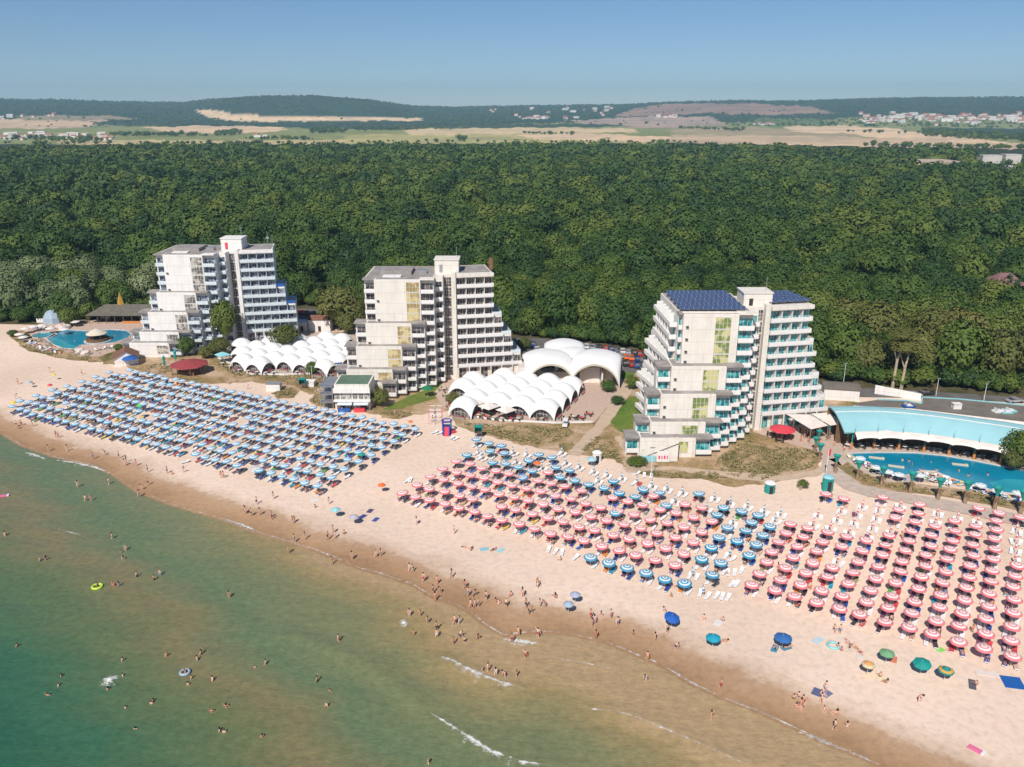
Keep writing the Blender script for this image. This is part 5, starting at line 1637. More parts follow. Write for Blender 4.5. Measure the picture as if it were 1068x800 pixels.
def parasol(kind, p, label, group, tilt=True):
    nm = {'pink': 'pink_parasol', 'blue': 'blue_parasol', 'pale': 'pale_blue_parasol'}[kind]
    t = thing(nm, (p.x, p.y, 0), label, 'parasol', group, random.uniform(0, 6.28))
    obj_from('pole', POLE, t)
    c_ = obj_from('canopy', CAN[kind], t, (0, 0, 1.92 + random.uniform(-0.08, 0.08)), 0)
    a = random.uniform(0, 6.28); k = abs(random.gauss(0, 0.05))
    c_.rotation_euler = (k * cos(a), k * sin(a), random.uniform(0, 6))
    return t


def folded(kind, p, label):
    nm = {'pink': 'folded_pink_parasol', 'blue': 'folded_blue_parasol'}[kind]
    t = thing(nm, (p.x, p.y, 0), label, 'parasol', 'folded ' + kind + ' striped parasols')
    obj_from('pole', POLE, t)
    c_ = obj_from('folded_canopy', FOLD[kind], t)
    c_.rotation_euler = (random.gauss(0, .04), random.gauss(0, .04), 0)
    return t


HZ = 2.1
SPOTS = []      # (x, y, kind, folded, text)


def lattice(p00, pa, na, pb0, pb, nb):
    o = G(*p00, HZ); a = (G(*pa, HZ) - o) / na
    b_ = (G(*pb, HZ) - G(*pb0, HZ)) / nb
    a.z = b_.z = 0
    o.z = 0
    return o, a, b_


# left field: nine rows of pale blue parasols
o, a, b_ = lattice((331, 505), (12, 424), 32, (331, 505), (433, 446), 8)
VA = a.normalized()
for r in range(9):
    row = []
    for n in range(34):
        p = o + a * n + b_ * r
        px, py = PX(p.x, p.y, HZ)
        if r == 8 and n > 32: continue
        if px < 8: continue
        if (r, n) in ((3, 21), (0, 12), (5, 14), (2, 30), (0, 6)): continue
        p = p + Vector((random.gauss(0, .16), random.gauss(0, .22), 0))
        row.append(p)
    row.sort(key=lambda q: q.x)
    for i, p in enumerate(row):
        SPOTS.append((p.x, p.y, 'pale', False, f'pale blue striped parasol, {nth(i + 1)} from left, {nth(r + 1)} row from sea, left field', (r, i)))
# middle field: pink lattice
oA, aA, bA = lattice((420, 513), (703, 588), 17, (420, 513), (476, 480), 4)
polyA = [(412, 516), (416, 508), (476, 474), (500, 479), (530, 488), (548, 493), (556, 490), (575, 488), (584, 501), (608, 507), (642, 516), (650, 520), (664, 523), (670, 513), (688, 516), (692, 532), (705, 530), (712, 522), (736, 526), (748, 541), (742, 553), (731, 562),
         (728, 572), (720, 582), (706, 592), (690, 590), (560, 556), (420, 518)]
for r in range(0, 9):
    row = []
    for n in range(0, 19):
        p = oA + aA * n + bA * r
        px, py = PX(p.x, p.y, HZ)
        if inpoly(px, py, polyA) and (r, n) not in ((1, 5), (4, 10)):
            row.append(p + Vector((random.gauss(0, .12), random.gauss(0, .15), 0)))
    for i, p in enumerate(row):
        SPOTS.append((p.x, p.y, 'pink', False, f'pink striped parasol, {nth(i + 1)} from left, {nth(r + 1)} row from sea, middle field', (r, i)))
BLUE = [(487, 473), (497, 457.5), (510, 461), (523, 464), (511, 469), (514, 481), (526, 471), (527.5, 482.5), (541, 486), (562, 473), (551.5, 479), (575.5, 476), (555, 490), (580, 486), (594, 489), (545, 497), (584.5, 496.5), (599.5, 500), (614, 504), (630, 508),
        (640, 501), (578.5, 516), (642, 533.5), (646, 513), (662.5, 517), (671, 509), (688, 513), (695, 525.5), (729, 513.5), (755, 528), (773.5, 531.5), (791, 536), (748, 536), (784, 543.5), (759, 549), (778, 552.5),
        (750, 559.5), (769, 563), (742, 570), (789, 567), (796, 556.5), (781.5, 578), (732, 582), (752, 585.5), (743, 598), (803, 548), (616, 580), (635, 586), (654, 591), (674, 596.5), (693.5, 602.5), (714, 607)]
BLUE.sort()
for i, (px, py) in enumerate(BLUE):
    p = G(px, py, HZ)
    SPOTS.append((p.x, p.y, 'blue', False, f'open blue and white ringed parasol, {nth(i + 1)} from left round the pink middle field', (0, i)))
FB = [(498.5, 470), (502.5, 475), (535, 470), (549, 472), (538, 480), (586, 470), (590, 481), (604, 485), (619, 490), (565, 486), (633, 493.5), (624, 499.5), (648.5, 497), (664, 501), (680, 505), (696, 508), (712, 512), (704, 521), (745, 518), (762, 522.5),
      (737.5, 528.5), (780, 526), (797, 531.5), (764.5, 543.5), (761, 577), (814.5, 534), (809, 540.5), (723, 597), (734, 616)]
FB.sort()
for i, (px, py) in enumerate(FB):
    p = G(px, py, 1.2)
    SPOTS.append((p.x, p.y, 'blue', True, f'folded blue and white parasol, {nth(i + 1)} folded blue one from left', (0, i)))
# right field
oB, aB, _ = lattice((785.5, 609), (1054, 682), 11, (0, 400), (10, 400), 1)
_, _, bB = lattice((785.5, 609), (1054, 682), 11, (1028, 672), (1035.5, 601), 5)
bB = bB * 0.96
openB = [(775, 612), (788, 590), (797, 571), (806, 556), (822, 545), (845, 542), (862, 543), (852, 522), (866, 503), (908, 509), (916, 513), (960, 522), (1040, 529), (1110, 548), (1110, 705), (1060, 690), (784, 616)]
foldB = [(826, 554), (846, 520), (860, 526), (880, 516), (915, 524), (934, 530), (932, 556), (886, 556), (870, 545), (845, 545)]
foldB2 = [(1050, 540), (1100, 545), (1100, 585), (1056, 580)]
rowsB = {}
for r in range(0, 20):
    for n in range(-3, 15):
        p = oB + aB * n + bB * r
        px, py = PX(p.x, p.y, HZ)
        if px > 1078 or not (inpoly(px, py, openB) or inpoly(px, py, foldB)): continue
        if py < 525 and random.random() < 0.25: continue
        fo = (inpoly(px, py, foldB) and random.random() < 0.78) or inpoly(px, py, foldB2) or (py < 540 and random.random() < 0.3) or (r, n) == (4, 3)
        rowsB.setdefault(r, []).append((p + Vector((random.gauss(0, .12), random.gauss(0, .15), 0)), fo))
for r, row in rowsB.items():
    for i, (p, fo) in enumerate(row):
        SPOTS.append((p.x, p.y, 'pink', fo, (f'folded pink striped parasol, ' if fo else 'pink striped parasol, ') + f'{nth(i + 1)} from left, {nth(r + 1)} row from sea, right field', (r, i)))

print('parasols', len(SPOTS), {k: sum(1 for s in SPOTS if s[2] == k) for k in ('pale', 'pink', 'blue')})
# merge helper for the overflow objects
def overflow(name, items, label, cat):
    """items: (mesh template as MB, matrix, material index offset)"""
    mb = MB()
    for tmpl, mat4, mi in items:
        vs = [mat4 @ Vector(v) for v in tmpl.v]
        b0 = len(mb.v)
        mb.v += [tuple(v) for v in vs]; mb.f += [tuple(b0 + i for i in f) for f in tmpl.f]
        mb.m += [m_i + mi for m_i in tmpl.m]
    return mb


GRP = {'pale': 'pale blue parasols of the left field', 'pink': 'pink striped parasols', 'blue': 'blue ringed parasols'}
SPOTS.sort(key=lambda s: hypot(s[0], s[1]))
for (x, y, kind, fo, text, rc) in SPOTS:
    if fo: folded(kind, Vector((x, y, 0)), text)
    else: parasol(kind, Vector((x, y, 0)), text, GRP[kind])

# ---- loungers
LT = MB()
LT.box(-0.30, 0.30, -0.95, 0.35, 0.26, 0.33)
LT.add([(-0.30, 0.36, 0.26), (0.30, 0.36, 0.26), (0.30, 0.95, 0.58), (-0.30, 0.95, 0.58), (-0.30, 0.36, 0.33), (0.30, 0.36, 0.33), (0.30, 0.92, 0.65), (-0.30, 0.92, 0.65)],
       [(3, 2, 1, 0), (4, 5, 6, 7), (0, 1, 5, 4), (1, 2, 6, 5), (2, 3, 7, 6), (3, 0, 4, 7)])
for sx in (-.28, .22):
    for sy in (-.85, .25): LT.box(sx, sx + .06, sy, sy + .06, 0, .26)
LME = LT.mesh('sun_lounger', m_whiteplastic)
TW = MB(); TW.box(-0.31, 0.31, -0.8, 0.34, 0.335, 0.375)
TW.add([(-0.31, 0.345, 0.335), (0.31, 0.345, 0.335), (0.31, 0.85, 0.63), (-0.31, 0.85, 0.63), (-0.31, 0.345, 0.375), (0.31, 0.345, 0.375), (0.31, 0.83, 0.67), (-0.31, 0.83, 0.67)],
       [(3, 2, 1, 0), (4, 5, 6, 7), (0, 1, 5, 4), (1, 2, 6, 5), (2, 3, 7, 6), (3, 0, 4, 7)])
TCOL = [((0.02, 0.05, 0.22), 'navy'), ((0.02, 0.28, 0.42), 'turquoise'), ((0.50, 0.05, 0.06), 'red'), ((0.05, 0.04, 0.05), 'dark'), ((0.55, 0.38, 0.30), 'peach'), ((0.03, 0.10, 0.40), 'blue'), ((0.16, 0.06, 0.12), 'plum'), ((0.65, 0.45, 0.07), 'yellow'), ((0.10, 0.36, 0.08), 'green'), ((0.72, 0.25, 0.05), 'orange')]
TMAT = [M('towel_' + n_, c_, 0.9, 0.12, 3) for c_, n_ in TCOL]
TME = [TW.mesh('towel', mt_) for mt_ in TMAT]
side = bB.normalized(); ang0 = atan2(side.y, side.x) - pi / 2
ua = Vector((cos(ang0), sin(ang0), 0)); ub = Vector((-sin(ang0), cos(ang0), 0))
nl = nt_ = 0
extraL, extraT = [], []
LYING = []
SPKEY = {}
for (x, y, kind, fo, text, rc) in SPOTS:
    short = {'pale': 'pale blue parasol', 'pink': ('folded ' if fo else '') + 'pink parasol', 'blue': ('folded ' if fo else 'open ') + 'blue parasol'}[kind]
    wsh = text.split(', ', 1)[1].replace(' row from sea,', ' row,').replace(' round the pink middle field', '').replace(' folded blue one', '')
    for s in (-1, 1):
        if random.random() < (0.06 if not fo else 0.02): continue
        p = Vector((x, y, 0)) + ua * (s * random.uniform(0.55, 0.72)) + ub * random.uniform(-0.25, 0.35)
        rz = ang0 + random.gauss(0, 0.12)
        if kind == 'pale': rz += radians(6)
        sd_ = 'left' if s < 0 else 'right'
        M4 = Matrix.Translation(p) @ Matrix.Rotation(rz, 4, 'Z')
        if nl < 300:
            l_ = obj_from('sun_lounger', LME, None, (p.x, p.y, 0), rz)
            setp(l_, f'{sd_} white lounger, {short} {wsh}', 'sun lounger', 'white sun loungers'); nl += 1
        else: extraL.append((LT, M4, 0))
        if random.random() < (0.80 if not fo else 0.08):
            i = random.choice([0, 0, 0, 1, 2, 3, 3, 3, 3, 4, 5, 5, 6, 6, 6, 3, 0, 3, 6, 0, 3, 6, 7, 8, 9, 2, 3, 0, 4, 1])
            if nt_ < 300:
                t_ = obj_from('beach_towel', TME[i], None, (p.x, p.y, 0), rz)
                setp(t_, f'{TCOL[i][1]} towel on the {sd_} lounger, {short} {wsh}', 'towel', 'towels on the loungers'); nt_ += 1
            else: extraT.append((TW, M4, i))
            if random.random() < 0.42 and not fo: LYING.append((p, rz, f'{sd_} lounger, {short} {wsh}'))
if extraL:
    setp(overflow('x', extraL, '', '').build('sun_loungers', m_whiteplastic), 'white sun loungers filling the farther rows under the parasols', 'sun loungers', 'white sun loungers', 'stuff')
if extraT:
    setp(overflow('x', extraT, '', '').build('beach_towels', TMAT), 'coloured towels on the loungers of the farther rows', 'towels', 'towels on the loungers', 'stuff')

# single parasols and mats near the sea
def solid_parasol(px, py, R, mat, label, tilt=(0.0, 0.0)):
    p = G(px, py, 1.9)
    t = thing('beach_umbrella', (p.x, p.y, 0), label, 'beach umbrella')
    obj_from('pole', POLE, t)
    c_ = obj_from('canopy', canopy_mesh('canopy', R, mat, 0.42, 4), t, (0, 0, 1.75))
    c_.rotation_euler = (tilt[0], tilt[1], 0.3)
def M2(name, c1, c2):
    return mat_rings(name, [(0, c1), (0.55, c2), (0.8, c1)], 1.1)
solid_parasol(701, 643, 1.25, M('cloth_cobalt', (0.012, 0.10, 0.42)), 'plain cobalt blue umbrella nearest the sea left of centre right', (0.25, 0.1))
solid_parasol(744, 664, 1.15, M('cloth_turq', (0.01, 0.30, 0.42)), 'plain turquoise umbrella on open sand beside a sunbather')
solid_parasol(817, 664, 1.35, M('cloth_denim', (0.03, 0.13, 0.36)), 'plain denim blue umbrella over two sunbathers')
solid_parasol(925.5, 680, 1.1, M('cloth_sage', (0.16, 0.34, 0.17)), 'sage green umbrella left of the emerald one')
solid_parasol(962, 691, 1.25, M('cloth_emerald', (0.004, 0.26, 0.22)), 'emerald green umbrella near the lower right parasols', (0.1, -0.15))
solid_parasol(906, 692, 0.95, M2('cloth_yellow_stripes', (0.70, 0.30, 0.05), (0.55, 0.50, 0.30)), 'small orange and yellow umbrella on the sand')
solid_parasol(987, 698, 1.1, M2('cloth_orange_teal', (0.02, 0.24, 0.20), (0.75, 0.34, 0.04)), 'umbrella with orange crown and teal rim')
solid_parasol(398, 505, 0.85, m_orange, 'small orange umbrella alone between the two parasol fields')
solid_parasol(428, 439, 0.6, m_orange, 'small coral umbrella on the sand before the middle hotel')
solid_parasol(350, 530.5, 0.95, m_tealroof, 'pale turquoise umbrella near the water left of centre')
solid_parasol(369, 538, 0.95, M('cloth_grey', (0.42, 0.40, 0.46)), 'pale lilac grey umbrella near the water')
solid_parasol(266, 488, 1.2, M('cloth_silver', (0.5, 0.48, 0.46)), 'silvery grey umbrella at the front of the left field', (0.3, -0.3))
solid_parasol(52, 401, 0.7, m_red, 'small red umbrella at the back left of the pale blue field')
solid_parasol(56, 390, 0.6, m_yellow, 'small yellow umbrella on the sand below the left pool')
solid_parasol(14, 419, 0.8, m_yellow, 'yellow umbrella at the far left end of the left field')
solid_parasol(30, 398, 0.7, M('cloth_paleblue', (0.35, 0.48, 0.55)), 'faded pale umbrella on the empty sand at the far left')
solid_parasol(146, 422, 0.95, M('cloth_green', (0.10, 0.52, 0.12)), 'bright green umbrella in the middle of the left field')
solid_parasol(222, 466, 0.95, M('cloth_green2', (0.15, 0.58, 0.25)), 'light green umbrella towards the front of the left field')
solid_parasol(377, 473, 0.9, m_teal, 'teal umbrella at the right edge of the left field')
solid_parasol(600, 622 - 3, 0.9, M('cloth_lav', (0.35, 0.38, 0.5)), 'lavender umbrella lying below the front pink row')
solid_parasol(617, 478, 1.2, M('cloth_iceblue', (0.35, 0.55, 0.62)), 'ice blue umbrella left of the round white cabin')
solid_parasol(560, 482, 0.9, m_orange, 'orange umbrella among the blue parasols before the right shells')
solid_parasol(593, 629, 0.9, m_bluecanvas, 'grey blue umbrella below the front pink row beside towels')
for k, (px, py, w_, l_, c_, lab) in enumerate([(1030, 703, 1.0, 3.0, (0.72, 0.62, 0.56), 'long cream beach mat on the lower right sand'), (1056, 712, 2.6, 2.6, (0.005, 0.10, 0.36), 'square blue beach mat at the lower right'),
                                           (505 + 0, 573, 1.0, 1.6, (0.25, 0.5, 0.6), 'light blue towel beside two sunbathers in the middle'), (522, 574, 0.9, 1.6, (0.35, 0.6, 0.65), 'pale blue towel right of the sunbathers in the middle'),
                                           (378, 539, 1.0, 1.8, (0.04, 0.06, 0.22), 'navy towel beside the lilac umbrella'), (392, 542, 0.9, 1.6, (0.04, 0.09, 0.28), 'blue towel right of the lilac umbrella'), (386, 533, 1.0, 1.6, (0.08, 0.06, 0.14), 'dark towel above the lilac umbrella'),
                                           (853, 668, 1.0, 2.0, (0.5, 0.6, 0.65), 'pale blue air mat with a ring on the right sand'), (808, 676.5, 0.9, 1.8, (0.06, 0.25, 0.36), 'teal towel under the left sunbather by the denim umbrella'), (820, 676, 0.9, 1.6, (0.10, 0.22, 0.30), 'teal towel under the right sunbather by the denim umbrella'),
                                           (749, 650, 1.1, 1.5, (0.72, 0.68, 0.64), 'white towel beside the seated sunbather'), (932, 688, 0.9, 1.6, (0.62, 0.20, 0.12), 'orange striped towel below the sage umbrella'), (1014, 714, 0.9, 2.2, (0.10, 0.10, 0.13), 'dark towel under the lone sunbather at lower right'),
                                           (981, 678, 0.8, 1.2, (0.25, 0.62, 0.12), 'lime green towel below the front pink row'), (994, 676, 0.8, 1.0, (0.7, 0.3, 0.2), 'coral towel below the front pink row'), (1004, 677, 0.8, 1.0, (0.8, 0.45, 0.05), 'orange towel below the front pink row'),
                                           (852, 726 - 4, 1.2, 1.6, (0.10, 0.12, 0.22), 'dark blue towel near the water right of the sitting group'), (862, 724, 1.0, 1.6, (0.16, 0.17, 0.28), 'slate towel near the water beside the dark blue one'),
                                           (328, 522, 1.0, 1.4, (0.7, 0.7, 0.68), 'white towel on open sand left of centre'), (875, 666, 0.9, 1.3, (0.72, 0.60, 0.5), 'cream towel beside the ring on the right sand'), (888, 677, 1.0, 1.4, (0.68, 0.55, 0.45), 'beige towel with sunbather at the right'), (897, 684, 1.0, 1.3, (0.66, 0.6, 0.55), 'pale towel nearest the small orange umbrella'),
                                           (870, 594, 0.8, 0.9, (0.02, 0.32, 0.5), 'turquoise towel between pink parasols'), (907, 705, 0.9, 1.3, (0.8, 0.62, 0.4), 'straw coloured towel below the small orange umbrella'), (918, 707, 1.0, 1.2, (0.75, 0.62, 0.4), 'round straw coloured towel by the water side'),
                                           (188, 471, 0.0, 0.0, (0, 0, 0), '')]):
    if not lab: continue
    p = G(px, py)
    mt_ = M('mat_cloth', c_, 0.85, 0.06, 1.5)
    q = MB().box(-w_ / 2, w_ / 2, -l_ / 2, l_ / 2, 0, 0.05)
    rz = radians(75) if 'long cream' in lab else ang0 + random.gauss(0, .5) if 'square' not in lab else radians(-12)
    setp(q.build('beach_mat', mt_, None, (p.x, p.y, 0.02), rz), lab, 'beach mat')
for k, (px, py) in enumerate([(188, 471 + 3.5), (193, 483), (572, 575), (579, 577), (586, 578), (600, 583), (759, 597 + 2), (766, 598 + 1), (773, 597), (763, 611), (768, 611), (747, 623), (753, 624), (759, 625), (424, 503), (428, 502), (471, 458), (475, 459), (458, 453), (453, 452), (664, 485 + 10), (672, 497), (679, 498), (838, 503 + 6)]):
    p = G(px, py)
    l_ = obj_from('lone_lounger', LME, None, (p.x, p.y, 0), ang0 + random.gauss(0, 0.25))
    setp(l_, f'white lounger on open sand away from the parasols, {nth(k + 1)} of such loose loungers', 'sun lounger', 'loose white loungers')
# white loungers and parasols round the pools
WP = canopy_mesh('canopy', 1.15, m_rings_w if False else mat_rings('parasol_white_blue_ring', [(0, WHITE), (0.3, (0.1, 0.35, 0.5)), (0.42, WHITE), (0.8, (0.2, 0.5, 0.6)), (0.9, WHITE)], 1.2), 0.4)
for k, (px, py) in enumerate([(897.5, 477), (914, 486.5), (926.5, 491), (938, 494), (960, 494.5), (1023, 505), (1040, 511), (1062, 513)]):
    p = G(px, py, 2.1)
    t = thing('white_parasol', (p.x, p.y, 0), f'white parasol with blue rings by the right pool, {nth(k + 1)} from the left', 'parasol', 'white parasols by the pools')
    obj_from('pole', POLE, t); obj_from('canopy', WP, t, (0, 0, 1.95))
WL = canopy_mesh('canopy', 1.6, m_canvas, 0.45)
for k, (px, py) in enumerate([(26, 342), (34.5, 340), (43.5, 339), (20, 348), (67, 343), (78, 335), (52, 342), (24, 351)]):
    p = G(px, py, 2.1)
    t = thing('white_parasol', (p.x, p.y, 0), f'plain white parasol by the left pool, {nth(k + 1)} counted clockwise', 'parasol', 'white parasols by the pools')
    obj_from('pole', POLE, t); obj_from('canopy', WL, t, (0, 0, 1.95))
POOLL = []
for (pa, pb, n_) in [((894, 481), (912, 493), 9), ((897, 480), (915, 491), 8), ((912, 493), (941, 501), 12), ((966, 496), (992, 502), 14), ((964, 500), (990, 506), 12), ((992, 503), (1018, 510), 12), ((1018, 512), (1066, 525), 20), ((886, 478), (894, 484), 5), ((1012, 511), (1060, 522), 14)]:
    for i in range(n_):
        t_ = i / (n_ - 1); POOLL.append((pa[0] + (pb[0] - pa[0]) * t_, pa[1] + (pb[1] - pa[1]) * t_, 'right'))
for (pa, pb, n_) in [((17, 346), (24, 354), 7), ((26, 356), (46, 366), 12), ((33, 358), (58, 368), 10), ((36, 343), (56, 343), 8), ((100, 365), (122, 362), 6), ((60, 366), (62, 369), 2)]:
    for i in range(n_):
        t_ = i / (n_ - 1); POOLL.append((pa[0] + (pb[0] - pa[0]) * t_, pa[1] + (pb[1] - pa[1]) * t_, 'left'))
cnt_ = {'left': 0, 'right': 0}
for px, py, sd_ in POOLL:
    p = G(px + random.uniform(-.6, .6), py + random.uniform(-.5, .5), 0.1); cnt_[sd_] += 1
    rz = random.uniform(0, 6.28)
    l_ = obj_from('pool_lounger', LME, None, (p.x, p.y, 0.12), rz)
    setp(l_, f'white lounger crowded beside the {sd_} pool, {nth(cnt_[sd_])} along its edge', 'sun lounger', 'white loungers by the pools')
    if random.random() < 0.5:
        i = random.randrange(10)
        t_ = obj_from('pool_towel', TME[i], None, (p.x, p.y, 0.12), rz)
        setp(t_, f'{TCOL[i][1]} towel on the {nth(cnt_[sd_])} lounger along the {sd_} pool', 'towel', 'towels by the pools')

# ================================================================== PEOPLE
def skin_mesh(name, verts, edges, radii, mat):
    me = bpy.data.meshes.new(name)
    me.from_pydata(verts, edges, [])
    o = bpy.data.objects.new(name, me); COL.objects.link(o)
    md = o.modifiers.new('s', 'SKIN'); md.use_smooth_shade = True
    sv = me.skin_vertices[0].data
    for i, r in enumerate(radii): sv[i].radius = r if isinstance(r, tuple) else (r, r)
    sv[0].use_root = True
    ss_ = o.modifiers.new('u', 'SUBSURF'); ss_.levels = 1
    dg = bpy.context.evaluated_depsgraph_get()
    out = bpy.data.meshes.new_from_object(o.evaluated_get(dg))
    bpy.data.objects.remove(o)
    out.name = name; out.materials.clear(); out.materials.append(mat)
    return out


ms, N, L, b = nt_new('skin')
oi = N.new('ShaderNodeObjectInfo')
r_ = ramp(N, [(0.0, (0.84, 0.52, 0.42)), (0.5, (0.72, 0.40, 0.29)), (1.0, (0.50, 0.25, 0.16))])
L.new(oi.outputs['Random'], r_.inputs[0]); L.new(r_.outputs[0], b.inputs['Base Color']); b.inputs['Roughness'].default_value = 0.5
m_skin = ms
m_hair = [M('hair_dark', (0.02, 0.012, 0.008), 0.6), M('hair_brown', (0.07, 0.035, 0.015), 0.6), M('hair_fair', (0.28, 0.17, 0.07), 0.6)]
SW = [((0.45, 0.03, 0.03), 'red'), ((0.02, 0.04, 0.16), 'navy'), ((0.02, 0.02, 0.02), 'black'), ((0.05, 0.25, 0.45), 'blue'), ((0.6, 0.58, 0.55), 'white'), ((0.65, 0.25, 0.05), 'orange')]
m_sw = [M('swimwear_' + n_, c_, 0.7, 0.06) for c_, n_ in SW]


def make_person_meshes(pose):
    E = [(0, 1), (1, 2), (2, 3), (3, 4), (2, 5), (5, 6), (6, 7), (7, 8), (2, 9), (9, 10), (10, 11), (11, 12), (0, 13), (13, 14), (14, 15), (15, 16), (0, 17), (17, 18), (18, 19), (19, 20)]
    R_ = [(.145, .105), (.125, .095), (.13, .09), .052, (.08, .095), .06, .045, .034, .036, .06, .045, .034, .036, .09, .06, .043, .035, .09, .06, .043, .035]
    V = [(0, 0, .95), (0, 0.01, 1.15), (0, 0, 1.38), (0, -.01, 1.50), (0, -.02, 1.63),
         (-.19, 0, 1.40), (-.24, .02, 1.12), (-.25, -.06, .88), (-.25, -.09, .78), (.19, 0, 1.40), (.24, .02, 1.12), (.25, -.06, .88), (.25, -.09, .78),
         (-.10, 0, .86), (-.11, -.02, .48), (-.11, .02, .08), (-.12, -.13, .03), (.10, 0, .86), (.11, -.02, .48), (.11, .02, .08), (.12, -.13, .03)]
    if pose == 'walk':
        V[14] = (-.10, -.16, .50); V[15] = (-.10, -.20, .09); V[16] = (-.10, -.34, .05)
        V[18] = (.10, .04, .48); V[19] = (.10, .26, .12); V[20] = (.11, .17, .03)
        V[6] = (-.24, .14, 1.14); V[7] = (-.24, .10, .90); V[8] = (-.24, .06, .81); V[10] = (.24, -.10, 1.13); V[11] = (.23, -.26, .95); V[12] = (.22, -.32, .88)
    if pose == 'raise':
        V[6] = (-.38, -.02, 1.55); V[7] = (-.36, -.06, 1.80); V[8] = (-.35, -.06, 1.90); V[10] = (.34, -.02, 1.22); V[11] = (.42, -.14, 1.02); V[12] = (.44, -.2, .96)
    if pose == 'lie':
        V = [(x * 1.05, y, z) for x, y, z in V]
        V = [(x, -(z - 0.95), 0.12 + y * -0.6) for x, y, z in V]
        V[16] = (V[16][0], V[15][1], 0.22); V[20] = (V[20][0], V[19][1], 0.22)
        V[6] = (-.36, -.22, .10); V[7] = (-.42, 0.0, .08); V[8] = (-.44, 0.08, .06)
    if pose == 'sit':
        V = [(0, 0, .14), (0, .05, .34), (0, .06, .56), (0, .04, .68), (0, .02, .81), (-.19, .06, .58), (-.26, .12, .34), (-.26, .0, .16), (-.26, -.06, .08), (.19, .06, .58), (.27, -.02, .36), (.22, -.22, .36), (.2, -.3, .36),
             (-.10, -.05, .14), (-.15, -.38, .38), (-.15, -.66, .09), (-.16, -.80, .05), (.10, -.05, .14), (.15, -.40, .36), (.15, -.68, .09), (.16, -.82, .05)]
    if pose == 'bend':
        V[1] = (0, -.10, 1.12); V[2] = (0, -.28, 1.26); V[3] = (0, -.37, 1.32); V[4] = (0, -.47, 1.38); V[5] = (-.19, -.28, 1.27); V[9] = (.19, -.28, 1.27)
        V[6] = (-.22, -.36, 1.0); V[7] = (-.18, -.44, .78); V[8] = (-.16, -.48, .70); V[10] = (.22, -.36, 1.0); V[11] = (.18, -.44, .78); V[12] = (.16, -.48, .70)
    body = skin_mesh('person_body', V, E, R_, m_skin)
    # hair cap
    hd = Vector(V[4]); nk = Vector(V[3]); up = (hd - nk).normalized()
    q = up.to_track_quat('Z', 'Y').to_matrix()
    hm = MB().lathe([(0.118, -0.02), (0.122, 0.04), (0.095, 0.10), (0.04, 0.135), (0.002, 0.14)], 10)
    lv = MB().lathe([(0.11, -0.20), (0.122, -0.05), (0.122, 0.04), (0.095, 0.10), (0.04, 0.135), (0.002, 0.14)], 10)
    for mm_2 in (hm, lv):
        mm_2.v = [tuple(hd + q @ (Vector((v[0], v[1] * 1.08 + 0.015, v[2] + 0.005)))) for v in mm_2.v]
    # trunks: a band round hips and upper thighs
    def band(pa, pb, ra, rb, ea=1.0):
        pa, pb = Vector(pa), Vector(pb)
        d = (pb - pa).normalized(); xx = Vector((1, 0, 0)); yy = d.cross(xx).normalized()
        vs = []
        for p_, r0 in ((pa, ra), (pb, rb)):
            for k in range(10):
                an = 2 * pi * k / 10
                vs.append(p_ + xx * r0[0] * cos(an) + yy * r0[1] * sin(an))
        return vs, [(i, (i + 1) % 10, 10 + (i + 1) % 10, 10 + i) for i in range(10)] + [tuple(range(10, 20)), tuple(range(9, -1, -1))]
    tr = MB()
    tr.add(*band(Vector(V[0]).lerp(Vector(V[1]), .35), Vector(V[0]).lerp(Vector(V[13]) * .5 + Vector(V[17]) * .5, .7), (.165, .125), (.185, .130)))
    for k_, kn in ((13, 14), (17, 18)):
        tr.add(*band(V[k_], Vector(V[k_]).lerp(Vector(V[kn]), .5), (.105, .105), (.095, .09)))
    bk_ = MB()
    bk_.add(*band(Vector(V[0]).lerp(Vector(V[1]), .2), Vector(V[0]).lerp(Vector(V[13]) * .5 + Vector(V[17]) * .5, .6), (.165, .122), (.17, .125)))
    top = MB(); top.add(*band(Vector(V[1]).lerp(Vector(V[2]), .45), Vector(V[1]).lerp(Vector(V[2]), .8), (.155, .118), (.16, .118)))
    return dict(body=body, hair=[hm.mesh('hair', m) for m in m_hair], hairl=[lv.mesh('hair', m) for m in m_hair], trunks=[tr.mesh('swim_trunks', m) for m in m_sw],
                bottom=[bk_.mesh('bikini_bottom', m) for m in m_sw], top=[top.mesh('bikini_top', m) for m in m_sw])


PM = {p_: make_person_meshes(p_) for p_ in ('stand', 'walk', 'raise', 'lie', 'sit', 'bend')}
PNUM = {}
PTXT = {'stand': 'standing', 'walk': 'walking', 'raise': 'with one arm raised', 'lie': 'lying down', 'sit': 'sitting', 'bend': 'bending forward'}


def person(p, z, pose, place, rz=None, scale=None, fixed=None):
    P_ = PM[pose]
    woman = random.random() < 0.5
    c_ = random.randrange(6); hcol = random.choice([0, 0, 1, 1, 2])
    sc_ = scale or random.uniform(0.92, 1.06)
    t = thing('person', (p[0], p[1], z), '', 'person', 'people at the beach', random.uniform(0, 6.28) if rz is None else rz)
    t.scale = (sc_, sc_, sc_)
    obj_from('body', P_['body'], t)
    obj_from('hair', P_['hairl' if woman else 'hair'][hcol], t)
    if woman:
        obj_from('bikini_bottom', P_['bottom'][c_], t); obj_from('bikini_top', P_['top'][c_], t); wear = SW[c_][1] + ' bikini'
    else:
        obj_from('swim_trunks', P_['trunks'][c_], t); wear = SW[c_][1] + ' trunks'
    if fixed: t['label'] = f'person in {wear} {fixed}'
    else: PEOPLE.append((t, wear, pose, place))
    return t


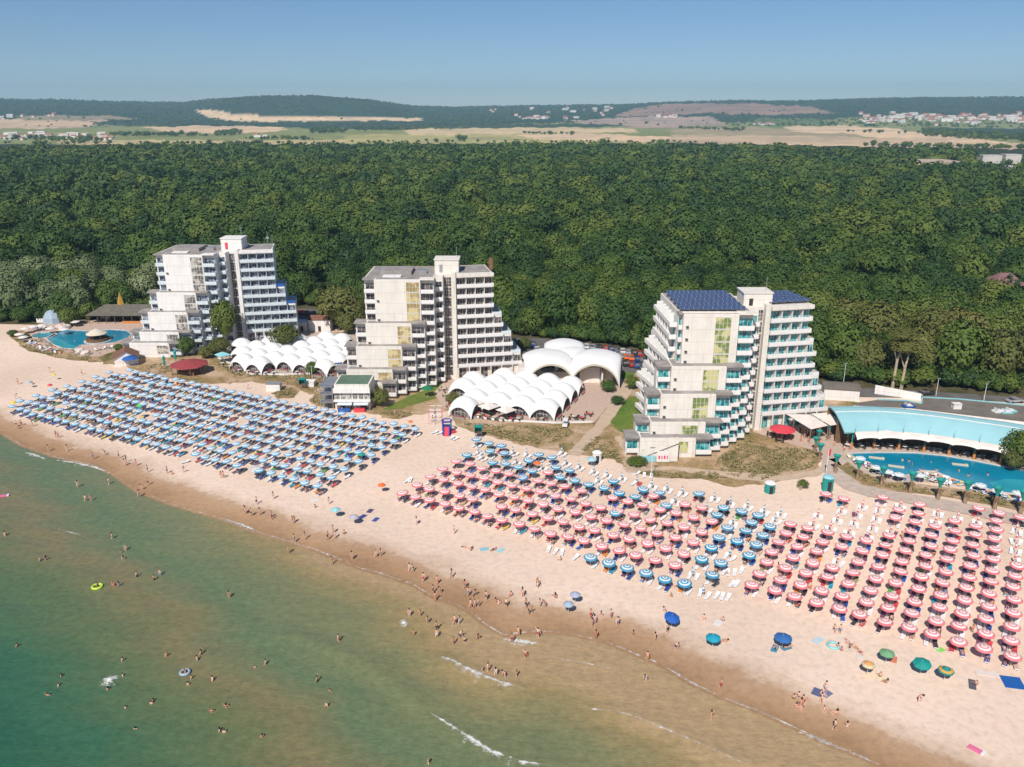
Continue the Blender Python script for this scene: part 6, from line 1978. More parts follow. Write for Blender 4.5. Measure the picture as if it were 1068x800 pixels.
PEOPLE = []
SEA = [(81, 508), (113.5, 505), (89, 522), (95, 522), (145, 518), (5, 557.5), (117, 561), (131, 573), (126, 576), (128.5, 582), (41.6, 584), (48, 583), (143, 600.5), (167, 599), (161, 604), (101, 610), (118, 610), (124, 610),
       (18, 672), (64, 703), (61, 713), (50, 723.5), (128, 687.5), (128, 703), (113, 717), (131, 736), (141, 758), (160, 729), (158, 732), (173.6, 683), (210, 681), (205.5, 687), (193, 700.5), (200, 706), (196, 713), (221.5, 708), (221, 741), (236, 736), (229, 760), (234, 762),
       (239, 622), (301, 577), (346, 589), (307, 566), (318, 563), (353, 668), (277, 691.5), (266, 695), (331, 709.5), (344, 719.6), (340.6, 736), (273.5, 767), (427, 642.5), (438, 643), (446, 650), (431.5, 662), (455.5, 657), (455.5, 664), (474, 651), (479, 651), (479, 665), (473, 672), (484.5, 670),
       (497.5, 667), (454, 627), (541, 663.5), (534, 670), (547.5, 686), (509, 700), (517, 704), (527, 706), (538.7, 705.5), (503, 700), (447, 795), (674, 710), (675, 690), (741.6, 750), (561, 665)]
for i, (px, py) in enumerate(SEA):
    g = G(px, py)
    z = bottom(g.x, g.y)
    g = G(px, py + 2.0 * min(1, -z / 1.25), 0)
    small = (px, py) in ((484.5, 670), (266, 695), (431.5, 662), (503, 700), (126, 576), (344, 719.6))
    person(g, z, random.choice(['stand', 'stand', 'walk', 'raise', 'bend' if z > -.6 else 'stand']), 'sea', scale=0.72 if small else None)
SANDP = [(96, 378), (52, 389), (85.5, 391), (19, 401), (34, 401, 's'), (16, 416), (17, 445), (22.5, 444), (20, 447, 's'), (34, 445), (58.5, 456.6), (61, 457), (50.6, 471), (70, 471), (97, 479), (110, 474.6), (124, 478), (131.6, 482.5), (130, 486), (142, 486), (154, 492.6), (148.5, 510.6), (154.5, 506), (145, 518.5),
         (174.5, 493.7), (179, 495, 's'), (191, 492.6), (230.5, 498.6), (233, 499), (258, 406), (285, 520.7), (267.7, 526.3), (256, 536.4), (271, 537.5), (283.4, 542), (307, 545.4), (328.6, 529.7, 's'), (343, 526), (415, 523), (434, 546.5), (255, 535.6), (262, 538.4), (282.5, 540), (305, 546),
         (347.5, 556), (342, 563), (349, 562), (359, 557, 's'), (392, 581.5), (397, 580.6), (367, 584), (427, 596), (430, 597), (441.7, 607), (456, 609.5), (451.7, 619), (460, 618.5), (471, 603), (484.7, 614), (488.5, 622), (493, 623), (490.7, 635), (499, 633.5), (495, 634), (507, 626), (517, 628, 's'), (520, 630, 's'),
         (527.5, 634), (533, 621.5, 's'), (545, 623), (548.5, 634), (551.5, 641), (434.5, 547.5), (473.5, 557), (519, 551, 's'), (485.5, 571.5, 'l'), (492, 572.6, 'l'), (514.7, 573.7, 'l'), (561, 613), (545, 622), (579, 623, 's'), (584.5, 585, 's'), (563, 633), (569, 633.5), (579.5, 624, 's'), (616, 645), (620, 651),
         (617.7, 653.7), (627, 642.5, 's'), (637, 645.5), (642.5, 652), (644, 652.5), (621.5, 666.5), (660.5, 662, 's'), (683, 669), (696, 660.5), (704, 678), (694, 639.5), (734, 646, 's'), (754, 648, 's'), (751.5, 718.5), (755, 669, 'l'), (808.5, 675, 'l'), (821, 675, 'l'), (871, 661), (876, 661), (874, 675, 's'), (877.5, 679, 's'),
         (828, 729, 's'), (833, 727, 's'), (838, 730.5, 's'), (838, 736.5, 's'), (831, 738, 's'), (835, 738.5), (857, 724.5, 's'), (861, 721.5), (856.5, 733.5), (859.5, 741, 's'), (873, 745, 's'), (870, 761.5), (873, 744.6, 's'), (883.6, 758, 's'), (958, 732.5), (925, 713, 's'), (918, 706, 's'), (1018, 715, 's'), (897, 681, 'l'),
         (811, 595), (813, 600), (758, 600, 's'), (845, 616), (853, 607), (946, 580), (941, 563), (790, 536 + 8), (703, 560), (628, 566), (1014, 660), (1062, 595), (892, 676, 'l'), (888, 674, 'l'), (884, 670, 'l'), (992, 677, 'l'), (835, 512), (868, 520), (405, 420), (412, 432), (355, 428), (357, 430), (352, 427), (365, 428), (470, 428), (452, 432), (451, 440), (432, 452),
         (560, 612), (700, 623, 's'), (707, 612, 'l'), (693, 612, 'l'), (238, 401), (245, 398), (198, 392), (202, 392.5), (190, 391), (209, 389), (213, 387), (770, 447 + 8), (838, 458), (835, 461), (843, 462), (880, 472), (886, 470), (870, 466)]
for e in SANDP:
    px, py = e[0], e[1]
    g = G(px, py)
    tg = e[2] if len(e) > 2 else ''
    pose = 'sit' if tg == 's' else 'lie' if tg == 'l' else random.choice(['stand', 'walk', 'walk', 'stand', 'bend'])
    person(g, 0.06 if pose == 'lie' else (0.1 if inpoly(px, py, [(780, 440), (900, 440), (900, 480), (780, 470)]) else 0.0), pose, 'sand')
for k, (px, py) in enumerate([(941, 481), (948, 482), (960, 491), (971, 483), (951, 489 - 3), (977, 491.5), (56, 357), (78, 356), (90, 347), (120, 351), (1010, 497), (1030, 496), (1000, 492)]):
    person(G(px, py), -0.9, 'stand', 'pool')
random.shuffle(LYING)
LYING.sort(key=lambda t: t[0].length)
n_single = max(10, 298 - len(PEOPLE))
for (p, rz, txt) in LYING[:n_single]:
    person(p + Vector((0, 0, 0)), 0.36, 'lie', 'lounger', rz + pi, 0.95, 'on ' + txt)
sbm = MB()
bme = PM['lie']['body']; tme = PM['lie']['trunks'][1]
for (p, rz, txt) in LYING[n_single:n_single + 110]:
    M4 = Matrix.Translation(Vector((p.x, p.y, 0.36))) @ Matrix.Rotation(rz + pi, 4, 'Z')
    ci = random.randrange(6)
    for me_, mi_ in ((bme, 0), (tme, 1 + ci)):
        b0 = len(sbm.v); sbm.v += [tuple(M4 @ v.co) for v in me_.vertices]
        sbm.f += [tuple(b0 + i for i in pl.vertices) for pl in me_.polygons]; sbm.m += [mi_] * len(me_.polygons)
setp(sbm.build('sunbathers', [m_skin] + m_sw), 'sunbathers lying under the parasols of the farther rows', 'people', 'people at the beach', 'stuff')
# ordinal labels per wear and place
from collections import defaultdict
gr = defaultdict(list)
for t, wear, pose, place in PEOPLE: gr[(wear, pose, place)].append(t)
WH = {'sea': 'in the sea', 'sand': 'on the sand', 'pool': 'in a pool'}
for (wear, pose, place), ts in gr.items():
    ts.sort(key=lambda t: PX(t.location.x, t.location.y)[0])
    for i, t in enumerate(ts):
        t['label'] = f'person in {wear} {PTXT[pose]} {WH[place]}' + (f', {nth(i + 1)} such from the left' if len(ts) > 1 else '')
# floats
for (px, py, r, mt_, lab) in [(101.5, 612.5, 0.75, m_lime, 'lime green swimming ring held by a bather'), (193, 702, 0.6, m_bluecanvas, 'pale blue swimming ring round a bather'), (869, 674, 0.8, m_tealroof, 'light blue swimming ring lying on the sand')]:
    t = MB()
    n1, n2 = 16, 8
    vs = [((r + 0.2 * cos(2 * pi * j / n2)) * cos(2 * pi * i / n1), (r + 0.2 * cos(2 * pi * j / n2)) * sin(2 * pi * i / n1), 0.2 * sin(2 * pi * j / n2)) for i in range(n1) for j in range(n2)]
    t.add(vs, [(i * n2 + j, ((i + 1) % n1) * n2 + j, ((i + 1) % n1) * n2 + (j + 1) % n2, i * n2 + (j + 1) % n2) for i in range(n1) for j in range(n2)])
    q = G(px, py)
    setp(t.build('swimming_ring', mt_, None, (q.x, q.y, 0.15), smooth=True), lab, 'swimming ring')
for (px, py, mt_, lab, z) in [(4, 517.5, m_pinkp, 'pink air mattress floating at the far left', 0.02), (1018.5, 783, m_pinkp, 'pink air mattress lying on the lower right sand', 0.06)]:
    q = G(px, py)
    t = thing('air_mattress', (q.x, q.y, z), lab, 'air mattress', rz=radians(20 if px < 100 else -50))
    MB().box(-0.95, 0.6, -0.4, 0.4, 0, 0.14).build('mattress', mt_, t); MB().box(0.6, 0.95, -0.4, 0.4, 0.0, 0.22).build('pillow', m_whiteplastic, t)
# splash
q = G(115, 710)
n = 14; XX = np.zeros((n, n)); YY = XX.copy(); EE = XX.copy()
for i in range(n):
    for j in range(n):
        u, v = i / (n - 1) * 2 - 1, j / (n - 1) * 2 - 1
        XX[i, j] = q.x + u * 1.5; YY[i, j] = q.y + v * 1.5; EE[i, j] = 0.9 * max(0, 1 - hypot(u, v)) ** 0.6
ZZ = 0.04 + 0.55 * EE ** 3
setp(grid_mesh('splash', XX, YY, ZZ, mf, {'edge': ('FLOAT', EE)}), 'white splash beside a swimmer in the deep green water', 'splash', kind='stuff')
q = G(421.5, 650)
for i in range(n):
    for j in range(n):
        u, v = i / (n - 1) * 2 - 1, j / (n - 1) * 2 - 1
        XX[i, j] = q.x + u * 0.9; YY[i, j] = q.y + v * 1.4; EE[i, j] = 0.9 * max(0, 1 - hypot(u, v)) ** 0.6
setp(grid_mesh('splash', XX, YY, 0.04 + 0.55 * EE ** 3, mf, {'edge': ('FLOAT', EE)}), 'small white splash left of the bathers in the shallows', 'splash', kind='stuff')
# ================================================================== TREES
def crown_arrays(seed, R, H, nclump, ncard, size, core=True, flat=0.0):
    """leafy crown: clumps of small leaf faces on the upper shell of an uneven ellipsoid"""
    g = np.random.default_rng(seed)
    V, F = [], []
    cl = []
    for i in range(nclump):
        a = 2 * pi * (i * 0.618 + g.uniform(-.08, .08)); t = (i + 0.5) / nclump
        el = np.arcsin(np.clip(1 - 1.25 * t, -0.35, 1))
        k = g.uniform(0.62, 0.86)
        cl.append((cos(a) * cos(el) * R * k, sin(a) * cos(el) * R * k, H * 0.5 + sin(el) * H * 0.5 * k, R * g.uniform(0.30, 0.46)))
    cl = np.array(cl)
    idx = np.repeat(np.arange(nclump), ncard)
    d = g.normal(size=(len(idx), 3)); d[:, 2] = d[:, 2] * 0.8 + 0.45
    d /= np.linalg.norm(d, axis=1)[:, None]
    rr_ = cl[idx, 3] * g.uniform(0.78, 1.08, len(idx))
    c = cl[idx, :3] + d * rr_[:, None] * np.array([1, 1, 0.8])
    cdir = c - np.array([0, 0, H * 0.25]); cdir /= np.linalg.norm(cdir, axis=1)[:, None]
    nn = d * 0.65 + cdir * 0.6 + g.normal(size=d.shape) * 0.20
    nn /= np.linalg.norm(nn, axis=1)[:, None]
    t1 = np.cross(nn, g.normal(size=d.shape)); t1 /= np.linalg.norm(t1, axis=1)[:, None]
    t2 = np.cross(nn, t1)
    s = size * g.uniform(0.6, 1.3, len(idx))[:, None]
    quad = np.stack([c - t1 * s, c - t2 * s * 0.75, c + t1 * s, c + t2 * s * 0.75], 1)
    V = quad.reshape(-1, 3)
    F = np.arange(len(V)).reshape(-1, 4)
    if core:
        n1, n2 = 8, 5
        cv = []
        for j in range(n2):
            ph = -pi / 2 + pi * (j + 0.5) / n2
            for i in range(n1):
                th = 2 * pi * i / n1
                cv.append((R * .66 * cos(ph) * cos(th), R * .66 * cos(ph) * sin(th), H * .5 + H * .40 * sin(ph)))
        cf = [(j * n1 + i, j * n1 + (i + 1) % n1, (j + 1) * n1 + (i + 1) % n1, (j + 1) * n1 + i) for j in range(n2 - 1) for i in range(n1)]
        cf += [(0, 1, 2, 3), (4, 5, 6, 7)]
        cf = np.array(cf) + len(V)
        V = np.concatenate([V, np.array(cv)]); F = np.concatenate([F, cf])
    return V.astype(np.float32), F.astype(np.int32)


def np_mesh(name, V, F, mat, tint=None):
    me = bpy.data.meshes.new(name)
    me.vertices.add(len(V)); me.vertices.foreach_set('co', V.ravel())
    me.loops.add(F.size); me.loops.foreach_set('vertex_index', F.ravel())
    me.polygons.add(len(F)); me.polygons.foreach_set('loop_start', np.arange(0, F.size, 4, dtype=np.int32))
    me.update(calc_edges=True)
    if tint is not None:
        a = me.attributes.new('tint', 'FLOAT', 'FACE'); a.data.foreach_set('value', tint.astype(np.float32))
    me.materials.append(mat)
    return me


def leaf_mat(name, src, cols):
    m, N, L, b = nt_new(name)
    g = N.new('ShaderNodeNewGeometry')
    if src == 'attr':
        at = N.new('ShaderNodeAttribute'); at.attribute_name = 'tint'; f = at.outputs['Fac']
    else:
        oi = N.new('ShaderNodeObjectInfo'); f = oi.outputs['Random']
    n1 = noise(N, L, g.outputs['Position'], 0.22, 3, 0.6)
    n2 = noise(N, L, g.outputs['Position'], 0.012, 3, 0.6)
    v = math_(N, L, 'ADD', math_(N, L, 'MULTIPLY', f, 0.62), math_(N, L, 'MULTIPLY', math_(N, L, 'SUBTRACT', n1.outputs[0], 0.5), 0.55))
    v = math_(N, L, 'ADD', v, math_(N, L, 'MULTIPLY', math_(N, L, 'SUBTRACT', n2.outputs[0], 0.40), 1.0))
    r = ramp(N, cols); L.new(v, r.inputs[0]); L.new(r.outputs[0], b.inputs['Base Color'])
    b.inputs['Roughness'].default_value = 0.65
    b.inputs['Specular IOR Level'].default_value = 0.25
    return m


GREENS = [(0.0, (0.020, 0.050, 0.014)), (0.25, (0.036, 0.076, 0.013)), (0.5, (0.062, 0.105, 0.015)), (0.75, (0.100, 0.135, 0.020)), (1.0, (0.140, 0.150, 0.030))]
m_leaf = leaf_mat('leaves', 'obj', GREENS)
m_leafA = leaf_mat('leaves_far', 'attr', GREENS)
m_leafS = leaf_mat('leaves_silver', 'obj', [(0.0, (0.09, 0.13, 0.05)), (0.6, (0.16, 0.20, 0.085)), (1.0, (0.21, 0.23, 0.12))])
m_leafY = leaf_mat('leaves_olive', 'obj', [(0.0, (0.07, 0.085, 0.018)), (0.6, (0.12, 0.125, 0.028)), (1.0, (0.20, 0.16, 0.05))])

PROTO = []
for sd_ in range(6):
    PROTO.append(crown_arrays(100 + sd_, [5.2, 5.7, 5.3, 6.3, 4.8, 5.7][sd_], [9, 10.5, 11, 9.8, 9.5, 9.0][sd_], 26, 85, 0.38))
CM = {}
for nm, mt_ in (('g', m_leaf), ('s', m_leafS), ('y', m_leafY)):
    CM[nm] = [np_mesh('crown', v, f, mt_) for v, f in PROTO]
def trunk_mesh(h, lean=0.0):
    t = MB(); t.tube((0, 0, -0.3), (lean * .5, 0, h * .6), 0.34, 0.24, 7)
    t.tube((lean * .5, 0, h * .6), (lean, 0.2, h * 1.05), 0.24, 0.14, 6)
    t.tube((lean * .5, 0, h * .6), (lean + 1.8, 0.8, h * 1.15), 0.16, 0.07, 5)
    t.tube((lean * .5, 0, h * .6), (lean - 1.7, -0.6, h * 1.2), 0.16, 0.07, 5)
    return t.mesh('trunk', m_bark)
TM = [trunk_mesh(6.5), trunk_mesh(6.5, 0.8), trunk_mesh(6.5, -0.9)]

EDGE = [(-260, 326), (-120, 332), (0, 337), (90, 337), (110, 331), (160, 329), (170, 326), (300, 322), (330, 320), (352, 341), (385, 341), (400, 330), (470, 335), (528, 349), (560, 356), (600, 357), (640, 362), (670, 366), (684, 384), (700, 380), (760, 380), (860, 402), (920, 406), (1000, 411), (1068, 416), (1250, 424)]
EW = [G(*e) for e in EDGE]
EXa = np.array([p.x / p.y for p in EW]); EYa = np.array([p.length for p in EW])


def edge_dist(x, y):
    """metres behind the edge of the wood, along the line of sight"""
    return np.hypot(x, y) - np.interp(x / np.maximum(y, 1), EXa, np.array([hypot(p.x, p.y) for p in EW]))


def inside_building(x, y):
    for P_, w_ in ((P1, 0), (P2, 0), (P3, 0)):
        lx, ly = x - P_.x, y - P_.y
        if -13 < lx < 44 and -12 < ly < 25: return True
    return False


def scatter(r0, r1, s):
    out = []
    n = int((r1 - r0) / s) + 1
    rr_ = r0
    row = 0
    while rr_ < r1:
        da = s / rr_
        k = int(2 * radians(41) / da)
        for i in range(k):
            a = -radians(41) + (i + (0.5 if row % 2 else 0)) * da
            r_ = rr_ + random.uniform(-.52, .52) * s
            a2 = a + random.uniform(-.52, .52) * da
            out.append((r_ * sin(a2), r_ * cos(a2)))
        rr_ += s * 0.87; row += 1
    return out


CLEAR = [[(948, 176), (1010, 178), (1010, 190), (948, 188)], [(1012, 168), (1100, 166), (1100, 190), (1012, 190)]]
near_t, mid_t = [], []
for x, y in scatter(215, 620, 9.9):
    e_ = float(edge_dist(np.array(x), np.array(y)))
    if e_ < 3.0 or inside_building(x, y): continue
    near_t.append((e_ if False else hypot(x, y), x, y, e_))
near_t.sort()
vis = [t for t in near_t if -30 < PX(t[1], t[2], 8)[0] < 1098]
silv = [t for t in vis if PX(t[1], t[2], 8)[0] < 150 + 20 * sin(t[3]) and t[3] < 62]
ss_set = set((t[1], t[2]) for t in silv)
front = [t for t in vis if (t[1], t[2]) not in ss_set][:260] + silv[:120]
fs_ = set((t[1], t[2]) for t in front)
rest = [t for t in near_t if (t[1], t[2]) not in fs_]
# ranks for labels: bands of depth, then order from the left
front.sort(key=lambda t: t[3])
bands = defaultdict(list)
for t in front: bands[int(t[3] // 9)].append(t)
SECT = [(0, 170, 'behind the left pool'), (170, 400, 'behind the left hotel'), (400, 545, 'behind the middle hotel'), (545, 690, 'behind the great arches'), (690, 860, 'behind the right hotel'), (860, 1200, 'behind the right pool bar')]
sect = defaultdict(list)
for t in front:
    px = PX(t[1], t[2], 8)[0]
    nm_ = next((s_[2] for s_ in SECT if s_[0] <= px < s_[1]), 'behind the left pool')
    sect[(nm_, int(t[3] // 9))].append((px, t))
BARE = G(930, 402)
for (nm_, bd), ts in sect.items():
    ts.sort()
    for i, (px, t) in enumerate(ts):
        _, x, y, e_ = t
        k = random.randrange(6)
        kind = 'g'
        if (x, y) in ss_set: kind = 's' if random.random() < 0.8 and 6 < e_ else 'g'
        elif px > 860 and e_ < 42: kind = 'y' if random.random() < 0.5 else 'g'
        s_ = random.uniform(0.85, 1.25)
        if e_ < 7: s_ *= 0.8
        lab = {'g': 'green', 's': 'silvery green', 'y': 'olive yellow'}[kind] + f' tree {nm_}, {nth(i + 1)} from left, {nth(bd + 1)} rank'
        t_ = thing('silver_tree' if (x, y) in ss_set else 'forest_tree', (x, y, 0), lab, 'tree', 'trees along the near edge of the wood', random.uniform(0, 6.28))
        t_.scale = (s_, s_, s_ * random.uniform(0.9, 1.15))
        obj_from('trunk', TM[k % 3], t_)
        lowz = 3.4 if e_ > 18 else 0.4
        if e_ <= 18: t_.scale = (s_ * 1.1, s_ * 1.1, s_ * 1.35)
        obj_from('crown', CM[kind][k], t_, (0, 0, lowz))
print('front trees', len(front), 'rest near', len(rest))

# the mass of the wood behind
LODS = [[crown_arrays(200 + i, 5.4 + 0.5 * (i % 3), 10.5, 22, 46, 0.48) for i in range(6)],
        [crown_arrays(300 + i, 5.6 + 0.5 * (i % 3), 10.5, 18, 30, 0.66) for i in range(6)],
        [crown_arrays(400 + i, 6.4 + 0.5 * (i % 3), 11, 13, 17, 0.95) for i in range(6)],
        [crown_arrays(500 + i, 7.6 + 0.5 * (i % 3), 10.5, 9, 9, 1.45) for i in range(6)]]


def mass(name, pts, lod, label, zoff=4.5, sc=(0.62, 1.4)):
    VV, FF, TT = [], [], []
    off = 0
    for (x, y, zg, sx) in pts:
        v, f = LODS[lod][random.randrange(6)]
        a = random.uniform(0, 6.28); s = random.uniform(*sc) * sx
        c_, s_ = cos(a) * s, sin(a) * s
        ax_, ay_ = random.uniform(.82, 1.2), random.uniform(.82, 1.2)
        w_ = np.empty_like(v)
        w_[:, 0] = (v[:, 0] * c_ - v[:, 1] * s_) * ax_ + x
        w_[:, 1] = (v[:, 0] * s_ + v[:, 1] * c_) * ay_ + y
        w_[:, 2] = v[:, 2] * s * random.uniform(0.9, 1.15) + zg + zoff * (0.35 + 0.65 * s) * random.uniform(0.25, 1.75)
        VV.append(w_); FF.append(f + off); off += len(v)
        TT.append(np.full(len(f), random.random(), np.float32))
    me = np_mesh(name, np.concatenate(VV), np.concatenate(FF), m_leafA, np.concatenate(TT))
    o = bpy.data.objects.new(name, me); COL.objects.link(o)
    return setp(o, label, 'woodland', kind='stuff')


def clear(px, py): return any(inpoly(px, py, c_) for c_ in CLEAR)


A1_ = [(x, y, 0, 1) for (d_, x, y, e_) in rest if d_ < 430]
A2_ = [(x, y, 0, 1) for (d_, x, y, e_) in rest if d_ >= 430]
A3_, A4_ = [], []
for x, y in scatter(620, 980, 11.8):
    if not clear(*PX(x, y, 0)): A3_.append((x, y, 0, 1))
for x, y in scatter(980, 1500, 14.0):
    px, py = PX(x, y, 0)
    if clear(px, py): continue
    if y > 1400 + 40 * sin(x / 130) + 25 * sin(x / 47) - 130 * max(0, min(1, (px - 650) / 350)): continue
    A4_.append((x, y, 0, 1))
mass('forest', A1_, 0, 'dense green wood rising behind the first ranks of trees')
mass('forest', A2_, 1, 'dense green wood in the middle distance')
mass('forest', A3_, 2, 'dense wood farther back towards the fields')
mass('forest', A4_, 3, 'far part of the wood reaching the open fields')
UG = []
for i in range(900):
    k_ = random.uniform(0, len(EDGE) - 1.001); i0 = int(k_); f_ = k_ - i0
    px = EDGE[i0][0] + (EDGE[i0 + 1][0] - EDGE[i0][0]) * f_; py = EDGE[i0][1] + (EDGE[i0 + 1][1] - EDGE[i0][1]) * f_
    if not -40 < px < 1110: continue
    q = G(px, py); d_ = random.uniform(1.5, 22); l_ = q.length
    x, y = q.x * (l_ + d_) / l_, q.y * (l_ + d_) / l_
    if inside_building(x, y): continue
    UG.append((x, y, 0, random.uniform(.28, .6)))
mass('undergrowth', UG, 1, 'bushy undergrowth along the foot of the wood', 0.3, (0.8, 1.1))
# hedges, copses and wooded slopes in the open country
FAR = []
def line_trees(a, b_, n, s=0.8, spread=0.6):
    for i in range(n):
        t_ = random.random()
        px = a[0] + (b_[0] - a[0]) * t_ + random.uniform(-2, 2); py = a[1] + (b_[1] - a[1]) * t_ + random.uniform(-spread, spread)
        q = G(px, py)
        h_ = float(land_h(np.array(q.x), np.array(q.y)))
        if q.y > 3200: continue
        FAR.append((q.x, q.y, h_, s * random.uniform(.7, 1.2)))
line_trees((0, 145), (110, 147), 80, 0.9, 1.6); line_trees((115, 141.5), (215, 141.5), 90, 1.0, 1.0); line_trees((225, 141), (250, 139), 40, 1.2, 2); line_trees((250, 144.5), (330, 146), 40, 0.8)
line_trees((325, 137.5), (360, 138), 60, 1.3, 1.6); line_trees((478, 146), (486, 146), 14, 1.1, 1); line_trees((540, 139.5), (600, 140.5), 30, .8, .5); line_trees((708, 133.5), (775, 136.5), 50, 1, .8); line_trees((360, 136), (470, 134), 60, 1.1, 1.2)
line_trees((880, 137), (1000, 143), 12, 1.0, 1.0); line_trees((900, 153), (1068, 156), 70, .9, 1); line_trees((0, 150), (360, 151), 60, .8, 1); line_trees((360, 149), (700, 149), 40, .7, 1); line_trees((960, 140), (1068, 146), 120, 1.4, 2.5)
line_trees((940, 190), (1068, 192), 60, .7, 1.5); line_trees((1010, 176), (1068, 178), 50, .6, 3); line_trees((955, 172), (1068, 170), 60, .7, 2)
mass('far_copses', FAR, 3, 'hedges and copses dotted through the far fields', 1.0, (0.5, 0.95))
# wooded roughness on the hills
HW = []
for _ in range(9000):
    a = random.uniform(-38, 38) * pi / 180; r_ = random.uniform(3700, 7400)
    x, y = r_ * sin(a), r_ * cos(a)
    h_ = float(land_h(np.array(x), np.array(y)))
    px, py = PX(x, y, h_)
    if not (-20 < px < 1090): continue
    bare = any(inpoly(px, py, LAND[i][0]) for i in (2, 3, 4, 10, 11))
    if bare and random.random() < 0.93: continue
    HW.append((x, y, h_ - 2, random.uniform(0.8, 1.5)))
mass('hill_woods', HW, 3, 'blue green woods covering the far hills', -0.2, (0.45, 0.8))

# ---- single garden trees
def garden(px, py, s, kind, k, lab, low=2.0, zs=1.0, trunk=True, nm='garden_tree'):
    P_ = G(px, py)
    t_ = thing(nm, (P_.x, P_.y, 0), lab, 'tree' if nm == 'garden_tree' else 'shrub', None, random.uniform(0, 6))
    t_.scale = (s, s, s * zs)
    if trunk: obj_from('trunk', TM[0], t_, None).scale = (1, 1, (low + 3.5) / 6.5)
    obj_from('crown', CM[kind][k], t_, (0, 0, low))
garden(237, 364, 0.85, 'g', 2, 'dark green tree against the corner of the left hotel', 3.0, 1.35)
garden(231, 372, 0.55, 'y', 1, 'light green bushy tree below the dark one at the left hotel', 1.0)
garden(195.5, 371, 0.62, 'g', 4, 'round green tree at the foot of the left hotel', 0.6)
garden(215, 374, 0.42, 'y', 0, 'low green shrub left of the left shells', 0.2, 1, False, 'shrub')
garden(224, 370, 0.40, 'g', 3, 'dark low shrub between the left hotel and shells', 0.2, 1, False, 'shrub')
garden(299, 369, 0.85, 'y', 5, 'open crowned light green tree rising through the left shells', 3.2, 0.9)
garden(355, 344, 1.35, 'y', 3, 'big round light green tree behind the left shells', 1.5, 1.0)
garden(362, 349, 0.65, 'y', 2, 'smaller light green tree before the big round one', 0.6)
garden(372, 346, 0.75, 'y', 0, 'light green tree beside the flank of the middle hotel', 2.0, 1.2)
garden(326, 391, 0.38, 'g', 1, 'dark green ball shrub before the white kiosk', 0.1, 1, False, 'shrub')
garden(397, 424, 0.48, 'y', 4, 'bright green bush right of the restaurant annex', 0.1, 1.1, False, 'shrub')
garden(472, 424, 0.36, 'y', 2, 'spiky green bush left of the right shells', 0.1, 1, False, 'shrub')
garden(634.5, 409, 0.38, 'g', 5, 'clipped round shrub by the stair drum of the great arches', 0.1, 1, False, 'shrub')
garden(658.5, 406, 0.36, 'g', 2, 'round shrub at the top of the sandy path', 0.1, 1, False, 'shrub')
garden(644, 418 + 4, 0.3, 'g', 3, 'purplish shrub along the right of the sandy path', 0.05, .8, False, 'shrub')
garden(664, 485, 0.42, 'g', 0, 'flat dark green bush at the seaward corner of the right hotel', 0.0, 0.45, False, 'shrub')
garden(1064, 488, 0.75, 'g', 1, 'dark green tree overhanging the right end of the pool', 1.0)
garden(1056, 490, 0.5, 'y', 3, 'lighter bush at the right end of the pool bar', 0.3)
garden(547, 366, 0.4, 'y', 1, 'single green tree in the car park behind the middle hotel', 0.6)
garden(837, 509.5, 0.22, 'g', 2, 'small olive bush left of the teal cabin', 0.0, .8, False, 'shrub')
garden(25, 336, 0.7, 'g', 1, 'dark bush on the dune at the edge of the wood, far left', 0.0, .8, False, 'shrub')
garden(72, 340, 0.7, 'g', 4, 'dark bush between the tent and the pool restaurant', 0.0, 1.0, False, 'shrub')
garden(14, 351, 0.35, 'g', 4, 'low dark bush at the left end of the left pool', 0.0, .7, False, 'shrub')
garden(26, 353.5, 0.3, 'g', 0, 'small dark bush below the white parasols of the left pool', 0.0, .7, False, 'shrub')
garden(124, 365, 0.3, 'g', 5, 'small bush right of the left pool rocks', 0.0, .7, False, 'shrub')
# tall pale bare trunks at the right wood edge
for k, (px, py, hh, ln, lab) in enumerate([(928, 404, 15.5, 2.0, 'tall pale leaning trunk standing out before the wood at right'), (937, 405, 12.0, 1.0, 'thinner pale trunk right of the tall leaning one')]):
    P_ = G(px, py)
    t_ = thing('bare_tree', (P_.x, P_.y - 1.5, 0), lab, 'tree')
    b__ = MB(); mp_ = M('pale_bark', (0.42, 0.34, 0.23), 0.9, 0.2, 1.0)
    b__.tube((0, 0, 0), (0.2, 0, hh * .55), 0.5, 0.34, 8); b__.tube((0.2, 0, hh * .55), (ln, 0.3, hh), 0.34, 0.16, 7); b__.tube((0.2, 0, hh * .5), (-1.4, 0.5, hh * .85), 0.2, 0.08, 6)
    b__.build('trunk', mp_, t_)
    obj_from('crown', CM['y'][k], t_, (ln * .6, 1.0, hh - 2.2)).scale = (.75, .75, .45)

# ================================================================== FAR VILLAGES
m_vw = M('village_wall', (0.62, 0.57, 0.52), 0.8, 0.2, 0.05)
m_vr = M('village_roof', (0.36, 0.13, 0.08), 0.8, 0.3, 0.05)
def house_mesh(w_, d_, h_, r_, wm, rm_):
    b_ = MB().box(-w_ / 2, w_ / 2, -d_ / 2, d_ / 2, -3, h_)
    e = 0.6
    b_.add([(-w_ / 2 - e, -d_ / 2 - e, h_ + .05), (w_ / 2 + e, -d_ / 2 - e, h_ + .05), (w_ / 2 + e, d_ / 2 + e, h_ + .05), (-w_ / 2 - e, d_ / 2 + e, h_ + .05), (-w_ / 2 + 1, 0, h_ + r_), (w_ / 2 - 1, 0, h_ + r_)],
           [(0, 1, 5, 4), (1, 2, 5), (2, 3, 4, 5), (3, 0, 4), (3, 2, 1, 0)], 1)
    for i in range(3):
        b_.box(-w_ / 2 + 1 + i * (w_ - 3.2) / 2, -w_ / 2 + 2.2 + i * (w_ - 3.2) / 2, -d_ / 2 - .05, -d_ / 2 - 0.01, 1, 2.6, 2)
    return b_.mesh('village_house', [wm, rm_, m_dark])
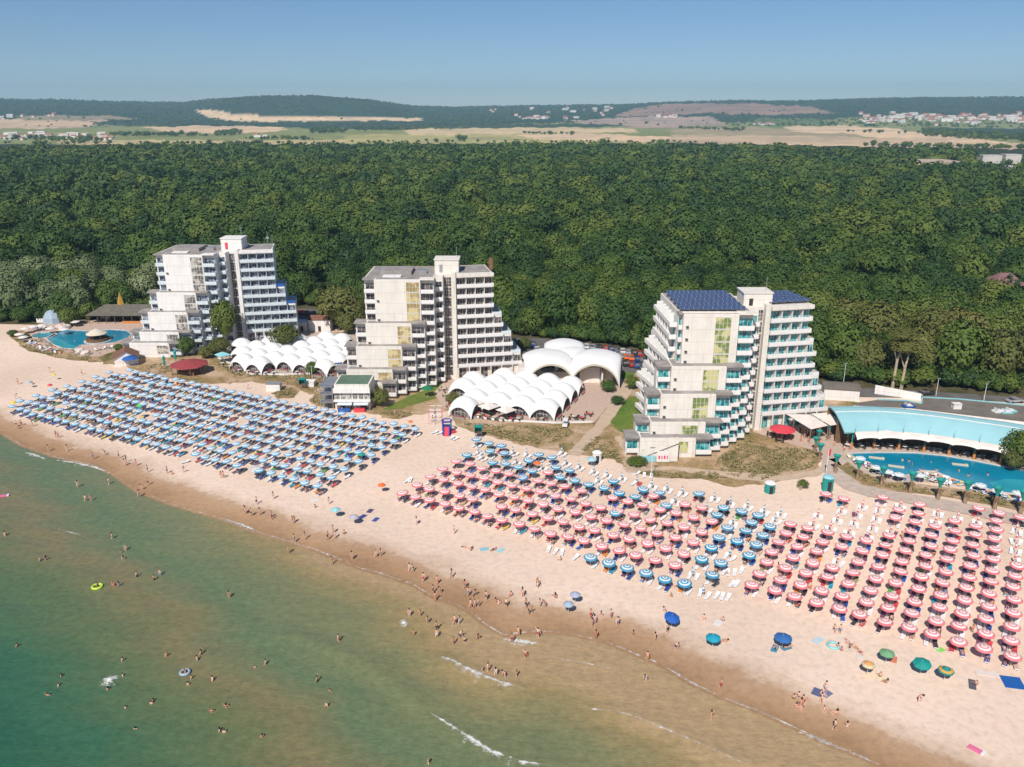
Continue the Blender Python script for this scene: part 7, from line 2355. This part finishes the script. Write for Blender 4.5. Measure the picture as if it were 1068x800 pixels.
HM = [house_mesh(16, 11, 7, 4, m_vw, m_vr), house_mesh(22, 13, 9, 3, m_vw, m_vw), house_mesh(13, 10, 5, 3.5, m_wallwhite, m_vr), house_mesh(30, 12, 8, 2, m_wallwhite, m_vw)]
HT = ['white house with red roof', 'tall white house', 'small white house with red roof', 'long white building']
def village(x0, x1, yc, sp, n, where, sc=(0.8, 1.3), bias=None):
    pts = []
    for _ in range(n):
        px = random.uniform(x0, x1)
        py = np.interp(px, [p[0] for p in yc], [p[1] for p in yc]) + random.gauss(0, sp)
        # walk out along the line of sight until the land reaches it
        best = None
        for r_ in np.geomspace(1500, 8000, 160):
            q = G(px, 130); dr = Vector((q.x, q.y, 0)).normalized() * r_
            h_ = float(land_h(np.array(dr.x), np.array(dr.y)))
            if PX(dr.x, dr.y, h_)[1] <= py: best = (dr.x, dr.y, h_); break
        if best: pts.append((px, best))
    pts.sort(key=lambda t: t[0])
    for i, (px, q) in enumerate(pts):
        k = random.choice([0, 0, 1, 2, 2, 3])
        o = obj_from('village_house', HM[k], None, q, random.uniform(-.6, .6))
        s = random.uniform(*sc) * (1 if q[1] > 3500 else 0.75)
        o.scale = (s, s, s)
        setp(o, f'{HT[k]} {where}, {nth(i + 1)} from left', 'house', 'houses of the far villages')
village(893, 1068, [(893, 126), (930, 124), (1000, 125), (1068, 124)], 2.6, 120, 'in the right hillside village', (0.9, 1.6))
village(0, 116, [(0, 143), (60, 143), (116, 143)], 1.6, 42, 'in the village at the left edge')
village(540, 605, [(540, 124), (570, 124), (605, 123)], 1.0, 16, 'on the central far slope', (0.9, 1.5))
village(505, 640, [(505, 119), (560, 116), (640, 117)], 1.8, 20, 'high on the middle hillside', (0.9, 1.4))
village(679, 705, [(679, 122.5), (705, 122.5)], 0.4, 6, 'in a row below the brown hill', (1.0, 1.5))
village(784, 808, [(784, 130), (808, 130.5)], 0.4, 7, 'on the farm right of the middle', (0.8, 1.2))
village(258, 280, [(258, 143), (280, 143)], 0.5, 5, 'on the farm before the left hill', (0.7, 1.0))
village(0, 60, [(0, 124), (60, 122)], 1.0, 8, 'under the ridge at the far left', (0.8, 1.3))
# clearing and buildings inside the wood at right
for k, (px, py, w_, lab) in enumerate([(978, 184, 66, 'wide beige flat building in the clearing of the wood'), (1034, 172, 26, 'long white building left of the far right clearing'), (1056, 171, 22, 'white building at the right edge of the clearing'), (1052, 186, 26, 'low white building nearest in the far right clearing'), (970, 181, 10, 'small white cabin behind the beige flat building')]):
    P_ = G(px, py)
    t_ = thing('far_building', (P_.x, P_.y, 0), lab, 'building')
    hh = 15 if k == 0 else 12
    MB().box(-w_ / 2, w_ / 2, 0, 16 if k else 60, 0, hh).build('wall', m_vw if k else M('beige_wall', (0.42, 0.32, 0.24), .9), t_)
    MB().box(-w_ / 2 - .4, w_ / 2 + .4, -.4, 16.4 if k else 60.4, hh + .01, hh + .6).build('roof', m_vw if k else M('beige_roof', (0.46, 0.36, 0.27), .9, .1, .05), t_)
gr_ = G(1046, 334)
t_ = thing('wood_villa', (gr_.x, gr_.y, 0), 'villa with dark red roof almost hidden in the wood at right', 'house')
MB().box(-5, 5, 0, 8, 0, 13.2).build('wall', M('pink_wall', (0.5, 0.16, 0.18)), t_)
MB().add([(-6, -1, 13.2), (6, -1, 13.2), (6, 9, 13.2), (-6, 9, 13.2), (-2, 4, 17), (2, 4, 17)], [(0, 1, 5, 4), (1, 2, 5), (2, 3, 4, 5), (3, 0, 4)]).build('roof', M('maroon_roof', (0.20, 0.10, 0.10), .85, .2), t_)
print('objects', len(bpy.data.objects))

# ---- tufts of grass standing on the scrub and dry ground
TUFT = [[(8, 350), (40, 350), (60, 362), (92, 368), (96, 378), (60, 374), (30, 366)], [(225, 378), (245, 392), (300, 399), (345, 400), (352, 390), (300, 392), (250, 388)], [(283, 410), (300, 403), (312, 408), (306, 415), (290, 416)],
        [(320, 418), (345, 402), (340, 424)], [(395, 431), (420, 429), (432, 433), (415, 437)], [(478, 442), (520, 443), (592, 446), (600, 452), (570, 464), (545, 462), (520, 458)], [(660, 492), (745, 493), (760, 500), (700, 499)],
        [(765, 456), (810, 466), (852, 470), (852, 488), (820, 494), (790, 502), (760, 496), (745, 486)], [(606, 470), (622, 455), (640, 462), (650, 484), (620, 476)], [(140, 385), (170, 378), (185, 392), (160, 394)], [(98, 366), (128, 362), (118, 378)],
        [(884, 486), (925, 505), (1010, 514), (1068, 526), (1068, 531), (990, 519), (900, 505)]]
tb = MB()
for poly in TUFT:
    x0, x1 = min(p[0] for p in poly), max(p[0] for p in poly); y0, y1 = min(p[1] for p in poly), max(p[1] for p in poly)
    for _ in range(int((x1 - x0) * (y1 - y0) * 1.1)):
        px, py = random.uniform(x0, x1), random.uniform(y0, y1)
        if not inpoly(px, py, poly): continue
        if sin(px * .31 + py * .5) + sin(px * .12 - py * .33) < random.uniform(-1.2, 0.9): continue
        q = G(px, py); s_ = random.uniform(.12, .36)
        mi = random.choice([0, 0, 1, 1, 2])
        for k in range(4):
            a = random.uniform(0, 6.28); dx, dy = cos(a) * s_, sin(a) * s_
            tb.add([(q.x - dy * .3, q.y + dx * .3, 0.05), (q.x + dy * .3, q.y - dx * .3, 0.05), (q.x + dx + dy * .2, q.y + dy - dx * .2, 0.1 + s_ * .8), (q.x + dx - dy * .2, q.y + dy + dx * .2, 0.1 + s_ * .8)], [(0, 1, 2, 3)], mi)
setp(tb.build('dune_tufts', [M('tuft_tan', (0.32, 0.24, 0.11)), M('tuft_olive', (0.22, 0.19, 0.08)), M('tuft_green', (0.12, 0.13, 0.045))]), 'tufts of dry dune grass', 'grass', kind='stuff')
